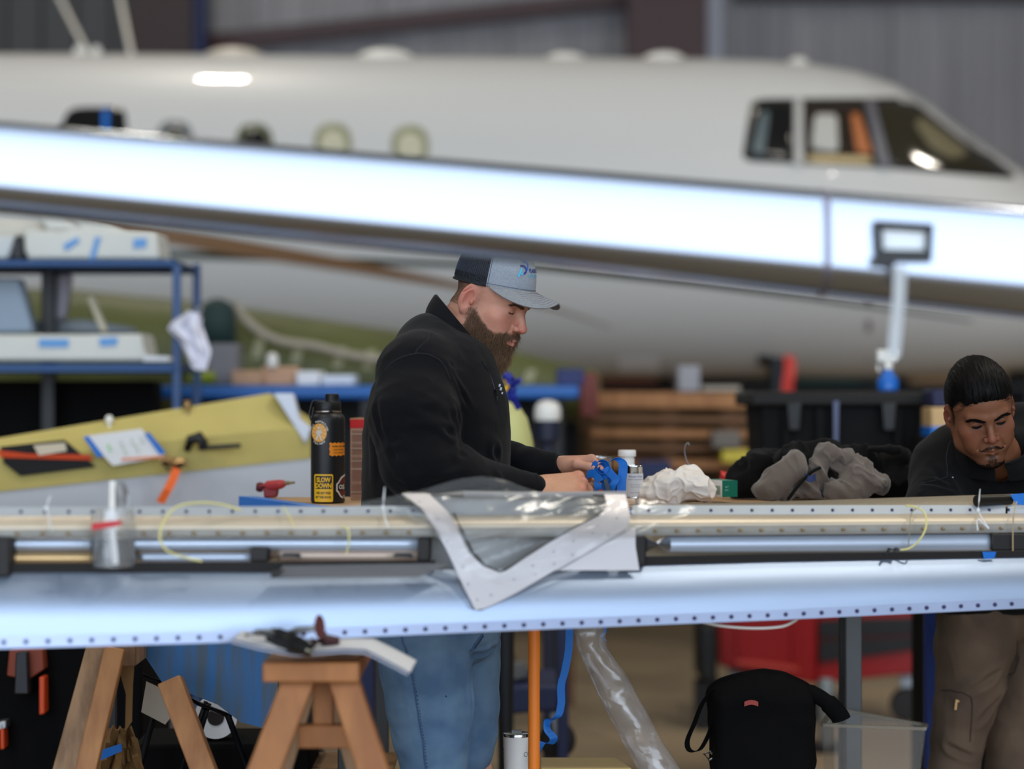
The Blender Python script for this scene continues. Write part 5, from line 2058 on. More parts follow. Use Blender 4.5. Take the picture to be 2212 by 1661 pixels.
for k in range(9):
    t = 0.45 + k * 0.05
    p = A_ + (B_ - A_) * t
    q = A_ + (B_ - A_) * (t + 0.022)
    z0, z1 = Vector((0, 0, 0.006)), Vector((0, 0, 0.028))
    off = Vector((-0.0004, -0.0006, 0))
    g = G()
    g._add([p + z0 + off, q + z0 + off, q + z1 + off, p + z1 + off], [(0, 1, 2, 3)])
    g.obj('barcode_bar', mat('green_bar', (60, 130, 80), 0.6), gb)
for (s_, z, sz) in (('size 7', 0.026, 0.007), ('gloves', 0.018, 0.006)):
    dv = (C_ - B_).normalized()
    V, F = text_geo(s_, sz, lambda x, y: tuple(B_ + dv * (0.022 + x) + Vector((0, -0.0008, z + y))))
    mk('lettering', V, F, mat('pale_green_ink', (170, 214, 200), 0.6), gb)
g = G()
g.tube([P(1548, 1030, 6.5), P(1562, 1018, 6.5), P(1576, 1020, 6.5), P(1584, 1040, 6.5)], [0.018, .024, .022, .014], 14)
tag(g.obj('red_tub', mat('bright_red_cap', (206, 40, 44), 0.5), smooth=True), 'round red plastic tub behind the green carton', 'tub')
bpy.data.objects['red_tub'].location.z -= 0.02

# ---- heap of jackets
def heap(name, blobs, Y, m, parent, depth=0.09, seed=0, amp=0.012, sc=13.0, k=0.02, res=0.004):
    xs_ = [P(b[0], 0, Y).x for b in blobs]
    x0, x1 = min(xs_) - 0.12, max(xs_) + 0.12
    zs_ = [P(0, b[1], Y).z for b in blobs]
    sd = SDF((x0, Y - 0.2, TZ - 0.02), (x1, Y + 0.3, max(zs_) + 0.13), res)
    for b in blobs:
        a = P(b[0], b[1], Y + (b[5] if len(b) > 5 else 0))
        c = P(b[2], b[3], Y + (b[6] if len(b) > 6 else (b[5] if len(b) > 5 else 0)))
        sd.cap(a, c, b[4] * Y / FPX, (b[7] if len(b) > 7 else b[4]) * Y / FPX, k, flat=((0, 1, 0), 0.7))
    V, F = sd.mesh(1)
    N = normals(V, F)
    q = V + 0.02 * np.c_[vnoise(V, 9, seed), vnoise(V, 9, seed + 1), vnoise(V, 9, seed + 2)]
    q = q @ np.array([[1, 0, 0.7], [0, 1, 0], [-0.5, 0, .6]]).T
    r1_ = 1 - np.abs(vnoise(q, sc, seed))
    r2_ = 1 - np.abs(vnoise(q, sc * 2.3, seed + 4))
    d = amp * 1.9 * (r1_ ** 3 - 0.45) + amp * 0.8 * (r2_ ** 3 - 0.45)
    V = V + N * d[:, None]
    V[:, 2] = np.maximum(V[:, 2], TZ + 0.002 + 0.001 * (seed % 3))
    return mk(name, V, F, m, parent, True)


M_taupe = mat('taupe_softshell', (92, 81, 72), 0.85, sheen=0.3, bump=0.08, bscale=500)
M_blkcl = mat('black_jacket_cloth', (13, 12, 12), 0.95, spec=0.2, sheen=0.03, bump=0.08, bscale=400)
jk = thing('taupe_jacket', 'taupe and black jacket heaped on the table in front of the black tote', 'jacket', tuple(P(1760, 1078, 6.3)))
heap('hood', [(1655, 1052, 1718, 992, 24, -.06), (1668, 1062, 1728, 1012, 20, -.07), (1645, 1060, 1700, 1068, 14, -.06)], 6.25, M_taupe, jk, seed=1, amp=.005, sc=16)
heap('body_panel', [(1765, 1030, 1790, 985, 22, -.04), (1780, 985, 1830, 990, 14, -.02), (1750, 1060, 1770, 1030, 20, -.05), (1700, 1066, 1750, 1062, 14, -.06), (1720, 1040, 1755, 1035, 22, -0.03)], 6.25, M_taupe, jk, seed=2, amp=.010, sc=17)
heap('sleeve', [(1800, 1000, 1850, 1010, 20, -.02), (1850, 1015, 1902, 1046, 20, -.05), (1800, 1060, 1842, 1062, 18, -.06), (1835, 1035, 1870, 1062, 16, -.05)], 6.25, M_taupe, jk, seed=3, amp=.010, sc=18)
g = G()
g.tube(catmull([P(1700, 1082, 6.13), P(1722, 1052, 6.125), P(1750, 1022, 6.13), P(1772, 1010, 6.14)], 6), 0.0045, 8)
g.obj('zip', M_blkcl, jk, smooth=True)
heap('lining', [(1700, 985, 1790, 975, 22, 0.04), (1740, 1000, 1790, 1040, 20, 0.02)], 6.3, M_blkcl, jk, seed=4, amp=.01)
g = G()
g.sheet([[P(1738 + 24 * u, 1022 + 14 * v + 6 * math.sin(u * 3), 6.128 - 0.005 * math.sin(3 * u)) for v in (0, .5, 1)] for u in np.linspace(0, 1, 6)], 0.002)
g.obj('embroidered_patch', mat('navy_patch', (24, 40, 84), 0.6), jk)
bj = thing('black_jacket', 'black jacket heaped behind the taupe one on the table', 'jacket', tuple(P(1700, 1078, 6.42)))
heap('jacket_body', [(1600, 1040, 1640, 1010, 28), (1600, 1060, 1640, 1060, 22), (1650, 1010, 1720, 1000, 30), (1690, 1050, 1800, 1040, 34), (1800, 1000, 1900, 990, 26), (1860, 1040, 1940, 1040, 34), (1900, 1000, 1940, 985, 22), (1930, 1060, 1980, 1060, 20)], 6.42, M_blkcl, bj, seed=5, amp=.012, sc=12, res=.005)
heap('collar', [(1880, 970, 1940, 972, 10, -.03), (1700, 972, 1745, 966, 9, -.02)], 6.38, M_blkcl, bj, seed=6, amp=.004)

# ================================================================ below the flap
# right saw-horse, near
M_pine = mat('orange_pine', (172, 114, 66), 0.6, rgb2=(148, 94, 52), vscale=6, stretch=(3, 3, 0.6))
M_pine2 = mat('weathered_pine', (150, 118, 88), 0.65, rgb2=(116, 88, 62), vscale=7, stretch=(4, 4, 0.5))
SY = 4.80
sh = thing('saw_horse', 'orange-toned wooden sawhorse carrying papers and an air tool', 'sawhorse', tuple(P(680, 1900, SY)))
g = G()
zt = P(0, 1426, SY - .05).z
a = P(574, 1440, SY)
b = P(780, 1440, SY)
g.box((a.x, SY - 0.06, P(0, 1466, SY).z), (b.x, SY + 0.36, P(0, 1424, SY).z))
g.obj('top_beam', M_pine, sh, bevel=0.004)


def leg(name, a, b, w, t, m, parent, up=(0, 1, 0)):
    g = G()
    g.beam(a, b, w, t, up)
    return g.obj(name, m, parent, bevel=0.003)


def down(px, py, Y, px2, py2, Y2, z=0.0):
    """extend a visible leg line to the floor"""
    a, b = P(px, py, Y), P(px2, py2, Y2)
    t = (z - a.z) / (b.z - a.z)
    return a, a + (b - a) * t


a, b = down(648, 1462, SY - 0.0, 572, 1661, SY - 0.06)
leg('leg', a, b, 0.062, 0.04, M_pine, sh)
a, b = down(742, 1462, SY - 0.0, 806, 1661, SY - 0.06)
leg('leg', a, b, 0.058, 0.04, M_pine, sh)
a, b = down(660, 1462, SY + 0.30, 600, 1661, SY + 0.34)
leg('leg', a, b, 0.06, 0.04, M_pine2, sh)
a, b = down(730, 1462, SY + 0.30, 780, 1661, SY + 0.34)
leg('leg', a, b, 0.06, 0.04, M_pine2, sh)
g = G()
g.box((P(672, 0, SY).x, SY + 0.04, P(0, 1572, SY).z), (P(716, 0, SY).x, SY + 0.08, P(0, 1466, SY).z))
g.obj('centre_block', M_pine, sh, bevel=.003)
g = G()
g.box((P(640, 0, SY).x, SY + 0.03, P(0, 1622, SY).z), (P(762, 0, SY).x, SY + 0.07, P(0, 1572, SY).z))
g.obj('cross_brace', M_pine, sh, bevel=.003)
# packer between sawhorse and flap
g = G()
g.box((P(700, 0, 4.9).x, 4.90, P(0, 1424, SY).z), (P(748, 0, 4.9).x, 5.02, 0.935))
g.obj('packer', mat('tan_packer', (176, 150, 118), 0.6), sh, bevel=.002)

# papers lying on it
pp = thing('papers', 'white papers curling over the edge of the orange sawhorse', 'paper', tuple(P(690, 1424, SY - .05)))
for k, dz in enumerate((0, 0.004)):
    rows = []
    for i in range(25):
        t = i / 24
        px = 500 + 380 * t + 6 * k
        py = np.interp(px, [500, 560, 640, 740, 790, 830, 886], [1388, 1404, 1418, 1410, 1412, 1432, 1462]) - 2 * k
        y0 = np.interp(px, [500, 640, 740, 886], [4.66, 4.68, 4.70, 4.72])
        A_, B_ = P(px, py, y0), P(px + 6, py - 9, y0)
        B_.y += 0.17
        rows.append([A_ + (B_ - A_) * v + Vector((0, 0, dz + 0.003 * math.sin(v * 3 + k))) for v in (0, .33, .66, 1)])
    g = G()
    g.sheet(rows, 0.0012)
    g.obj('sheet', M_paper if k else mat('bluish_paper', (206, 210, 226), 0.7), pp, smooth=True)
# air grinder
ag = thing('air_grinder', 'black and steel air grinder with a brown sanding disc lying on the papers', 'grinder', tuple(P(650, 1400, 4.71)))
g = G()
g.tube([P(588, 1376, 4.74), P(600, 1378, 4.73), P(640, 1392, 4.67), P(668, 1404, 4.65)], [0.018, 0.020, 0.018, 0.013], 18)
g.obj('grip', M_black, ag, smooth=True)
g = G()
g.tube([P(600, 1368, 4.73), P(640, 1362, 4.71), P(672, 1358, 4.69), P(684, 1356, 4.69)], [0.009, 0.008, 0.006, 0.006], 12)
g.obj('shaft', M_steel, ag, smooth=True)
g = G()
c = P(690, 1354, 4.69)
g.lathe(c, [(0.004, -0.01), (0.009, -.006), (0.020, -.002), (0.0235, 0), (0.0235, 0.0015), (0.004, 0.003)], (1, -0.35, 0.1), 28)
g.obj('sanding_disc', mat('brown_disc', (96, 46, 44), 0.7), ag, smooth=True, auto=30)
g = G()
g.tube([P(660, 1404, 4.65), P(676, 1408, 4.65)], [0.008, 0.007], 10)
g.obj('air_fitting', mat('pale_fitting', (190, 196, 190), 0.35, metal=.7), ag, smooth=True)
g = G()
g.tube([P(530, 1372, 4.67), P(556, 1366, 4.67), P(586, 1368, 4.71)], [0.004, 0.007, 0.008], 10)
g.obj('nozzle', M_steel, ag, smooth=True)
g = G()
g.tube([P(674, 1388, 4.73), P(700, 1382, 4.73), P(732, 1384, 4.74)], [0.011, .013, .008], 10)
g.obj('trigger_body', mat('dark_maroon_plastic', (58, 24, 30), 0.5), ag, smooth=True)

# left saw-horse
LY = 5.55
ls = thing('saw_horse', 'weathered wooden sawhorse standing left under the flap', 'sawhorse', tuple(P(280, 1960, LY)))
a, b = down(222, 1396, LY, 150, 1661, LY - 0.08)
leg('leg', a, b, 0.068, 0.042, M_pine2, ls)
g = G()
a, b = down(250, 1400, LY - 0.04, 188, 1661, LY - 0.10)
leg('leg', a, b, 0.045, 0.04, M_wood, ls)
a, b = down(368, 1470, LY, 440, 1661, LY - 0.06)
leg('leg', a, b, 0.055, 0.04, M_wood, ls)
g = G()
g.box((P(196, 0, LY).x, LY, P(0, 1440, LY).z), (P(292, 0, LY).x, LY + 0.17, P(0, 1394, LY).z))
g.obj('top_beam', M_pine2, ls, bevel=.003)
outline_slab('torn_strip', [(262, 1394), (292, 1394), (286, 1480), (284, 1560), (270, 1580), (272, 1500), (258, 1450)], LY + 0.02, 0.01, mat('torn_kraft', (128, 96, 56), 0.8), ls)
kp = thing('kraft_wrap', 'crumpled brown kraft paper with blue tape at the foot of the left sawhorse', 'paper', tuple(P(260, 1680, LY)))
rows = []
for i in range(20):
    t = i / 19
    py = 1572 + 130 * t
    xl, xr = np.interp(py, [1572, 1600, 1661, 1702], [238, 222, 212, 205]), np.interp(py, [1572, 1600, 1661, 1702], [284, 294, 308, 312])
    rows.append([P(xl + (xr - xl) * k / 14, py + 5 * math.sin(k * 1.7), LY + 0.12 + 0.02 * math.sin(k * 1.2 + t * 5) + .01 * math.cos(k * 2.9 + t * 11)) for k in range(15)])
g = G()
g.sheet(rows, 0.004)
g.obj('wrap', mat('torn_kraft', (128, 96, 56), 0.8), kp, smooth=True)
outline_slab('tape_strip', [(214, 1622), (262, 1606), (264, 1622), (218, 1642)], LY + 0.08, 0.004, M_blue, kp)
# blue painted board
M_bpaint = mat('streaky_blue_paint', (14, 98, 164), 0.4, rgb2=(62, 84, 104), vscale=4, stretch=(9, 2, 0.9))
bb = outline_slab('painted_board', [(296, 1392), (600, 1380), (600, 1500), (566, 1572), (520, 1560), (470, 1522), (350, 1474)], 5.75, 0.03, M_bpaint)
tag(bb, 'slanting blue painted board with streaks under the flap between the sawhorses', 'board')
outline_slab('white_upright', [(193, 1396), (206, 1396), (198, 1440), (192, 1440)], 5.72, 0.02, M_white)
tag(bpy.data.objects['white_upright'], 'thin white upright edge behind the top of the left sawhorse', 'post')
bs_ = thing('board_stand', 'black stand holding the blue painted board up behind the sawhorses', 'stand', (P(450, 0, 5.85).x, 5.9, 0))
for px, nm in ((236, 'leg'), (586, 'leg')):
    g = G()
    a = P(px, 1400 if px < 500 else 1400, 5.85)
    g.beam((a.x, 5.86, 0), (a.x, 5.86, a.z), 0.03, 0.03)
    g.obj(nm, M_black, bs_)

# folding stool frame, paper label and roll
fs = thing('folding_stool', 'black tubular folding stool frame behind the left sawhorse', 'stool', tuple(P(440, 1950, 6.1)))
M_bt = mat('black_tube', (18, 18, 22), 0.2, metal=0.5)
for (x0_, y0_, x1_, y1_) in ((332, 1548, 300, 1661), (452, 1520, 424, 1610), (445, 1516, 415, 1600), (492, 1545, 536, 1661)):
    a, b = down(x0_, y0_, 6.05, x1_, y1_, 6.0)
    g = G()
    g.cyl(a, b, 0.006 if x0_ > 340 and x0_ < 480 else 0.008, n=10)
    g.obj('tube_leg', M_bt, fs, smooth=True)
g = G()
g.tube([P(308, 1456, 6.0), P(346, 1470, 6.0), P(344, 1476, 6.0), P(310, 1462, 6.0)], 0.0035, 8, closed=True)
g.tube([P(346, 1472, 6.0), P(430, 1520, 6.03), P(500, 1548, 6.05)], 0.006, 8)
g.obj('seat_rail', M_bt, fs, smooth=True)
tag(outline_slab('paper_square', [(316, 1472), (354, 1490), (370, 1548), (357, 1565), (305, 1538)], 5.98, 0.003, mat('grey_card', (158, 148, 136), 0.8)), 'grey cardboard square hanging from the stool rail', 'card')
ro = thing('paper_roll', 'white paper masking roll with a dark core behind the blue board', 'roll', tuple(P(468, 1600, 6.2)))
s6 = 6.2 / FPX
g = G()
c = P(466, 1548, 6.2)
g.lathe(c, [(18 * s6, -0.04), (46 * s6, -0.04), (46 * s6, 0.04), (18 * s6, 0.04)], (0.12, -1, 0.1), 40)
g.obj('roll_body', M_paper, ro, smooth=True, auto=40)
g = G()
g.lathe(c, [(18 * s6, -0.042), (18 * s6, 0.0421)], (0.12, -1, 0.1), 24)
g.obj('core', mat('dark_core', (30, 22, 18), 0.7), ro, smooth=True, auto=40)
g = G()
g.box((c.x - .2, 6.1, 0), (c.x + .25, 6.4, c.z - 46 * s6 - 0.002))
tag(g.obj('equipment_case', mat('black_case', (7, 7, 8), 0.9, spec=0.15), bevel=.01), 'black equipment case under the white paper roll', 'case')
# dark cabinet and orange things at the far lower left
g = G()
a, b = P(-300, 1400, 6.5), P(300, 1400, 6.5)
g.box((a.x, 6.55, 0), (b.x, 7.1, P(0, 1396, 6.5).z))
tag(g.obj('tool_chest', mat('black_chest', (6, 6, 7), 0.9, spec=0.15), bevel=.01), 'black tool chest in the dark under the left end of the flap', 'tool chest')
for k, (pts, m_, lb_, c_) in enumerate((([(20, 1402), (92, 1402), (96, 1446), (60, 1470), (14, 1460)], mat('rust_orange', (120, 48, 22), 0.6), 'rust orange canister high in the dark lower left corner', 'canister'),
                                    ([(84, 1462), (96, 1462), (97, 1542), (84, 1545)], mat('red_orange_band', (196, 66, 22), 0.5), 'thin bright orange strap in the dark lower left corner', 'strap'),
                                    ([(0, 1562), (8, 1562), (10, 1618), (0, 1620)], mat('red_orange_band', (196, 66, 22), 0.5), 'small orange plug at the left picture edge low down', 'plug'),
                                    ([(34, 1410), (58, 1408), (62, 1500), (30, 1500)], M_dark, 'dark metal tool standing in front of the rust orange canister', 'tool'),
                                    ([(-10, 1560), (14, 1556), (14, 1574), (-10, 1580)], M_steel, 'small steel plug low at the left picture edge', 'plug'))):
    Yk = 6.5 if k != 3 else 6.47
    tag(outline_slab(['canister', 'orange_strap', 'orange_plug', 'hand_tool', 'steel_plug'][k], pts, Yk, 6.555 - Yk, m_, bevel=.004), lb_, c_)
g = G()
a, b = P(740, 1380, 6.9), P(806, 1380, 6.9)
g.box((a.x, 6.9, 0), (b.x, 7.3, P(0, 1376, 6.9).z))
tag(g.obj('navy_cabinet', mat('navy_paint', (30, 40, 78), 0.5), bevel=.006), 'navy cabinet behind the left leg of the bearded man', 'cabinet')
g = G()
rows = []
g.box((P(620, 0, 6.3).x, 6.15, P(0, 1640, 6.3).z - 0.01), (P(856, 0, 6.3).x, 6.42, P(0, 1640, 6.3).z))
tag(g.obj('low_shelf', mat('corrugated_card', (150, 112, 72), 0.7, bump=0.5, bscale=30, stretch=(1, 14, 1))), 'brown corrugated board on a low shelf behind the orange sawhorse', 'board')
for px in (640, 850):
    pass

# orange pole
g = G()
a = P(1153.5, 1400, 5.62)
g.cyl((a.x, 5.62, 0), (a.x, 5.62, 0.98), 12.6 * 5.62 / FPX, n=24)
tag(g.obj('orange_pole', mat('orange_pole', (232, 126, 34), 0.42), smooth=True, auto=40), 'upright orange pole under the flap beside the white tumbler', 'pole')
# tumbler and its box
tm = thing('tumbler', 'white insulated tumbler with a steel rim left of the orange pole', 'tumbler', tuple(P(1117, 1735, 6.0)))
s6 = 6.0 / FPX
c = P(1116, 1738, 6.0)
g = G()
g.lathe(c, [(23 * s6, 0), (25 * s6, 2 * s6), (29 * s6, 140 * s6), (29.5 * s6, 148 * s6)], n=40)
g.obj('cup', mat('white_powdercoat', (236, 236, 234), 0.4), tm, smooth=True)
g = G()
g.lathe(c + Vector((0, 0, 148 * s6)), [(29.6 * s6, 0), (29.8 * s6, 5 * s6), (29 * s6, 7 * s6), (27 * s6, 7.5 * s6)], n=40)
g.obj('steel_rim', mat('bright_tinplate', (205, 205, 204), 0.16, metal=1.0), tm, smooth=True)
g = G()
g.lathe(c + Vector((0, 0, 152 * s6)), [(27 * s6, 0), (27 * s6, 3 * s6), (10 * s6, 4 * s6)], n=40)
g.cbox(c + Vector((0, -0.008, 159 * s6)), (0.024, 0.012, 0.008))
g.obj('lid', mat('clear_grey_lid', (120, 120, 118), 0.2), tm, smooth=True, auto=30)
V, F = text_geo('CO', 15, lambda x, y: (c.x + (28.4 * s6) * math.sin(0.95 + x / 28.0), c.y - (28.6 * s6) * math.cos(0.95 + x / 28.0), P(0, 1627, 6.0).z + y * s6))
mk('lettering', V, F, mat('grey_ink', (80, 70, 66), 0.5), tm)
for k in range(3):
    g = G()
    aa = -1.32
    g.cbox((c.x + 28.6 * s6 * math.sin(aa), c.y - 28.9 * s6 * math.cos(aa), P(0, 1618 + k * 7, 6.0).z), (0.004, 0.003, 0.005))
    g.obj('mark', M_black, tm)
g = G()
g.box((c.x - .12, 5.9, 0), (c.x + .05, 6.15, c.z - .001))
tag(g.obj('wooden_crate', M_pine2, bevel=.004), 'wooden crate under the white tumbler', 'crate')
g = G()
z = P(0, 1652, 6.0).z
g.prism([(P(1168, 0, 6.0).x, 5.95, z - 0.02), (P(1362, 0, 6.0).x, 5.95, z - .02), (P(1330, 0, 6.1).x, 6.12, z - .02), (P(1168, 0, 6.1).x, 6.12, z - .02)], (0, 0, 0.02))
pb = g.obj('plywood_stool', mat('pale_plywood', (190, 164, 110), 0.6), bevel=.002)
tag(pb, 'pale plywood shelf top low down right of the orange pole', 'shelf')
g = G()
g.box((P(1200, 0, 6).x, 5.98, 0), (P(1320, 0, 6).x, 6.08, z - 0.02))
g.obj('shelf_post', mat('pale_plywood', (190, 164, 110), 0.6), pb)

# hanging blue tape
g = G()
tp = [(1228, 1120, 6.0), (1230, 1365, 5.99), (1222, 1440, 5.98), (1212, 1480, 5.97), (1212, 1520, 5.96), (1204, 1548, 5.95), (1184, 1556, 5.96), (1182, 1576, 5.95), (1196, 1594, 5.94), (1188, 1606, 5.95), (1170, 1604, 5.95), (1166, 1626, 5.95)]
tp = catmull([P(*q) for q in tp], 6)
sides = []
for i in range(len(tp)):
    t = i / len(tp)
    a = 0.5 + 2.2 * max(0, t - 0.45) * math.sin(t * 14)
    sides.append(Vector((math.cos(a), math.sin(a) * 0.6, 0.25 * math.sin(t * 20) if t > .5 else 0)))
g.ribbon(tp, 0.020, sides, 0.0008)
tag(g.obj('hanging_tape', M_blue, smooth=True), 'long curling strip of blue tape hanging below the flap beside the plastic sheet', 'tape')
g = G()
g.ribbon([P(1310, 1330, 5.8), P(1306, 1366, 5.8), P(1300, 1376, 5.79), P(1308, 1384, 5.8)], 0.008, (1, 0.3, 0), 0.0006)
tag(g.obj('tape_scrap', M_blue), 'short scrap of blue tape peeping below the flap above the plastic sheet', 'tape')
# milky plastic sheet running down to the right
rows = []
for i in range(60):
    t = i / 59
    py = 1345 + 420 * t
    xl = np.interp(py, [1345, 1400, 1500, 1600, 1661, 1765], [1236, 1248, 1290, 1345, 1378, 1440])
    xr = np.interp(py, [1345, 1400, 1450, 1500, 1560, 1600, 1661, 1765], [1306, 1312, 1350, 1378, 1408, 1430, 1468, 1530])
    r = []
    for k in range(25):
        a = k / 24 * 2 * math.pi
        f = 0.5 - 0.5 * math.cos(a)
        r.append(P(xl + (xr - xl) * f, py, 5.68 + 0.045 * math.sin(a)))
    rows.append(r)
A = np.array(rows)
q = A.reshape(-1, 3)
qd = q @ np.array([[1, 0, .5], [0, 1, 0], [-0.5, 0, .35]]).T
off = 0.014 * np.abs(vnoise(qd, 30, 2)) + 0.004 * np.abs(vnoise(q, 60, 5))
A[..., 1] -= off.reshape(A.shape[:2])
A[..., 0] += 0.004 * vnoise(q, 25, 9).reshape(A.shape[:2])
g = G()
g.sheet(A.tolist())
tag(g.obj('plastic_tubing', thin_film('milky_film', (200, 198, 200), 0.15, 0.2, 0.20), smooth=True), 'crumpled clear plastic tubing slanting down to the right from the flap', 'plastic tubing')

# navy cart
nc = thing('navy_cart', 'navy utility cart with a grey tool on its tray behind the bearded man', 'cart', tuple(P(1140, 1800, 7.8)))
M_navy = mat('navy_paint', (30, 40, 78), 0.5)
outline_slab('tray', [(1040, 1484), (1206, 1480), (1206, 1536), (1060, 1546)], 7.8, 0.45, M_navy, nc, bevel=.01)
g = G()
a = P(1216, 1400, 7.85)
g.box((a.x - .018, 7.83, 0.2), (a.x + .018, 7.87, 1.05))
g.obj('handle_post', M_navy, nc, bevel=.004)
g = G()
a = P(1203, 1598, 7.9)
g.lathe(a, [(0.02, -0.02), (0.055, -.018), (0.062, -.012), (0.062, .012), (.055, .018), (.02, .02)], (0, 1, 0), 28)
g.obj('wheel', M_rubber, nc, smooth=True, auto=40)
g = G()
g.lathe((a.x - .35, a.y, a.z), [(0.02, -0.02), (0.055, -.018), (0.062, -.012), (0.062, .012), (.055, .018), (.02, .02)], (0, 1, 0), 28)
g.obj('wheel', M_rubber, nc, smooth=True, auto=40)
outline_slab('caster_fork', [(1190, 1540), (1216, 1540), (1210, 1600), (1198, 1600)], 7.86, 0.02, M_steel, nc)
outline_slab('frame', [(1090, 1540), (1110, 1540), (1110, 1800), (1090, 1800)], 7.95, 0.03, M_black, nc)
gt = thing('grey_tool', 'grey and black power tool lying on the navy cart tray', 'tool', tuple(P(1112, 1484, 7.9)))
outline_slab('tool_body', [(1076, 1436), (1136, 1432), (1142, 1462), (1120, 1471), (1076, 1471)], 7.9, 0.1, mat('tool_grey', (104, 104, 104), 0.5), gt, bevel=.008)
g = G()
g.tube([P(1078, 1440, 7.93), P(1092, 1420, 7.93), P(1082, 1396, 7.93), P(1070, 1380, 7.93)], [0.04, .035, .03, .02], 14)
g.obj('handle', M_black, gt, smooth=True)

# red tool cart
rc = thing('red_tool_cart', 'red wheeled tool cart with dark drawers behind the black bag', 'cart', tuple(P(1750, 1560, 10.6)))
RYc = 10.3
M_red = mat('red_enamel', (150, 12, 14), 0.35)
outline_slab('side_panel', [(1552, 1300), (1764, 1300), (1764, 1478), (1752, 1476), (1552, 1438)], RYc, 0.5, M_red, rc, bevel=.01)
outline_slab('panel_rib', [(1590, 1310), (1606, 1310), (1606, 1424), (1590, 1420)], RYc - 0.012, 0.02, M_red, rc, bevel=.004)
outline_slab('panel_rib', [(1710, 1310), (1726, 1310), (1726, 1440), (1710, 1438)], RYc - 0.012, 0.02, M_red, rc, bevel=.004)
outline_slab('side_rail', [(1590, 1424), (1726, 1440), (1726, 1452), (1590, 1436)], RYc - 0.012, 0.02, mat('worn_red', (188, 60, 48), 0.45), rc, bevel=.003)
outline_slab('front_frame', [(1764, 1300), (1996, 1296), (1996, 1452), (1764, 1478)], RYc + 0.02, 0.48, M_red, rc, bevel=.008)
outline_slab('drawer', [(1770, 1340), (1972, 1334), (1972, 1372), (1770, 1380)], RYc + 0.0, 0.04, mat('dark_drawer', (22, 20, 22), 0.5), rc, bevel=.004)
outline_slab('drawer', [(1770, 1384), (1972, 1376), (1972, 1404), (1770, 1432)], RYc + 0.0, 0.04, mat('dark_drawer', (22, 20, 22), 0.5), rc, bevel=.004)
for px in (1590, 1780, 1960):
    a = P(px, 1500, RYc + 0.1)
    g = G()
    g.lathe((a.x, a.y, 0.075), [(0.03, -0.02), (0.07, -.018), (0.075, -.012), (0.075, .012), (.07, .018), (.03, .02)], (0, 1, 0), 24)
    g.obj('wheel', M_rubber, rc, smooth=True, auto=40)
    g = G()
    g.beam((a.x, a.y, 0.08), (a.x, a.y + .05, P(0, 1440, RYc).z), 0.05, 0.03)
    g.obj('caster_fork', M_steel, rc)
tag(outline_slab('black_bumper', [(1508, 1350), (1548, 1345), (1550, 1474), (1534, 1482), (1508, 1462)], 10.1, 0.25, M_black, bevel=.03), 'black upright pad at the left side of the red tool cart', 'pad')
g = G()
a = P(1528, 1480, 10.2)
g.box((a.x - .05, 10.15, 0), (a.x + .05, 10.3, a.z + .02))
g.obj('pad_foot', M_black, bpy.data.objects['black_bumper'])
# silver bottle behind the bag
g = G()
g.lathe(P(1785, 1520, 9.6), [(0.03, -0.16), (0.034, 0), (0.034, 0.08), (0.026, 0.1)], n=20)
tag(g.obj('steel_cylinder', mat('grey_cylinder', (150, 156, 158), 0.35, metal=.5), smooth=True), 'small grey cylinder between the black bag and the red cart', 'cylinder')
g = G()
a = P(1785, 1520, 9.6)
g.box((a.x - .08, 9.5, 0), (a.x + .08, 9.7, a.z - .16))
tag(g.obj('dark_block', M_black), 'dark block under the small grey cylinder', 'block')

# black tool bag
BGY = 6.0
bg_ = thing('tool_bag', 'black fabric tool bag with a dangling strap under the right half of the flap', 'bag', tuple(P(1640, 1780, BGY)))
s6 = BGY / FPX
M_bag = mat('black_nylon', (6, 6, 7), 0.9, spec=0.15)
cx = P(1645, 0, BGY).x
sd = SDF((cx - 0.16, BGY - 0.12, P(0, 1800, BGY).z), (cx + 0.18, BGY + 0.16, P(0, 1430, BGY).z), 0.004)
sd.rbox((cx, BGY + .02, P(0, 1640, BGY).z), (0.122, 0.085, 0.170), 0.03, 0.01)
sd.ell(P(1640, 1490, BGY + .02), (0.118, 0.08, 0.05), 0.04)
sd.cap(P(1550, 1500, BGY), P(1560, 1640, BGY), 0.02, 0.024, 0.03)
sd.cap(P(1735, 1500, BGY), P(1740, 1640, BGY), 0.02, 0.024, 0.03)
V, F = sd.mesh(1)
N = normals(V, F)
V = V + N * (0.006 * (0.5 - np.abs(vnoise(V, 12, 4))))[:, None]
mk('bag_body', V, F, M_bag, bg_, True)
g = G()
g.ribbon(catmull([P(1540, 1486, BGY - .03), P(1516, 1520, BGY - .03), P(1500, 1560, BGY - .03), P(1484, 1600, BGY - .03), P(1490, 1622, BGY - .03), P(1512, 1620, BGY - .02), P(1530, 1590, BGY - .03), P(1540, 1562, BGY - .03)], 6), 0.022, (0.55, 0.8, 0), 0.002)
g.obj('shoulder_strap', M_bag, bg_, smooth=True)
g = G()
g.tube(catmull([P(1735, 1496, BGY), P(1760, 1500, BGY - .02), P(1790, 1520, BGY - .02), P(1812, 1544, BGY - .02), P(1818, 1556, BGY - .02)], 5), [0.022] * 5 + [0.02] * 5 + [0.024] * 5 + [0.024] * 5 + [.016], 12)
g.obj('side_pocket', M_bag, bg_, smooth=True)
g = G()
g.sheet([[P(1608 + 30 * u, 1516 + 10 * v - 4 * math.sin(3.14 * u), BGY - .078) for v in (0, .5, 1)] for u in np.linspace(0, 1, 7)], 0.002)
g.obj('red_tab', mat('dull_red_tab', (150, 56, 48), 0.6), bg_)
g = G()
g.tube([P(1520, 1628, BGY - .02), P(1534, 1624, BGY - .02), P(1546, 1634, BGY - .02), P(1532, 1642, BGY - .02)], 0.004, 8, closed=True)
g.obj('buckle', M_steel, bg_, smooth=True)
g = G()
z = P(0, 1790, BGY).z
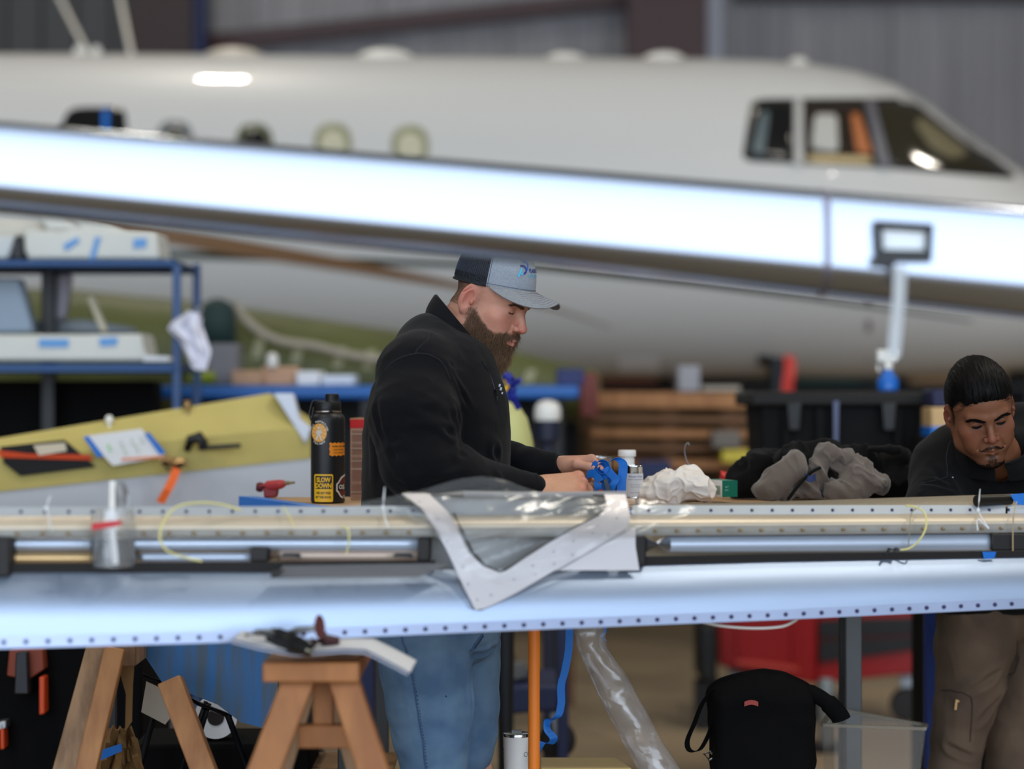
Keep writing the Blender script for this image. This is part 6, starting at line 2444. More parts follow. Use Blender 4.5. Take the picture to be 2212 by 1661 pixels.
g.box((P(1500, 0, BGY).x, BGY - .13, z - .02), (P(2060, 0, BGY).x, BGY + .40, z + 0.0))
tag(g.obj('lower_platform', mat('brown_ply', (110, 84, 56), 0.7)), 'low brown platform under the black bag and clear bin', 'platform')
g = G()
g.box((P(1520, 0, BGY).x, BGY - .1, 0), (P(2040, 0, BGY).x, BGY + .4, z - .02))
g.obj('platform_base', M_black, bpy.data.objects['lower_platform'])

# clear bin
cbn = thing('clear_bin', 'clear plastic storage bin on the low platform right of the black bag', 'bin', tuple(P(1890, 1780, 6.15)))
M_clear = thin_film('cloudy_plastic', (104, 92, 74), 0.07, 0.25, 0.04)
YN = 6.12
tl, tr_ = (1762, 1548), (1998, 1580)
pts_t = [P(1776, 1566, YN), P(1996, 1574, YN + .02), P(2000, 1566, YN + 0.24), P(1800, 1530, YN + .26)]
pts_b = [P(1786, 1764, YN + .01), P(1978, 1762, YN + .03), P(1978, 1732, YN + 0.22), P(1804, 1731, YN + .24)]
for i in range(4):
    j = (i + 1) % 4
    g = G()
    rows = [[pts_t[i] + (pts_t[j] - pts_t[i]) * u + ((pts_b[i] + (pts_b[j] - pts_b[i]) * u) - (pts_t[i] + (pts_t[j] - pts_t[i]) * u)) * v for u in np.linspace(0, 1, 6)] for v in np.linspace(0, 1, 6)]
    g.sheet(rows, 0.002)
    g.obj('side_wall', M_clear, cbn)
g = G()
for i in range(4):
    g.beam(pts_t[i], pts_t[(i + 1) % 4], 0.012, 0.008)
g.obj('rim', thin_film('cloudy_rim', (130, 120, 100), 0.5, 0.25, 0.12), cbn)
g = G()
g.sheet([[pts_b[0] + (pts_b[1] - pts_b[0]) * u + (pts_b[3] - pts_b[0]) * v for u in (0, 1)] for v in (0, 1)], 0.002)
g.obj('bottom', M_clear, cbn)
# blue upright beside the dark-haired man's leg
g = G()
a = P(2010, 1500, 6.75)
g.box((a.x - .014, 6.75, 0), (a.x + .014, 6.79, 1.1))
tag(g.obj('blue_upright', mat('deep_blue_paint', (20, 50, 120), 0.5), bevel=.003), 'deep blue upright behind the leg of the dark-haired man', 'post')

# ================================================================ people
def basis(F_, U_):
    F_ = np.array(F_, float)
    F_ /= np.linalg.norm(F_)
    U_ = np.array(U_, float)
    U_ -= F_ * (U_ @ F_)
    U_ /= np.linalg.norm(U_)
    Rr = np.cross(F_, U_)
    return np.stack([Rr, F_, U_], axis=1)      # columns: right, forward, up


EYE = [(0.0470, 0.0690, 0.0018), (0.0385, 0.0785, -0.0008), (0.0310, 0.0815, -0.0018), (0.0240, 0.0808, -0.0008), (0.0165, 0.0780, 0.0014)]
BROW = [(0.013, 0.0185), (0.030, 0.0240), (0.040, 0.0238), (0.047, 0.0195)]


def head_sdf(neck_to, neck_r=0.062, jaw=1.0, cheek=1.0, nose=1.0, lids=0.75, brow=1.0, res=0.0016, shut=True, chest=None, back=0.098, ear=1.0):
    """a head in its own frame (x right, y forward, z up, about 0.235 m from chin to crown)"""
    lo = np.minimum(np.array([-0.105, -0.125, -0.20]), np.array(neck_to) - 0.085)
    hi = np.array([0.105, 0.135, 0.13])
    hi = np.maximum(hi, np.array(neck_to) + 0.075)
    s = SDF(lo, hi, res)
    s.ell((0, -0.014 + (0.098 - back) , 0.032), (0.0765, back, 0.084), 0.01)
    s.ell((0, 0.020, 0.045), (0.066, 0.066, 0.062), 0.02)
    s.ell((0, 0.030, -0.030), (0.060 * cheek, 0.058, 0.080), 0.025)
    s.ell((0, 0.000, -0.035), (0.066 * cheek, 0.070, 0.060), 0.02)
    for sx_ in (-1, 1):
        s.cap((sx_ * 0.056 * jaw, -0.004, -0.040), (sx_ * 0.050 * jaw, 0.012, -0.078), 0.018, 0.017, 0.02)
        s.cap((sx_ * 0.050 * jaw, 0.012, -0.078), (sx_ * 0.018, 0.070, -0.104), 0.017, 0.015, 0.025)
        s.ell((sx_ * 0.044 * cheek, 0.058, -0.022), (0.020, 0.018, 0.017), 0.022)          # cheekbone
        s.ell((sx_ * 0.034, 0.062, -0.055), (0.022, 0.022, 0.026), 0.025)
    s.ell((0, 0.074, -0.104), (0.023, 0.018, 0.017), 0.02)                                   # chin
    s.ell((0, 0.070, -0.066), (0.030, 0.026, 0.032), 0.02)                                   # muzzle
    for sx_ in (-1, 1):                                                                       # brow ridge
        s.cap((sx_ * 0.043, 0.070, 0.025), (sx_ * 0.012, 0.083, 0.022), 0.0085 * brow, 0.009 * brow, 0.016)
    for sx_ in (-1, 1):                                                                       # sockets
        s.ell((sx_ * 0.031, 0.090, 0.006), (0.0185, 0.0125, 0.0115), 0.010, 's')
    # nose
    s.cap((0, 0.081, 0.014), (0, 0.104, -0.024), 0.0068 * nose, 0.0095 * nose, 0.010)
    s.ell((0, 0.1075, -0.029), (0.0105 * nose, 0.0105, 0.0092), 0.006)
    for sx_ in (-1, 1):
        s.ell((sx_ * 0.0135 * nose, 0.097, -0.0315), (0.0072, 0.0095, 0.0072), 0.006)
        s.ell((sx_ * 0.0075, 0.102, -0.0405), (0.0040, 0.0055, 0.0040), 0.003, 's')
        # crease beside the nose
        s.cap((sx_ * 0.0215 * nose, 0.094, -0.034), (sx_ * 0.032, 0.086, -0.060), 0.0014, 0.001, 0.010, 's')
    s.cap((0, 0.102, -0.042), (0, 0.100, -0.054), 0.0022, 0.002, 0.006, 's')                 # philtrum
    # lips
    for sx_ in (-1, 1):
        s.cap((0, 0.0985, -0.0615), (sx_ * 0.022, 0.0870, -0.0645), 0.0052, 0.0026, 0.004)
        s.cap((0, 0.0965, -0.0715), (sx_ * 0.020, 0.0865, -0.0680), 0.0062, 0.0028, 0.004)
        s.cap((0, 0.1045, -0.0660), (sx_ * 0.0245, 0.0900, -0.0660), 0.0013, 0.0011, 0.0035, 's')
    s.ell((0, 0.094, -0.083), (0.016, 0.006, 0.005), 0.008, 's')
    # eyeballs and lids
    for sx_ in (-1, 1):
        m_ = np.array((sx_, 1, 1))
        s.ell(np.array((0.0312, 0.0672, 0.0055)) * m_, (0.0158, 0.0138, 0.0134), 0.006)
        # fold above the upper lid, then the slit between the lids
        s.chain([np.array(q_) * m_ for q_ in ((0.0450, 0.0705, 0.0085), (0.0320, 0.0810, 0.0130), (0.0190, 0.0790, 0.0095))], (0.0011, 0.0011, 0.0011), 0.003, 's')
        w_ = 0.0010 if shut else 0.0016
        s.chain([np.array(q_) * m_ for q_ in EYE], (w_ * 0.6, w_, w_, w_, w_ * .6), 0.0015, 's')
        s.cap(np.array((0.0430, 0.0700, -0.0120)) * m_, np.array((0.0240, 0.0790, -0.0135)) * m_, 0.0010, 0.0010, 0.006, 's')
    # ears
    for sx_ in (-1, 1):
        c = np.array((sx_ * 0.0795, -0.014, -0.006))
        rt = (math.radians(-8), 0, sx_ * math.radians(24))
        sub = (sx_, rt)
        e_ = ear
        s.ell(c, (0.0085, 0.0185 * e_, 0.0325 * e_), 0.006, 'u', rt)
        s.ell(c + (0, 0.001, -0.026 * e_), (0.0070, 0.0095, 0.010), 0.006, 'u', rt)
        s.ell(c + (sx_ * 0.0075, 0.0045, -0.002), (0.0075, 0.0105 * e_, 0.0190 * e_), 0.003, 's', rt)
        s.cap(c + (sx_ * 0.006, -0.008, 0.012), c + (sx_ * 0.0055, -0.0095, -0.012), 0.0026, 0.0024, 0.004, 'u')
        s.cap(c + (sx_ * 0.0075, -0.0125 * e_, 0.006), c + (sx_ * 0.007, 0.001, 0.023 * e_), 0.0014, 0.0013, 0.004, 's')
        s.ell(c + (sx_ * 0.003, 0.0125, -0.006), (0.0045, 0.0045, 0.007), 0.004)
    # neck
    nt = np.array(neck_to, float)
    s.cap((0, -0.030, -0.060), nt, neck_r * 0.93, neck_r * 1.12, 0.022)
    if chest is not None:
        s.ell(nt + np.array((0, 0.01, -0.02)), chest, 0.03)
    for sx_ in (-1, 1):
        s.cap((sx_ * 0.055, -0.022, -0.055), nt + np.array((sx_ * 0.018, 0.045, 0.0)), 0.013, 0.012, 0.022)
    s.cap((0, 0.045, -0.115), nt + np.array((0, 0.048, 0.01)), 0.016, 0.020, 0.025)
    s.lo_pt = lo
    return s


def hand_mesh(side, curl, thumb, spread=0.0, res=0.0014, forearm=0.055, wrist_bend=0.0):
    """side = +1 thumb on +x (left hand seen from its back), -1 thumb on -x; wrist at the origin, fingers along +y, back of the hand +z"""
    s = SDF((-0.075, -forearm - 0.045, -0.10), (0.075, 0.20, 0.045), res)
    kx = [0.031, 0.0105, -0.0105, -0.0305]
    ky = [0.088, 0.092, 0.087, 0.078]
    kz = [0.000, 0.003, 0.001, -0.004]
    L = [(0.043, 0.026, 0.019), (0.047, 0.030, 0.020), (0.043, 0.028, 0.019), (0.034, 0.020, 0.018)]
    rad = [0.0096, 0.0098, 0.0092, 0.0080]
    for i in range(4):
        b = np.array((side * kx[i] * 0.55, 0.006, 0.0))
        k = np.array((side * kx[i], ky[i], kz[i]))
        s.cap(b, k, 0.0145, 0.0118, 0.010)
        s.ell(k + (0, -0.002, 0.003), 0.0108, 0.004)
    s.rbox((0, 0.050, -0.006), (0.030, 0.042, 0.011), 0.010, 0.012)
    s.ell((side * 0.022, 0.034, -0.013), (0.017, 0.030, 0.014), 0.014)
    s.ell((-side * 0.022, 0.032, -0.012), (0.014, 0.030, 0.012), 0.014)
    tips = []
    for i in range(4):
        p = np.array((side * kx[i], ky[i], kz[i]))
        a = 0.0
        sp = side * spread * (1.2 - i * 0.9)
        r0 = rad[i]
        for j in range(3):
            a += curl[i][j]
            d = np.array((math.sin(sp) * math.cos(a), math.cos(a) * math.cos(sp), -math.sin(a)))
            q = p + d * L[i][j]
            r1 = r0 * (0.93 if j < 2 else 0.80)
            s.cap(p, q, r0, r1, 0.0035)
            if j < 2:
                s.ell(q + np.array((0, -0.0, 0.0)), r1 * 1.07, 0.003)
            p, r0 = q, r1
        tips.append(p)
    p = np.array((side * 0.020, 0.018, -0.010))
    rr_ = (0.0150, 0.0112, 0.0098, 0.0082)
    LL = (0.044, 0.034, 0.027)
    for j in range(3):
        d = np.array(thumb[j], float)
        d[0] *= side
        d /= np.linalg.norm(d)
        q = p + d * LL[j]
        s.cap(p, q, rr_[j], rr_[j + 1], 0.006 if j else 0.012)
        p = q
    tips.append(p)
    s.cap((0, 0.004, -0.003), (0, -forearm, -0.004), 0.0205, 0.023, 0.012, flat=((0, 0, 1), 1.22))
    s.cap((side * 0.012, 0.0, 0.0), (side * .012, -forearm, 0.0), 0.015, 0.013, 0.010)
    s.cap((-side * 0.012, 0.0, 0.0), (-side * .012, -forearm, 0.0), 0.015, 0.014, 0.010)
    V, F = s.mesh(1)
    return V, F, tips


def join(parts):
    """stack several surfaces into one mesh"""
    Vs, Fs, Cs, n = [], [], [], 0
    for V, F, C in parts:
        Vs.append(V)
        Fs.append(F + n)
        Cs.append(C)
        n += len(V)
    return np.concatenate(Vs), np.concatenate(Fs), np.concatenate(Cs)


def skin_face(V, base, red, dark, lipm=0.5):
    """skin tones that belong to the skin itself, in head coordinates"""
    C = np.tile(np.array(base, float), (len(V), 1))
    ax = np.abs(V[:, 0])
    W = np.c_[ax, V[:, 1], V[:, 2]]
    C = mix(C, red, 0.55 * gauss(W, (0.042, 0.060, -0.025), (0.024, 0.03, 0.022)))
    C = mix(C, red, 0.75 * gauss(W, (0.0, 0.108, -0.030), (0.017, 0.016, 0.014)))
    C = mix(C, red, 0.60 * gauss(W, (0.086, -0.016, 0.0), (0.014, 0.03, 0.04)))
    C = mix(C, dark, 0.25 * gauss(W, (0.031, 0.083, -0.008), (0.016, 0.02, 0.007)))
    lip = sstep(1.0, 0.55, np.sqrt((ax / 0.0245) ** 2 + ((V[:, 2] + 0.0665) / 0.0095) ** 2)) * (V[:, 1] > 0.075)
    C = mix(C, red, lipm * lip)
    n = vnoise(V, 160, 3) * 0.04 + vnoise(V, 45, 6) * 0.04
    return np.clip(C * (1 + n[:, None]), 0, 1)


M_skin1 = mat('fair_skin', (205, 150, 130), 0.48, attr='col', bump=0.06, bscale=700, sss=0.12, spec=0.4)
M_skin2 = mat('tan_skin', (150, 100, 72), 0.5, attr='col', bump=0.06, bscale=700, sss=0.08, spec=0.4)
M_fleece = mat('black_fleece', (13, 14, 18), 0.95, spec=0.2, sheen=0.06, bump=0.12, bscale=260)
M_denim = mat('blue_denim', (100, 130, 160), 0.85, bump=0.25, bscale=900, rgb2=(78, 108, 142), vscale=11)
M_hairb = mat('black_hair', (7, 6, 6), 0.5, spec=0.14)

def eye_dark(C, V, col, w=0.0026):
    W = np.c_[np.abs(V[:, 0]), V[:, 1], V[:, 2]]
    for i in range(len(EYE) - 1):
        d_, _ = seg_dist(W, EYE[i], EYE[i + 1])
        C = mix(C, col, 0.92 * sstep(w * (0.6, 1, 1, 0.7)[i], w * 0.45 * (0.6, 1, 1, 0.7)[i], d_))
    return C


def brow_dist(V):
    W = np.c_[np.abs(V[:, 0]), V[:, 2]]
    d = np.full(len(V), 9.0)
    for i in range(len(BROW) - 1):
        d = np.minimum(d, seg_dist(W, BROW[i], BROW[i + 1])[0])
    return np.where(V[:, 1] > 0.03, d, 9.0)


def lashes(V, N, tf, m, parent, r=0.0008):
    for sx_ in (-1, 1):
        pts = []
        for q in EYE:
            p = np.array((sx_ * q[0], q[1], q[2]))
            i = np.argmin(((V - p) ** 2).sum(1))
            pts.append(Vector(V[i] * 0.5 + p * 0.5 + N[i] * 0.0006))
        g = G()
        g.tube([tf(np.array(p)) for p in catmull(pts, 4)], r, 6)
        g.obj('eyelashes', m, parent, smooth=True)


# ---------------------------------------------------------------- the bearded man
m1 = thing('person', 'bearded man in a grey and black cap and black quarter-zip sweater bending over blue tape', 'person', (P(950, 0, 5.72).x, 5.72, 0))
psi, th = math.radians(28), math.radians(27)
F1 = np.array((math.cos(psi) * math.cos(th), -math.sin(psi) * math.cos(th), -math.sin(th)))
U1 = np.array((math.cos(psi) * math.sin(th), -math.sin(psi) * math.sin(th), math.cos(th)))
B1 = basis(F1, U1)
S1 = 1.02
T1 = np.array(P(1015, 641, 5.70)) - S1 * (B1 @ np.array((0.080, -0.012, -0.004)))


def h1(V):
    return np.asarray(V) @ (B1.T * S1) + T1


nb1 = np.array(P(968, 768, 5.76))
nloc = (B1.T @ (nb1 - T1)) / S1
hs = head_sdf(nloc, 0.064, jaw=1.03, cheek=1.05, nose=1.07, back=0.088, ear=1.15, chest=(0.09, 0.08, 0.05))
Vh, Fh = hs.mesh(1)
lin_ = lambda c: np.array(lin(c))
base1, red1, dk1 = lin_((200, 146, 124)), lin_((196, 100, 90)), lin_((150, 100, 84))
Ch = skin_face(Vh, base1, red1, dk1)
ax = np.abs(Vh[:, 0])
# clipped hair at the back and sides (stubble colour), brows, lash line, beard shadow
hairc = lin_((112, 84, 66))
hm = sstep(0.012, -0.012, Vh[:, 1] - (0.018 - 0.35 * np.maximum(0, Vh[:, 2]))) * sstep(-0.060, -0.020, Vh[:, 2] + 0.25 * np.maximum(0, -Vh[:, 1] - .05)) * (1 - gauss(np.c_[ax, Vh[:, 1], Vh[:, 2]], (0.09, -0.014, -0.004), (0.018, 0.026, 0.04)) ** .5)
hm *= (0.75 + 0.25 * vnoise(Vh, 500, 2))
Ch = mix(Ch, hairc, 0.72 * np.clip(hm, 0, 1))
Ch = mix(Ch, lin_((92, 62, 46)), 0.8 * sstep(0.0050, 0.002, brow_dist(Vh)))
Ch = eye_dark(Ch, Vh, lin_((60, 36, 30)), 0.0024)


def beard_mask(V):
    ax_ = np.abs(V[:, 0])
    # upper edge of the beard on the cheek: from the sideburn down to the mouth corner
    edge = np.interp(V[:, 1], [-0.01, 0.012, 0.03, 0.055, 0.075, 0.09, 0.11], [-0.022, -0.026, -0.038, -0.053, -0.054, -0.0455, -0.044])
    m = sstep(edge + 0.006, edge - 0.007, V[:, 2] + 0.003 * vnoise(V, 90, 1))
    m *= sstep(-0.006, 0.012, V[:, 1] + 0.10 * (V[:, 2] + 0.05))          # not behind the jaw
    m *= sstep(-0.150, -0.132, V[:, 2])
    lip_ = np.sqrt((ax_ / 0.020) ** 2 + ((V[:, 2] + 0.067) / 0.0085) ** 2)
    m *= np.where(V[:, 1] > 0.075, sstep(0.8, 1.25, lip_), 1)
    # bare patches under the lip corners
    m *= 1 - 0.9 * gauss(np.c_[ax_, V[:, 1], V[:, 2]], (0.020, 0.083, -0.080), (0.009, 0.02, 0.008))
    m *= (V[:, 2] < 0.02)
    return m


bm_ = beard_mask(Vh)
Ch = mix(Ch, lin_((70, 48, 36)), 0.85 * bm_)

# near (right) hand, a loose fist
c4 = [(1.05, 1.1, 0.6), (1.1, 1.25, 0.6), (1.2, 1.25, 0.6), (1.25, 1.2, 0.6)]
VR, FR, tipsR = hand_mesh(-1, c4, [(0.55, 0.8, -0.35), (-0.15, 0.85, -0.6), (-0.55, 0.65, -0.5)])
yR = np.array((0.965, 0.10, 0.02))
zR = np.array((0.05, -0.66, 0.74))
BR_ = basis(yR, zR)
wristR = np.array(P(1160, 1056, 5.60))
VRw = VR @ (BR_.T * 1.16) + wristR
# far (left) hand pinching the tape
c5 = [(0.95, 0.85, 0.45), (1.1, 1.0, 0.5), (1.25, 1.1, 0.5), (1.35, 1.1, 0.5)]
VL, FL, tipsL = hand_mesh(1, c5, [(0.50, 0.80, -0.45), (0.05, 0.93, -0.35), (-0.15, 0.95, -0.25)])
yL = np.array((0.975, -0.05, -0.04))
zL = np.array((0.03, 0.76, 0.62))
BL_ = basis(yL, zL)
wristL = np.array(P(1200, 1010, 5.84))
VLw = VL @ (BL_.T * 1.0) + wristL


def hand_cols(V, base, red, seed=0):
    C = np.tile(base, (len(V), 1))
    C = mix(C, red, 0.30 * sstep(0.085, 0.13, V[:, 1]))
    for kx_, ky_ in ((0.031, 0.088), (0.0105, 0.092), (-0.0105, 0.087), (-0.0305, 0.078)):
        for sd_ in (-1, 1):
            C = mix(C, red, 0.28 * gauss(V, (sd_ * kx_, ky_ + 0.002, 0.012), (0.009, 0.01, 0.01)))
    C = C * (1 + 0.05 * vnoise(V, 60, seed)[:, None] + 0.04 * vnoise(V, 240, seed)[:, None])
    return np.clip(C, 0, 1)


# hidden core that joins head, arms and legs under the clothes
cs = SDF((P(760, 0, 5.72).x, 5.40, 0.02), (P(1260, 0, 5.72).x, 6.0, 1.56), 0.014)
ch_c = np.array(P(945, 850, 5.74))
pv_c = np.array(P(945, 1300, 5.74))
cs.cap(ch_c, pv_c, 0.12, 0.12, 0.05, flat=((0, 1, 0), 0.8))
shR, elR = np.array(P(900, 800, 5.58)), np.array(P(905, 1010, 5.46))
shL, elL = np.array(P(960, 800, 5.90)), np.array(P(1000, 990, 5.94))
cs.cap(nb1, ch_c, 0.06, 0.09, 0.05)
cs.cap(ch_c, shR, 0.06, 0.05, 0.04).cap(ch_c, shL, 0.06, 0.05, 0.04)
cs.cap(shR, elR, 0.045, 0.036, 0.03).cap(elR, wristR - yR * 0.04, 0.036, 0.022, 0.02)
cs.cap(shL, elL, 0.045, 0.036, 0.03).cap(elL, wristL - yL * 0.04, 0.036, 0.022, 0.02)
hipR, hipL = np.array(P(915, 1350, 5.64)), np.array(P(985, 1350, 5.82))
kn = [np.array((hipR[0] + 0.03, 5.62, 0.50)), np.array((hipL[0] + 0.035, 5.84, 0.50))]
an = [np.array((hipR[0] + 0.0, 5.62, 0.07)), np.array((hipL[0] + 0.02, 5.84, 0.07))]
for hp_, k_, a_ in ((hipR, kn[0], an[0]), (hipL, kn[1], an[1])):
    cs.cap(hp_, k_, 0.075, 0.05, 0.03).cap(k_, a_, 0.05, 0.035, 0.02)
Vc, Fc_ = cs.mesh(1)
Vb, Fb, Cb = join([(h1(Vh), Fh, Ch), (VRw, FR, hand_cols(VR, lin_((204, 152, 122)), red1, 1)), (VLw, FL, hand_cols(VL, lin_((200, 148, 124)), red1, 2)), (Vc, Fc_, np.tile(base1, (len(Vc), 1)))])
mk('body', Vb, Fb, M_skin1, m1, True, colors=Cb)

# ---- beard: dense tapering strands over a dark soft mass
bsd = SDF((-0.085, -0.03, -0.205), (0.085, 0.13, 0.0), 0.002)
for sx_ in (-1, 1):
    bsd.cap((sx_ * 0.058, 0.012, -0.045), (sx_ * 0.050, 0.022, -0.088), 0.015, 0.021, 0.02)
    bsd.cap((sx_ * 0.050, 0.022, -0.088), (sx_ * 0.022, 0.066, -0.122), 0.021, 0.026, 0.02)
bsd.cap((0, 0.070, -0.106), (0, 0.062, -0.146), 0.029, 0.019, 0.02)
bsd.ell((0, 0.045, -0.125), (0.044, 0.045, 0.034), 0.02)
VB, FB = bsd.mesh(2)
NB = normals(VB, FB)
VB = VB + NB * (0.0035 * vnoise(VB * np.array([1, 1, .35]), 110, 3))[:, None]
bz_ = np.clip((-VB[:, 2] - 0.09) / 0.08, 0, 1)
cdk, clt = lin_((50, 36, 28)), lin_((130, 98, 70))
CB = mix(np.tile(cdk, (len(VB), 1)), clt, 0.35 * bz_ * sstep(0.03, 0.08, VB[:, 1]))
bd = mk('beard', h1(VB), FB, mat('beard_mass', (50, 36, 28), 0.75, attr='col'), m1, True, colors=CB)
rs_ = np.random.RandomState(11)
roots, dirs, lens = [], [], []
Nh = normals(Vh, Fh)
idx = np.where(bm_ > 0.12)[0]
pick = rs_.choice(idx, 11000)
pick = pick[rs_.rand(len(pick)) < bm_[pick] * 1.3]
roots.append(Vh[pick] + rs_.randn(len(pick), 3) * 0.0006)
nn = Nh[pick]
down_ = np.tile(np.array((0, 0.10, -1.0)), (len(pick), 1))
dirs.append(nn * 0.42 + down_ + rs_.randn(len(pick), 3) * 0.38)
hgt = Vh[pick][:, 2]
lens.append(np.interp(hgt, [-0.13, -0.08, -0.05, -0.02, 0.01], [0.028, 0.022, 0.014, 0.008, 0.004]) * rs_.uniform(0.6, 1.25, len(pick)) * np.where((Vh[pick][:, 1] > 0.085) & (hgt > -0.062), 0.55, 1))
pk = rs_.choice(len(VB), 11000)
ok = (NB[pk][:, 2] < 0.75)
pk = pk[ok]
roots.append(VB[pk])
dirs.append(NB[pk] * 0.30 + np.array((0, -0.12, -1.0)) + rs_.randn(len(pk), 3) * 0.36)
lens.append(np.interp(VB[pk][:, 2], [-0.175, -0.12, -0.06, -0.02], [0.015, 0.019, 0.014, 0.008]) * rs_.uniform(0.5, 1.3, len(pk)))
# sideburn and hair edge before the ear
roots, dirs, lens = np.concatenate(roots), np.concatenate(dirs), np.concatenate(lens)
SV, SF = strands(roots, dirs, lens, 0.00042, np.array((0, -0.06, -0.2)), 5, 4, 0.30)
per = 15
tone = rs_.rand(len(roots))
zc = np.clip((-roots[:, 2] - 0.055) / 0.09, 0, 1) * sstep(0.035, 0.085, roots[:, 1])
cc = mix(np.tile(lin_((88, 64, 48)), (len(roots), 1)), lin_((172, 138, 104)), np.clip(zc * 0.8 + 0.3, 0, 1) * (0.35 + 0.65 * tone))
cc = mix(cc, lin_((150, 108, 72)), 0.6 * (tone > 0.8))
mk('beard_hair', h1(SV), SF, mat('beard_strands', (70, 50, 38), 0.55, attr='col'), bd, False, colors=np.repeat(cc, per, axis=0))['kind'] = 'stuff'
# brows and short hair tufts by the ear
pk = np.where(brow_dist(Vh) < 0.004)[0]
lashes(Vh, Nh, h1, mat('brown_lashes', (58, 38, 30), 0.6), m1, 0.0006)
pk = rs_.choice(pk, 500)
SV, SF = strands(Vh[pk], Nh[pk] * 0.4 + np.c_[np.sign(Vh[pk][:, 0]) * 0.8, -0.3 * np.ones(len(pk)), 0.25 * np.ones(len(pk))], np.full(len(pk), 0.007), 0.0003, np.array((0, 0, 0.0)), 6, 3, 0.1)
mk('eyebrow_hair', h1(SV), SF, mat('brow_hair', (78, 54, 40), 0.6), m1)['kind'] = 'stuff'
hm2 = hm * (Vh[:, 2] < 0.04)
pk = rs_.choice(np.where(hm2 > 0.45)[0], 9000)
SV, SF = strands(Vh[pk], Nh[pk] * 0.5 + np.array((0, -0.15, -0.8)), np.full(len(pk), 0.0030), 0.00022, np.array((0, 0, -0.1)), 7, 2, 0.1)
mk('clipped_hair', h1(SV), SF, mat('clipped_hair', (104, 78, 60), 0.7), m1)['kind'] = 'stuff'

# ---- cap
ct = math.radians(15)
CF, CU = np.array((0, math.cos(ct), math.sin(ct))), np.array((0, -math.sin(ct), math.cos(ct)))
CO = np.array((0, -0.010, 0.030))


def cap_pt(az, v, off=0.0):
    """az from the front towards his right ear, v from the hem (0) to the crown (1); head frame"""
    fr = math.cos(az)
    a = math.radians(90) * v
    e = 0.62 + 0.12 * max(0, fr)                       # the front stands up straighter
    rr = max(math.cos(a), 0.0) ** e
    x = (0.0815 + off) * math.sin(az) * rr
    y = ((0.104 if fr > 0 else 0.096) + off) * fr * rr
    z = (0.108 + off + 0.006 * max(0, fr)) * math.sin(a) ** 0.95
    return CO + np.array((x, 0, 0)) + CF * y + CU * z


def cap_shell(a0, a1, n, name, m, parent, off=0.0, v1=1.0, th=0.0016):
    g = G()
    rows = []
    for i in range(26):
        v = v1 * i / 25
        rows.append([h1(cap_pt(a0 + (a1 - a0) * k / n, v, off)) for k in range(n + 1)])
    g.sheet(rows, -th)
    return g.obj(name, m, parent, smooth=True, auto=60)


M_net = mat('black_cap_net', (24, 28, 36), 0.7, bump=0.5, bscale=180)
M_heather = mat('heather_grey_cloth', (150, 160, 172), 0.85, bump=0.3, bscale=420, rgb2=(140, 149, 161), vscale=260)
M_stitch = mat('dark_stitching', (58, 62, 80), 0.7)
AZ = math.radians(76)
cap = thing('cap', None, None, tuple(h1(CO)))
attach(cap, m1)
cap_shell(AZ, 2 * math.pi - AZ, 44, 'mesh_back', M_net, cap)
cap_shell(-AZ, AZ, 36, 'front_panel', M_heather, cap, 0.0006)
# net ribs so that the trucker mesh reads
g = G()
for k in range(70):
    az = AZ + (2 * math.pi - 2 * AZ) * (k + 0.5) / 70
    g.tube([h1(cap_pt(az, v, 0.0006)) for v in np.linspace(0.04, 0.9, 12)], 0.00055, 4)
o = g.obj('net_rib', mat('net_rib', (66, 76, 92), 0.5), cap, smooth=True)
o['kind'] = 'stuff'
g = G()
g.tube([h1(cap_pt(a, 0.0, 0.0012)) for a in np.linspace(AZ, 2 * math.pi - AZ, 50)], 0.0022, 6)
g.obj('hem_band', mat('cap_hem_black', (18, 20, 26), 0.7), cap, smooth=True)
g = G()
for a in (AZ - 0.035, -AZ + 0.035):
    g.tube([h1(cap_pt(a, v, 0.0014)) for v in np.linspace(0.0, 0.95, 24)], 0.0005, 4)
for v in (0.035,):
    g.tube([h1(cap_pt(a, v, 0.0016)) for a in np.linspace(-AZ, AZ, 40)], 0.0005, 4)
o = g.obj('stitching', M_stitch, cap)
o['kind'] = 'stuff'
g = G()
g.lathe(h1(cap_pt(0, 1.0)), [(0.008, -0.001), (0.007, 0.002), (0.001, 0.0035)], tuple(B1 @ CU), 16)
g.obj('top_button', M_net, cap, smooth=True)


def brim_pt(u, t, off=0.0):
    az = u * math.radians(72)
    b = cap_pt(az, 0.0)
    xb = b[0]
    L_ = 0.074 * max(math.cos(u * math.pi / 2 * 0.985), 0) ** 0.62 * (1 - 0.08 * abs(u))
    p = b + CF * (t * L_) + np.array((xb * 0.10 * t, 0, 0))
    drop = t * L_ * (0.17 + 7.0 * abs(p[0])) - 0.002
    return p - CU * (drop - off)


g = G()
g.sheet([[h1(brim_pt(u, t)) for t in np.linspace(0, 1, 16)] for u in np.linspace(-1, 1, 61)], 0.0028)
br = g.obj('brim', mat('heather_grey_brim', (138, 142, 148), 0.85, bump=0.3, bscale=420, rgb2=(128, 131, 137), vscale=260), cap, smooth=True, auto=60)
g = G()
for k in range(8):
    t = 0.16 + 0.105 * k
    g.tube([h1(brim_pt(u, min(0.97, t * (1 + 0.25 * abs(u))), 0.0031)) for u in np.linspace(-0.93, 0.93, 50)], 0.00045, 4)
o = g.obj('brim_stitching', M_stitch, br)
o['kind'] = 'stuff'
# logo: two nested rounded strokes and a pale slanted stroke, then the words
HA = 0.0835


def on_cap(x, z):
    """x metres along the hem from the middle of the front (towards his right is negative), z metres up"""
    az = -x / 0.098
    return h1(cap_pt(az, z / 0.155, 0.0016))


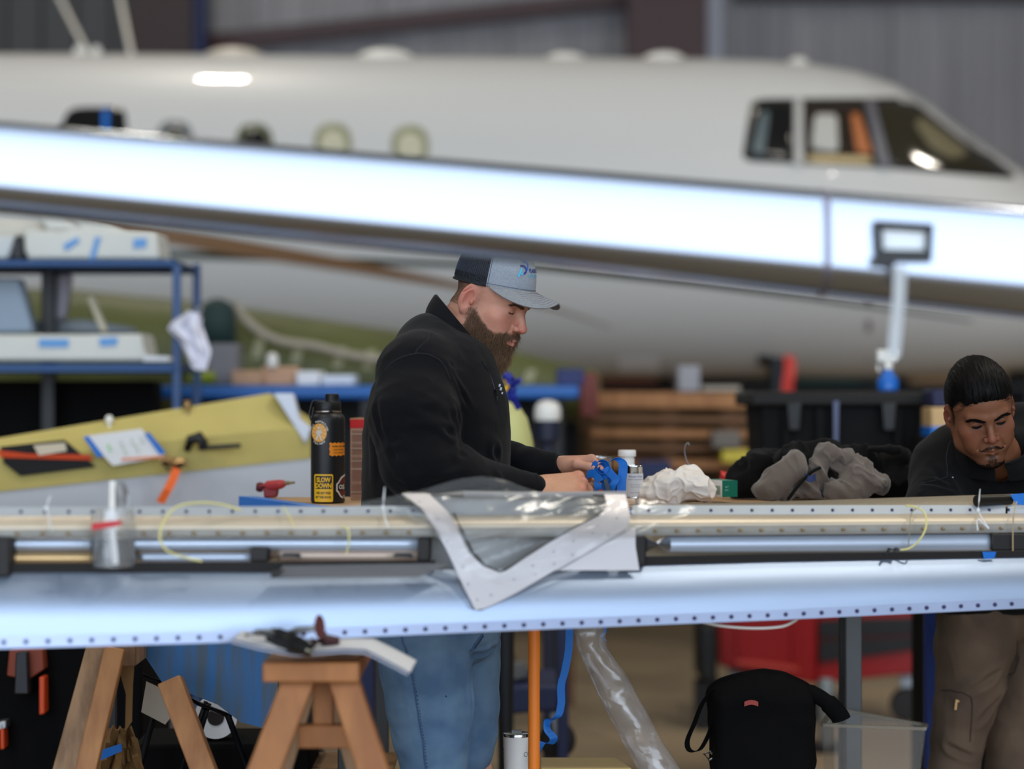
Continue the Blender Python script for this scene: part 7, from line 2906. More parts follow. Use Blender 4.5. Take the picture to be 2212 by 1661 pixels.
M_logo1, M_logo2 = mat('logo_blue', (24, 96, 200), 0.5), mat('logo_cyan', (74, 184, 226), 0.5)
M_logo3 = mat('logo_navy', (34, 52, 130), 0.5)


def cap_stroke(pts, w, m, name='logo'):
    pts = catmull([Vector((a, b, 0)) for a, b in pts], 6)
    rows = []
    for i, p in enumerate(pts):
        d = (pts[min(i + 1, len(pts) - 1)] - pts[max(i - 1, 0)]).normalized()
        nx_, nz_ = -d.y, d.x
        rows.append([on_cap(p.x + nx_ * w / 2 * s_, p.y + nz_ * w / 2 * s_) for s_ in (-1, 0, 1)])
    g = G()
    g.sheet(rows, 0.0007)
    return g.obj(name, m, cap, smooth=True)


lx, lz, q = -0.051, 0.030, 0.0010
cap_stroke([(lx + 0.006, lz + 0.033), (lx + 0.017, lz + 0.033), (lx + 0.025, lz + 0.029), (lx + 0.025, lz + 0.021), (lx + 0.019, lz + 0.014)], 0.0042, M_logo1)
cap_stroke([(lx - 0.001, lz + 0.022), (lx + 0.010, lz + 0.022), (lx + 0.017, lz + 0.018), (lx + 0.017, lz + 0.011), (lx + 0.010, lz + 0.006)], 0.0042, M_logo3)
cap_stroke([(lx - 0.007, lz - 0.002), (lx - 0.002, lz + 0.007), (lx + 0.003, lz + 0.016)], 0.0045, M_logo2)
cap_stroke([(lx + 0.000, lz + 0.005), (lx + 0.006, lz + 0.005), (lx + 0.008, lz + 0.006)], 0.0030, M_logo2)
V, F = text_geo('PLANE PLACE', 0.0118, lambda x, y: on_cap(lx + 0.029 + x, lz + 0.014 + y), align='LEFT', bold=0.0003, shear=0.15)
mk('lettering', V, F, M_logo3, cap)
V, F = text_geo('AVIATION', 0.0100, lambda x, y: on_cap(lx + 0.028 + x, lz + 0.003 + y), align='LEFT', bold=0.0001, spacing=1.35)
mk('lettering', V, F, M_logo2, cap)

# ---- sweater
sw = SDF((P(745, 0, 5.4).x, 5.33, 0.78), (P(1215, 0, 5.8).x, 6.04, 1.68), 0.0042)


def E(px, py, Y):
    return np.array(P(px, py, Y))


# torso as a stack of rounded slices (seen from his right side)
prof_t = [(775, 880, 1045, 0.145), (805, 842, 1062, 0.180), (850, 812, 1082, 0.198), (900, 797, 1091, 0.202), (960, 790, 1095, 0.200), (1030, 788, 1092, 0.196), (1100, 788, 1088, 0.194), (1180, 792, 1084, 0.192), (1270, 800, 1080, 0.188), (1340, 806, 1074, 0.182)]
cy_ = 5.73
for i in range(len(prof_t) - 1):
    y0, xa, xb, hw = prof_t[i]
    y1, xc, xd, hw2 = prof_t[i + 1]
    for f in (0, 0.5):
        yy = y0 + (y1 - y0) * f
        a, b, w = xa + (xc - xa) * f, xb + (xd - xb) * f, hw + (hw2 - hw) * f
        k_ = cy_ / FPX
        sw.ell(E((a + b) / 2, yy, cy_), ((b - a) / 2 * k_ + 0.004, w, 0.075), 0.03)
# shoulders, near arm
sw.cap(E(942, 730, 5.76), E(925, 742, 5.70), 0.050, 0.058, 0.04)
sw.cap(E(924, 745, 5.72), E(902, 800, 5.58), 0.060, 0.080, 0.05)
sw.cap(E(945, 752, 5.78), E(950, 805, 5.90), 0.060, 0.08, 0.05)
sw.cap(E(902, 812, 5.57), E(893, 905, 5.50), 0.092, 0.094, 0.03)
sw.cap(E(893, 905, 5.50), E(905, 1000, 5.47), 0.094, 0.082, 0.03)
sw.cap(E(905, 1000, 5.47), E(985, 1030, 5.50), 0.080, 0.066, 0.03)
sw.cap(E(985, 1030, 5.50), E(1085, 1050, 5.57), 0.066, 0.046, 0.02)
sw.cap(E(1085, 1050, 5.57), wristR - yR * 0.012, 0.046, 0.0355, 0.01)
# far arm
sw.cap(E(960, 805, 5.90), E(1010, 960, 5.93), 0.082, 0.075, 0.03)
sw.cap(E(1010, 975, 5.93), E(1105, 1002, 5.88), 0.070, 0.050, 0.03)
sw.cap(E(1105, 1000, 5.88), wristL - yL * 0.065, 0.050, 0.044, 0.01)
sw.cap(wristL - yL * 0.065, wristL - yL * 0.012, 0.044, 0.0375, 0.01)
# opening for the neck
sw.cap(nb1 + np.array((0.02, 0, -0.02)), nb1 + np.array((0.05, -0.02, 0.2)), 0.070, 0.085, 0.006, 's')
Vs, Fs = sw.mesh(1)
Ns = normals(Vs, Fs)


def folds(V, spec):
    """ridge-like creases: spec = (point a, point b, width, depth, reach)"""
    d = np.zeros(len(V))
    for a, b, w, dp in spec:
        a, b = np.array(a), np.array(b)
        D, t = seg_dist(V, a, b)
        wob = vnoise(V, 20, 3) * 0.004
        x = (D + wob) / w
        d += dp * (np.exp(-(x - 1.1) ** 2 * 2.2) - 0.9 * np.exp(-x ** 2 * 2.5)) * np.sin(np.pi * np.clip(t, 0.02, 0.98)) ** 0.6
    return d


Yn = 5.40
fs_ = [(E(985, 850, 5.45), E(1000, 960, 5.50), 0.012, 0.007), (E(880, 900, Yn), E(1000, 945, Yn + .05), 0.012, 0.005), (E(850, 950, Yn), E(985, 968, Yn + .06), 0.012, 0.007),
       (E(870, 1000, Yn), E(1000, 985, Yn + .05), 0.011, 0.008), (E(930, 1045, Yn), E(1010, 1000, Yn + .06), 0.010, 0.006), (E(1035, 1000, 5.49), E(1045, 1060, 5.49), 0.007, 0.004),
       (E(1080, 1010, 5.5), E(1090, 1060, 5.5), 0.006, 0.004), (E(812, 860, 5.45), E(830, 980, Yn), 0.012, 0.006), (E(835, 960, Yn), E(900, 1050, Yn), 0.012, 0.005),
       (E(860, 775, 5.50), E(985, 790, 5.52), 0.009, 0.004), (E(975, 800, 5.5), E(1010, 880, 5.55), 0.010, 0.005), (E(1120, 965, 5.86), E(1140, 1020, 5.84), 0.007, 0.005),
       (E(1150, 975, 5.86), E(1165, 1030, 5.84), 0.006, 0.004), (E(1020, 930, 5.6), E(1090, 1000, 5.62), 0.014, 0.005), (E(800, 900, 5.6), E(790, 1050, 5.6), 0.014, 0.005),
       (E(905, 860, Yn + .02), E(980, 905, Yn + .06), 0.011, 0.004), (E(870, 1040, Yn), E(960, 1062, Yn + .03), 0.010, 0.006)]
dsp = folds(Vs, fs_)
Qw = Vs + 0.03 * np.c_[vnoise(Vs, 6, 1), vnoise(Vs, 6, 2), vnoise(Vs, 6, 3)]
dsp += 0.0035 * (0.5 - np.abs(vnoise(Qw * np.array([1, 1, 1.6]), 10, 5))) + 0.0014 * (0.5 - np.abs(vnoise(Qw, 26, 6)))
arm_low = sstep(5.62, 5.50, Vs[:, 1])
dsp += arm_low * 0.004 * (0.5 - np.abs(vnoise(Qw @ np.array([[.6, 0, .5], [0, 1, 0], [-.5, 0, 1.6]]).T, 17, 9)))
Vs = Vs + Ns * dsp[:, None]
swo = mk('sweater', Vs, Fs, M_fleece, m1, True)
# collar: standing band open at the throat, with piping and zip
ctr = nb1 + np.array((0.008, 0.0, 0.0))
rows = []
CN = 48
for k in range(CN + 1):
    a = math.radians(-168 + 336 * k / CN) + math.pi      # 0 = front (+x), gap at the throat
    dx, dy = math.cos(a), math.sin(a)
    front = max(0, dx)
    bot = np.array(P(980, 752, 5.75)) + dx * np.array((0.066, 0, -0.060)) + np.array((0, dy * 0.100, 0.004 - 0.022 * abs(dy)))
    top = np.array(P(990, 697, 5.75)) + dx * np.array((0.053, 0, -0.064)) + np.array((0, dy * 0.076, 0))
    r = []
    for j in range(9):
        t = j / 8
        p = bot + (top - bot) * t + np.array((dx, dy, 0)) * 0.006 * math.sin(math.pi * t)
        r.append(p)
    rows.append(r)
g = G()
g.sheet(rows, 0.0045)
col_ = g.obj('collar', M_fleece, swo, smooth=True, auto=60)
g = G()
g.tube([r[-1] for r in rows], 0.0036, 8)
g.obj('collar_edge', M_fleece, swo, smooth=True)
# zip down the front with a puller
g = G()
zp = [E(1040, 768, 5.66), E(1066, 800, 5.64), E(1075, 825, 5.65), E(1080, 850, 5.66)]
zz = catmull([Vector(p) for p in zp], 6)


def snap(p, V=Vs, N=Ns):
    i = np.argmin(((V - np.array(p)) ** 2).sum(1))
    return Vector(V[i] + N[i] * 0.0015)


def surf_line(pts, V, N, Y0, off=0.0012, n=10):
    """drop points given by picture position onto the nearest facing cloth surface"""
    out = []
    P2 = np.array([(1106 + v[0] / v[1] * FPX, 830.5 + (CAM_H - v[2]) / v[1] * FPX) for v in V[::1]]) if not isinstance(V, tuple) else None
    return out


def proj(V):
    return np.c_[1106 + V[:, 0] / V[:, 1] * FPX, 830.5 + (CAM_H - V[:, 2]) / V[:, 1] * FPX]


def drape(pts, V, N, off=0.0012, n=8):
    """lay a seam given by picture points on the camera-facing side of a cloth mesh"""
    q = proj(V)
    line_ = catmull([Vector((a, b, 0)) for a, b in pts], n)
    out = []
    for p in line_:
        d2 = (q[:, 0] - p.x) ** 2 + (q[:, 1] - p.y) ** 2
        c = np.where(d2 < 30)[0]
        if len(c) == 0:
            c = np.argsort(d2)[:6]
        i = c[np.argmin(V[c, 1])]
        out.append(Vector(V[i] + N[i] * off))
    # smooth
    for _ in range(3):
        out = [out[0]] + [(out[i - 1] + out[i] * 2 + out[i + 1]) / 4 for i in range(1, len(out) - 1)] + [out[-1]]
    return out


Ns = normals(Vs, Fs)
M_seam = mat('fleece_seam', (34, 36, 42), 0.9)
g = G()
g.tube(drape([(935, 712), (925, 730), (905, 748), (893, 762)], Vs, Ns, 0.0004), 0.0011, 5)
g.obj('shoulder_seam', M_seam, swo, smooth=True)
g = G()
g.tube(drape([(826, 800), (850, 775), (893, 760), (930, 764), (960, 782), (978, 820)], Vs, Ns, 0.0004), 0.0012, 5)
g.obj('armhole_seam', M_seam, swo, smooth=True)
g = G()
g.tube(drape([(1045, 780), (1062, 806), (1072, 838), (1076, 852)], Vs, Ns, 0.001), 0.0018, 6)
g.obj('zip', mat('dark_zip', (40, 42, 50), 0.35, metal=.5), swo, smooth=True)
zp_ = drape([(1072, 842), (1076, 866)], Vs, Ns, 0.004)
g = G()
g.tube([zp_[0], zp_[len(zp_) // 2], zp_[-1]], [0.003, 0.0024, 0.0018], 8)
g.obj('zip_puller', M_black, swo, smooth=True)
# chest emblem, mostly turned away
em = drape([(1082, 836), (1087, 846)], Vs, Ns, 0.002)
for i, (dx, dz, r) in enumerate(((0, 0.006, 0.004), (0.003, -0.002, 0.0045), (0.006, -0.012, 0.003))):
    g = G()
    p = em[0] + Vector((dx, -0.001, dz))
    g.cbox(p, (r, 0.0015, r * 1.6), (0, 0.3, 0.3))
    g.obj('chest_emblem', mat('emblem_white', (190, 196, 214), 0.6), swo)
# cuffs
for wr, yy_, R0 in ((wristR, yR, 0.0365), (wristL, yL, 0.0385)):
    g = G()
    c = Vector(wr - yy_ * 0.045)
    d = Vector(yy_)
    pr = [(R0 * 1.08, 0), (R0 * 1.06, 0.012), (R0 * 1.02, 0.036), (R0 * 1.0, 0.044), (R0 * 0.90, 0.046), (R0 * 0.86, 0.040)]
    g.lathe(c, pr, tuple(yy_), 36)
    g.obj('cuff', M_fleece, swo, smooth=True, auto=50)
# wristband on the far wrist
wb_ = thing('wristband', None, None, tuple(wristL))
attach(wb_, m1)
g = G()
c = Vector(wristL + yL * 0.004)
g.lathe(c, [(0.0290, -0.005), (0.0310, -0.004), (0.0310, 0.004), (0.0290, 0.005)], tuple(yL), 36)
g.obj('band', mat('black_rubber_band', (12, 12, 13), 0.35), wb_, smooth=True, auto=40)

# ---- jeans
jn = SDF((P(770, 0, 5.6).x, 5.44, 0.04), (P(1130, 0, 5.8).x, 6.02, 0.93), 0.0045)
kk = 5.64 / FPX
for (y0, xa, xb, cyy, hw) in ((1300, 808, 1078, 5.73, 0.17), (1340, 808, 1080, 5.73, 0.172), (1375, 808, 1080, 5.73, 0.172)):
    jn.ell(E((xa + xb) / 2, y0, cyy), ((xb - xa) / 2 * kk, hw, 0.08), 0.03)


def leg_chain(rows_, Y, dep):
    k_ = Y / FPX
    for i in range(len(rows_) - 1):
        y0, a0, b0 = rows_[i]
        y1, a1, b1 = rows_[i + 1]
        jn.cap(E((a0 + b0) / 2, y0, Y), E((a1 + b1) / 2, y1, Y), (b0 - a0) / 2 * k_, (b1 - a1) / 2 * k_, 0.012, flat=((0, 1, 0), dep))


leg_chain([(1385, 815, 1015), (1440, 822, 1018), (1520, 836, 1020), (1590, 850, 1016), (1640, 866, 1008), (1680, 870, 1000), (1760, 868, 992), (1900, 862, 985), (2040, 866, 978)], 5.63, 1.05)
leg_chain([(1390, 915, 1080), (1440, 920, 1078), (1520, 930, 1076), (1580, 935, 1072), (1625, 940, 1062), (1670, 950, 1042), (1760, 946, 1030), (1900, 940, 1022), (2040, 938, 1010)], 5.83, 1.0)
Vj, Fj = jn.mesh(1)
Nj = normals(Vj, Fj)
fj = [(E(1000, 1440, 5.50), E(1016, 1500, 5.52), 0.010, 0.005), (E(1012, 1450, 5.6), E(1020, 1600, 5.6), 0.010, 0.006), (E(850, 1640, 5.5), E(960, 1600, 5.5), 0.014, 0.007), (E(870, 1670, 5.5), E(1000, 1640, 5.5), 0.012, 0.006),
      (E(1015, 1415, 5.6), E(1075, 1400, 5.68), 0.010, 0.006), (E(960, 1400, 5.5), E(1010, 1460, 5.52), 0.012, 0.004), (E(900, 1480, 5.48), E(1010, 1530, 5.5), 0.02, 0.004), (E(835, 1560, 5.5), E(930, 1650, 5.48), 0.016, 0.005)]
Qj = Vj + 0.03 * np.c_[vnoise(Vj, 6, 4), vnoise(Vj, 6, 5), vnoise(Vj, 6, 6)]
dj = folds(Vj, fj) + 0.004 * (0.5 - np.abs(vnoise(Qj * np.array([1.3, 1, .7]), 10, 2))) + 0.0012 * (0.5 - np.abs(vnoise(Qj, 32, 6)))
Vj = Vj + Nj * dj[:, None]
Nj = normals(Vj, Fj)
jo = mk('jeans', Vj, Fj, M_denim, m1, True)
M_dseam = mat('denim_seam', (60, 88, 122), 0.85)
sm = drape([(862, 1372), (872, 1402), (884, 1450), (895, 1510), (904, 1570), (912, 1620), (918, 1675)], Vj, Nj, 0.0002)
g = G()
g.tube(sm, 0.0018, 6)
g.obj('side_seam', M_dseam, jo, smooth=True)
g = G()
for i in range(0, len(sm) - 1):
    p = sm[i] + Vector((0.004, -0.0006, 0))
    q = sm[i] * 0.65 + sm[i + 1] * 0.35 + Vector((0.004, -0.0006, 0))
    g.tube([p, q], 0.0016, 4)
o = g.obj('stitch', mat('dark_denim_stitch_shade', (38, 58, 92), 0.9), jo)
o['kind'] = 'stuff'
g = G()
g.tube(drape([(1046, 1372), (1036, 1386), (1026, 1400), (1018, 1410)], Vj, Nj, 0.0008), 0.0028, 6)
g.obj('pocket_edge', M_dseam, jo, smooth=True)
g = G()
g.tube(drape([(1049, 1374), (1040, 1388), (1030, 1402)], Vj, Nj, -0.0005), 0.0022, 6)
g.obj('pocket_shadow_gap', mat('dark_denim_stitch_shade', (38, 58, 92), 0.9), jo, smooth=True)  # dark tube painting the shade inside the pocket opening
g = G()
for k in range(3):
    g.tube(drape([(795 + 5 * k, 1380 + k), (806 + 5 * k, 1398 + k)], Vj, Nj, 0.002), 0.0016, 5)
g.obj('back_pocket_edge', M_dseam, jo, smooth=True)
g = G()
g.lathe(drape([(968, 1505), (969, 1506)], Vj, Nj, 0.0006)[0], [(0.0024, -0.0005), (0.002, 0.0005)], (0, -1, 0), 8)
g.obj('ink_spot', mat('ink_spot', (30, 40, 66), 0.9), jo)


def shoe(c, yaw, parent, m_, ms):
    sdx = SDF((c[0] - .17, c[1] - .17, 0.0), (c[0] + .22, c[1] + .17, 0.16), 0.005)
    dx, dy = math.cos(yaw), math.sin(yaw)
    def q(a, b, z):
        return np.array((c[0] + dx * a - dy * b, c[1] + dy * a + dx * b, z))
    sdx.cap(q(-0.05, 0, 0.05), q(0.10, 0, 0.045), 0.043, 0.040, 0.02)
    sdx.cap(q(0.10, 0, 0.045), q(0.17, 0, 0.04), 0.045, 0.032, 0.02)
    sdx.cap(q(-0.03, 0, 0.06), q(-0.02, 0, 0.12), 0.044, 0.042, 0.02)
    sdx.half((0, 0, 0.012), (0, 0, -1), 0.004)
    V, F = sdx.mesh(1)
    s_ = mk('boot', V, F, m_, parent, True)
    sdy = SDF((c[0] - .18, c[1] - .18, -0.004), (c[0] + .23, c[1] + .18, 0.035), 0.004)
    sdy.cap(q(-0.05, 0, 0.014), q(0.16, 0, 0.014), 0.046, 0.042, 0.01, flat=((0, 0, 1), 2.8))
    V, F = sdy.mesh(1)
    V[:, 2] = np.maximum(V[:, 2], 0.0015)
    mk('sole', V, F, ms, s_, True)


M_boot = mat('brown_boot_leather', (86, 62, 44), 0.5)
shoe(an[0], 0.0, m1, M_boot, M_rubber)
shoe(an[1], 0.1, m1, M_boot, M_rubber)

# ---- the bundle of blue tape he holds, with a knife in it
tc_ = thing('blue_tape_bundle', 'looped bundle of blue masking tape in the hands of the bearded man', 'tape', tuple(P(1310, 1060, 5.74)))
Yt = 5.74


def tape_loop(pts, w, side, name='loop'):
    P3 = catmull([P(*q) for q in pts], 8)
    g = G()
    n = len(P3)
    if isinstance(side[0], (tuple, list)):
        sd_ = []
        for i in range(n):
            t = i / (n - 1) * (len(side) - 1)
            k = min(int(t), len(side) - 2)
            f = t - k
            sd_.append(Vector(side[k]).lerp(Vector(side[k + 1]), f))
    else:
        sd_ = side
    g.ribbon(P3, w, sd_, 0.0007)
    return g.obj(name, M_blue, tc_, smooth=True)


sp_ = []
for i in range(22):
    a_ = 2.6 - i * 0.62
    r_ = 19 - i * 0.62
    sp_.append((1299 + r_ * math.cos(a_) * 0.92, 1012 - r_ * math.sin(a_) * 0.95, Yt - 0.012 + 0.0006 * i))
tape_loop(sp_, 0.017, (0.42, -0.85, 0.34))
tape_loop([(1312, 1000, Yt + .02), (1322, 993, Yt + .02), (1334, 991, Yt + .01), (1345, 1000, Yt), (1346, 1016, Yt), (1343, 1040, Yt), (1342, 1070, Yt), (1342, 1090, Yt)], 0.022, [(0.1, -1, 0.2), (0.3, -.9, .3), (0.9, -.5, .2), (1, -.25, 0), (1, -.15, 0), (1, -.1, 0)])
tape_loop([(1268, 1026, Yt + .01), (1280, 1022, Yt), (1290, 1030, Yt - .006), (1296, 1040, Yt - .008)], 0.020, [(0.1, -.3, 1), (0.1, -.4, 1), (0.6, -.4, .8), (0.9, -.3, .5)])
tape_loop([(1284, 1030, Yt + .01), (1300, 1034, Yt), (1312, 1038, Yt - .004)], 0.018, (0.0, -.35, 1))
tape_loop([(1308, 1010, Yt - .01), (1318, 1022, Yt - .012), (1330, 1036, Yt - .012), (1322, 1050, Yt - .01), (1318, 1072, Yt)], 0.020, [(1, -.3, .6), (1, -.3, .5), (1, -.2, .3), (1, -.3, 0), (1, -.3, 0)])
tape_loop([(1290, 1042, Yt - .008), (1292, 1056, Yt - .008), (1290, 1076, Yt)], 0.018, [(1, -.2, -.3), (1, -.2, 0), (1, -.2, 0)])
tape_loop([(1310, 1016, Yt + .01), (1312, 1045, Yt + .012), (1314, 1080, Yt + .01)], 0.030, (1, -.1, 0))
tape_loop([(1278, 1004, Yt - .02), (1284, 1000, Yt - .02), (1290, 1004, Yt - .02)], 0.014, (0.3, -.5, .8), 'loop_end')
g = G()
g.prism([P(1303, 1036, Yt - .022), P(1312, 1034, Yt - .022), P(1324, 1072, Yt - .022), P(1312, 1074, Yt - .022)], (0.0, 0.004, 0))
kn_ = g.obj('knife_blade', mat('dark_blade', (54, 60, 68), 0.35, metal=.6), None, bevel=.0006)
tag(kn_, 'dark grey blade sticking up inside the blue tape bundle', 'knife')
g = G()
g.prism([P(1288, 1064, Yt - .03), P(1293, 1058, Yt - .03), P(1302, 1056, Yt - .03), P(1303, 1080, Yt - .03), P(1288, 1080, Yt - .03)], (0, 0.01, 0))
g.obj('red_handle', M_redp, kn_, bevel=.001)

# ---------------------------------------------------------------- the dark-haired man at the right
m2 = thing('person', 'dark-haired man with a moustache in a black pullover leaning over the flap', 'person', (P(2130, 0, 6.5).x, 6.5, 0))
yw_, pt_, rl_ = math.radians(5), math.radians(27), math.radians(11)
F2 = np.array((math.sin(yw_) * math.cos(pt_), -math.cos(yw_) * math.cos(pt_), -math.sin(pt_)))
U2 = np.array((math.sin(yw_) * math.sin(pt_), -math.cos(yw_) * math.sin(pt_), math.cos(pt_)))
R2 = np.cross(F2, U2)
U2 = U2 * math.cos(rl_) + R2 * math.sin(rl_)      # head tipped so the chin swings to the picture's right
B2 = basis(F2, U2)
S2 = 0.985
T2 = np.array(P(2119, 886, 5.98))


def h2(V):
    return np.asarray(V) @ (B2.T * S2) + T2


nb2 = np.array(P(2150, 985, 6.13))
n2loc = (B2.T @ (nb2 - T2)) / S2
hs = head_sdf(n2loc, 0.060, jaw=1.05, cheek=1.06, nose=1.04, shut=False)
V2, F2_ = hs.mesh(1)
ax = np.abs(V2[:, 0])
W2 = np.c_[ax, V2[:, 1], V2[:, 2]]
base2, red2, dk2 = lin_((122, 78, 54)), lin_((122, 58, 46)), lin_((70, 42, 32))
C2 = skin_face(V2, base2, red2, dk2, 0.35)
C2 = mix(C2, dk2, 0.35 * gauss(W2, (0.031, 0.084, 0.006), (0.016, 0.02, 0.009)))
blk = lin_((16, 13, 12))
# eyelash and shaded slit, moustache, goatee and stubble as pigment; hair strands follow
C2 = eye_dark(C2, V2, lin_((22, 13, 12)), 0.0056)
C2 = mix(C2, blk, 0.75 * sstep(0.0045, 0.002, brow_dist(V2)))
hairline = (V2[:, 2] > 0.058 - 0.010 * (ax / 0.05) ** 2 - 0.62 * np.maximum(0, 0.052 - V2[:, 1]) + 0.0) & (V2[:, 2] > -0.045)
side = sstep(-0.004, 0.004, V2[:, 2] - (0.069 - 0.008 * (ax / 0.05) ** 2 - 0.75 * np.maximum(0, 0.050 - V2[:, 1])))
side = np.maximum(side * (V2[:, 1] < 0.09), sstep(0.022, 0.014, V2[:, 1]) * sstep(-0.045, -0.015, V2[:, 2]))
ear = gauss(W2, (0.090, -0.012, -0.006), (0.014, 0.026, 0.036))
side = side * (1 - np.clip(ear * 2, 0, 1))
C2 = mix(C2, blk, 0.88 * np.clip(side, 0, 1))
mst = seg_dist(W2, (0.002, 0.100, -0.0535), (0.027, 0.086, -0.0640))[0]
mstm = sstep(0.0050, 0.0020, mst)
got = 0.8 * gauss(W2, (0.0, 0.095, -0.090), (0.011, 0.02, 0.010)) + gauss(W2, (0.0, 0.080, -0.113), (0.036, 0.035, 0.012))
mline = seg_dist(W2, (0.0, 0.099, -0.0662), (0.026, 0.088, -0.0668))[0]
C2 = mix(C2, lin_((40, 22, 18)), 0.85 * sstep(0.0028, 0.0012, mline))
C2 = mix(C2, blk, 0.80 * mstm)
C2 = mix(C2, blk, 0.75 * np.clip(got, 0, 1))
st_ = sstep(-0.055, -0.085, V2[:, 2]) * sstep(0.0, 0.03, V2[:, 1]) * (V2[:, 2] > -0.125)
C2 = mix(C2, lin_((92, 62, 48)), 0.35 * st_)

# hidden core, shoulders, legs
cs = SDF((P(1940, 0, 6.2).x, 5.75, 0.02), (P(2420, 0, 6.2).x, 6.95, 1.40), 0.014)
c2a, c2b = E(2180, 1040, 6.25), E(2150, 1280, 6.50)
cs.cap(nb2, c2a, 0.055, 0.09, 0.05).cap(c2a, c2b, 0.12, 0.12, 0.05)
s2r, s2l = E(2040, 1010, 6.22), E(2330, 1000, 6.30)
e2r, e2l = E(2000, 1150, 6.05), E(2380, 1150, 6.05)
w2r, w2l = E(2075, 1180, 5.72), E(2300, 1180, 5.75)
cs.cap(c2a, s2r, 0.06, 0.05, 0.04).cap(c2a, s2l, 0.06, 0.05, 0.04).cap(s2r, e2r, 0.045, 0.036, 0.03).cap(e2r, w2r, 0.034, 0.022, 0.02).cap(s2l, e2l, 0.045, 0.036, 0.03).cap(e2l, w2l, 0.034, 0.022, 0.02)
h2r, h2l = E(2085, 1340, 6.50), E(2215, 1340, 6.56)
an2 = [np.array((P(2070, 0, 6.45).x, 6.45, 0.07)), np.array((P(2185, 0, 6.60).x, 6.62, 0.07))]
for hp_, a_ in ((h2r, an2[0]), (h2l, an2[1])):
    cs.cap(hp_ - np.array((0, 0, 0.05)), a_, 0.045, 0.03, 0.03)
Vc, Fc_ = cs.mesh(1)
y2 = np.array((0.15, -0.6, -0.75))
hv = []
for w_, sd_ in ((w2r, 1), (w2l, -1)):
    Vq, Fq, _ = hand_mesh(-1 if sd_ > 0 else 1, [(0.5, 0.7, 0.3)] * 4, [(0.55, 0.8, -0.3), (0.1, 0.9, -0.3), (-0.1, .95, -.2)], res=0.0022)
    Bq = basis((0.1 * sd_, -0.92, -0.35), (0.0, -0.30, 0.95))
    hv.append((Vq @ Bq.T + w_, Fq, hand_cols(Vq, base2, red2, 3)))
Vb, Fb, Cb = join([(h2(V2), F2_, C2)] + hv + [(Vc, Fc_, np.tile(base2, (len(Vc), 1)))])
mk('body', Vb, Fb, M_skin2, m2, True, colors=Cb)

# dark colour in the slits stands for the shade over lowered eyes; brows as hair
N2 = normals(V2, F2_)
rs_ = np.random.RandomState(5)
lashes(V2, N2, h2, M_hairb, m2, 0.0014)
pk = rs_.choice(np.where(brow_dist(V2) < 0.0034)[0], 2000)
SV, SF = strands(V2[pk], N2[pk] * 0.25 + np.c_[np.sign(V2[pk][:, 0]) * 0.9, -0.3 * np.ones(len(pk)), 0.12 * np.ones(len(pk))], np.full(len(pk), 0.0085), 0.00045, np.array((0, 0, 0.0)), 6, 3, 0.05)
mk('eyebrow_hair', h2(SV), SF, M_hairb, m2)['kind'] = 'stuff'
pk = rs_.choice(np.where((mstm > 0.3) | (got > 0.35))[0], 2600)
SV, SF = strands(V2[pk], N2[pk] * 0.4 + np.c_[np.sign(V2[pk][:, 0]) * 0.35, 0.1 * np.ones(len(pk)), -0.9 * np.ones(len(pk))] + rs_.randn(len(pk), 3) * .15, np.full(len(pk), 0.0034), 0.00028, np.array((0, 0, -0.1)), 8, 3, 0.1)
mk('moustache_hair', h2(SV), SF, M_hairb, m2)['kind'] = 'stuff'

# hair swept back: a shaped mass with combed ridges and strands over it
hsd = SDF((-0.10, -0.13, -0.06), (0.10, 0.10, 0.155), 0.0018)
hsd.ell((0, -0.018, 0.045), (0.0785, 0.099, 0.088), 0.01)
hsd.ell((0, 0.016, 0.068), (0.060, 0.060, 0.048), 0.03)
hsd.ell((0, -0.045, 0.02), (0.074, 0.070, 0.07), 0.02)
hsd.half((0, 0.0775, 0.052), (0, 0.88, -0.34), 0.006)
for sx_ in (-1, 1):
    hsd.half((0, 0.020, -0.002), (0, 0.72, -0.70), 0.006)
    hsd.cap((sx_ * 0.085, 0.035, 0.015), (sx_ * 0.074, 0.078, 0.085), 0.018, 0.022, 0.008, 's')
VH, FH = hsd.mesh(2)
NH = normals(VH, FH)
comb = np.c_[VH[:, 0] * (1 + 0.6 * np.abs(VH[:, 2])), VH[:, 1] * 0.10, VH[:, 2] * 0.10]
VH = VH + NH * (0.0022 * (0.5 - np.abs(vnoise(comb, 150, 2))) + 0.0014 * (0.5 - np.abs(vnoise(comb, 320, 4))))[:, None]
hr = mk('hair', h2(VH), FH, M_hairb, m2, True)
pk = rs_.choice(np.where(VH[:, 2] > 0.0)[0], 11000)
back = np.c_[VH[pk][:, 0] * 4.0, -1.0 * np.ones(len(pk)), np.where(VH[pk][:, 1] > 0.02, 0.55, -0.1)]
back -= NH[pk] * (back * NH[pk]).sum(1, keepdims=True)
SV, SF = strands(VH[pk], back / (np.linalg.norm(back, axis=1, keepdims=True) + 1e-6) + NH[pk] * 0.03 + rs_.randn(len(pk), 3) * 0.05, rs_.uniform(0.012, 0.028, len(pk)), 0.00036, np.array((0, -0.2, -0.3)), 9, 4, 0.04)
mk('hair_strand', h2(SV), SF, M_hairb, hr)['kind'] = 'stuff'
# cropped sides
pk = rs_.choice(np.where((side > 0.6) & (ear < 0.3))[0], 6000)
SV, SF = strands(V2[pk], N2[pk] * 0.4 + np.array((0, -0.5, -0.5)), np.full(len(pk), 0.005), 0.0003, np.array((0, 0, -0.1)), 7, 2, 0.1)
mk('cropped_hair', h2(SV), SF, M_hairb, m2)['kind'] = 'stuff'

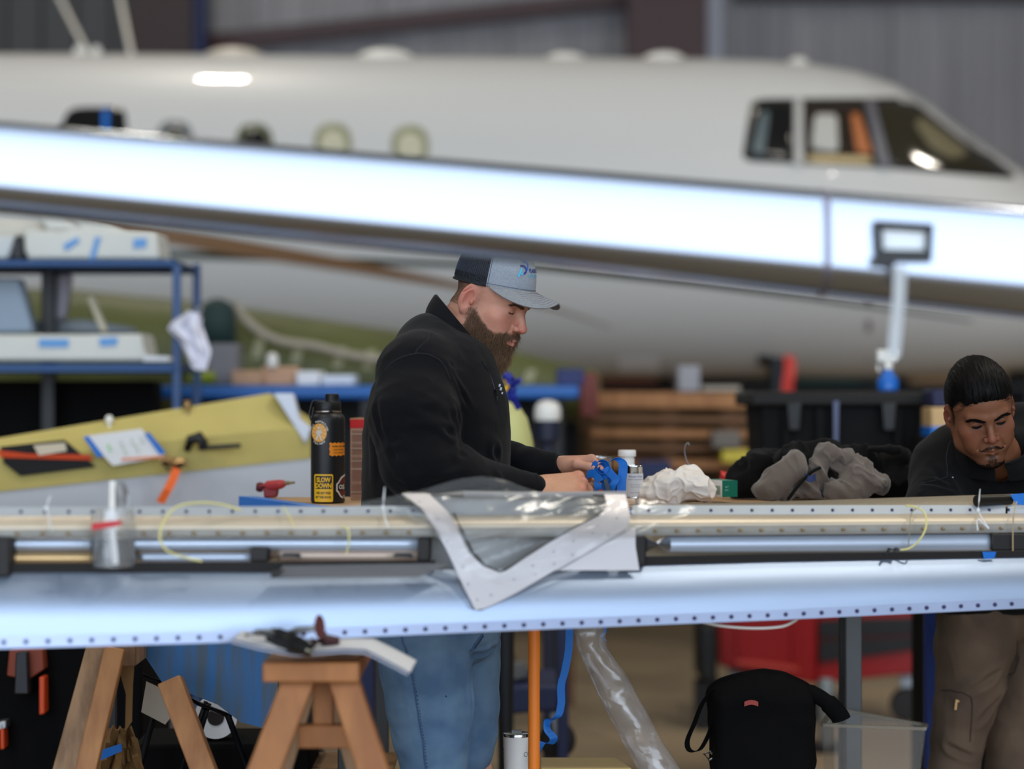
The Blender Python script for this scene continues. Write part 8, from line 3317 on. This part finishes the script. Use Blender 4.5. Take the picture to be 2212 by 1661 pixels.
# pullover
pw = SDF((P(1925, 0, 6.0).x, 5.64, 0.84), (P(2470, 0, 6.2).x, 6.86, 1.47), 0.0055)
kk = 6.2 / FPX
for (a, b, r0, r1) in (((2090, 1010, 6.20), (2250, 1005, 6.22), 0.115, 0.12), ((2120, 1080, 6.26), (2240, 1080, 6.28), 0.15, 0.15), ((2120, 1180, 6.38), (2230, 1180, 6.40), 0.14, 0.14), ((2110, 1270, 6.48), (2230, 1270, 6.50), 0.125, 0.125), ((2105, 1310, 6.50), (2230, 1305, 6.52), 0.125, 0.125)):
    pw.cap(E(*a), E(*b), r0, r1, 0.06)
pw.cap(E(2095, 975, 6.20), E(2046, 1018, 6.18), 0.070, 0.085, 0.05)
pw.cap(E(2046, 1018, 6.18), E(2022, 1120, 6.05), 0.086, 0.080, 0.03)
pw.cap(E(2022, 1120, 6.05), E(2075, 1170, 5.82), 0.078, 0.05, 0.03).cap(E(2075, 1170, 5.82), w2r + np.array((0, .02, .01)), 0.05, 0.036, 0.02)
pw.cap(E(2250, 950, 6.25), E(2330, 1000, 6.28), 0.080, 0.085, 0.05)
pw.cap(E(2330, 1000, 6.28), E(2370, 1120, 6.08), 0.085, 0.075, 0.03).cap(E(2370, 1120, 6.08), w2l + np.array((0, .02, .01)), 0.07, 0.036, 0.03)
pw.cap(E(2190, 925, 6.26), E(2230, 935, 6.26), 0.06, 0.07, 0.05)
pw.cap(nb2 + np.array((0, 0.0, -0.01)), h2(np.array((0, 0.01, -0.06))), 0.066, 0.075, 0.006, 's')
Vp, Fp = pw.mesh(1)
Np = normals(Vp, Fp)
Qp = Vp + 0.03 * np.c_[vnoise(Vp, 6, 1), vnoise(Vp, 6, 2), vnoise(Vp, 6, 3)]
fp = [(E(2010, 1000, 6.08), E(2060, 1080, 6.0), 0.014, 0.006), (E(1990, 1040, 6.05), E(2050, 1060, 6.0), 0.012, 0.005), (E(2080, 980, 6.1), E(2070, 1060, 6.08), 0.014, 0.006), (E(2100, 1040, 6.1), E(2180, 1080, 6.1), 0.014, 0.006)]
dp = folds(Vp, fp) + 0.006 * (0.5 - np.abs(vnoise(Qp, 10, 5))) + 0.002 * (0.5 - np.abs(vnoise(Qp, 24, 6)))
Vp = Vp + Np * dp[:, None]
Np = normals(Vp, Fp)
po = mk('pullover', Vp, Fp, mat('black_knit', (11, 11, 12), 0.95, bump=0.12, bscale=260, spec=0.2, sheen=0.05), m2, True)
g = G()
g.tube(drape([(2050, 950), (2042, 985), (2048, 1020), (2030, 1032), (1985, 1040)], Vp, Np, 0.0004), 0.0012, 5)
g.obj('shoulder_seam', M_seam, po, smooth=True)
# collar round the neck
rows = []
for k in range(41):
    a = math.radians(-172 + 344 * k / 40) + math.pi / 2     # open towards the camera and down
    dx, dy = math.cos(a), math.sin(a)
    fr = max(0, -dy)
    ct_ = np.array(P(2144, 948, 6.10)) + np.array((dx * 0.092, dy * 0.084, 0.020 * dy - 0.040 * fr))
    cb_ = np.array(P(2148, 1012, 6.14)) + np.array((dx * 0.120, dy * 0.105, -0.028 * fr))
    rows.append([ct_ + (cb_ - ct_) * t + np.array((dx, dy, 0)) * 0.008 * math.sin(math.pi * t) for t in np.linspace(0, 1, 8)])
g = G()
g.sheet(rows, 0.005)
g.obj('collar', bpy.data.materials['black_knit'], po, smooth=True, auto=60)
g = G()
g.tube([r_[0] for r_ in rows], 0.004, 8)
g.obj('collar_edge', bpy.data.materials['black_knit'], po, smooth=True)
for pxy in ((2061, 1029), (2144, 1011)):
    g = G()
    p = P(pxy[0], pxy[1], 5.99)
    c_ = drape([pxy, (pxy[0] + 1, pxy[1] + 1)], Vp, Np, 0.001)[0]
    g.lathe(c_, [(0.0022, -0.001), (0.002, 0.0015), (0.0005, 0.002)], (0, -1, 0), 8)
    g.obj('snap', M_steel, po)

# work trousers
M_khaki = mat('brown_work_cloth', (96, 78, 62), 0.9, bump=0.2, bscale=500, rgb2=(80, 64, 52), vscale=8)
tr = SDF((P(1965, 0, 6.3).x, 6.26, 0.04), (P(2330, 0, 6.5).x, 6.86, 0.98), 0.005)


def leg2(rows_, Y, dep):
    for i in range(len(rows_) - 1):
        y0, a0, b0 = rows_[i][:3]
        y1, a1, b1 = rows_[i + 1][:3]
        Ya, Yb = rows_[i][3] if len(rows_[i]) > 3 else Y, rows_[i + 1][3] if len(rows_[i + 1]) > 3 else Y
        tr.cap(E((a0 + b0) / 2, y0, Ya), E((a1 + b1) / 2, y1, Yb), (b0 - a0) / 2 * Ya / FPX, (b1 - a1) / 2 * Yb / FPX, 0.014)


leg2([(1330, 2030, 2200), (1400, 2020, 2188), (1470, 2024, 2170), (1530, 2020, 2146), (1600, 2012, 2124), (1661, 2008, 2112), (1720, 2010, 2108), (1860, 2016, 2106)], 6.45, 1)
leg2([(1330, 2140, 2290), (1400, 2160, 2300), (1500, 2146, 2270), (1600, 2134, 2248), (1661, 2130, 2240), (1860, 2132, 2226)], 6.60, 1)
tr.ell(E(2155, 1320, 6.52), (0.155, 0.12, 0.08), 0.04)
Vt, Ft = tr.mesh(1)
Nt = normals(Vt, Ft)
Qt = Vt + 0.03 * np.c_[vnoise(Vt, 6, 1), vnoise(Vt, 6, 2), vnoise(Vt, 6, 3)]
ft_ = [(E(2190, 1480, 6.38), E(2110, 1560, 6.38), 0.014, 0.008), (E(2180, 1440, 6.36), E(2080, 1500, 6.36), 0.014, 0.006), (E(2110, 1640, 6.38), E(2020, 1600, 6.38), 0.013, 0.007), (E(2030, 1380, 6.36), E(2060, 1470, 6.36), 0.012, 0.006)]
Vt = Vt + Nt * (folds(Vt, ft_) + 0.007 * (0.5 - np.abs(vnoise(Qt, 11, 5))) + 0.002 * (0.5 - np.abs(vnoise(Qt, 28, 6))))[:, None]
Nt = normals(Vt, Ft)
to = mk('trousers', Vt, Ft, M_khaki, m2, True)
g = G()
g.tube(drape([(2202, 1385), (2198, 1420), (2190, 1445), (2180, 1465)], Vt, Nt, 0.0006), 0.0016, 5)
g.obj('fly_seam', mat('dark_cloth_seam', (50, 40, 32), 0.9), to, smooth=True)
g = G()
g.tube(drape([(2028, 1492), (2060, 1496), (2090, 1502), (2100, 1530), (2098, 1600)], Vt, Nt, 0.0006), 0.0016, 5)
g.obj('pocket_edge', mat('dark_cloth_seam', (50, 40, 32), 0.9), to, smooth=True)
c_ = drape([(2066, 1516), (2067, 1517)], Vt, Nt, 0.003)[0]
g = G()
g.cbox(c_, (0.010, 0.003, 0.005), (0, 0.4, 0))
g.cbox(c_ + Vector((-0.004, 0, -0.013)), (0.006, 0.003, 0.022), (0, 0.1, 0))
g.obj('zip_puller', M_brass, to)
shoe(an2[0], math.radians(-80), m2, M_black, M_rubber)
shoe(an2[1], math.radians(-70), m2, M_black, M_rubber)
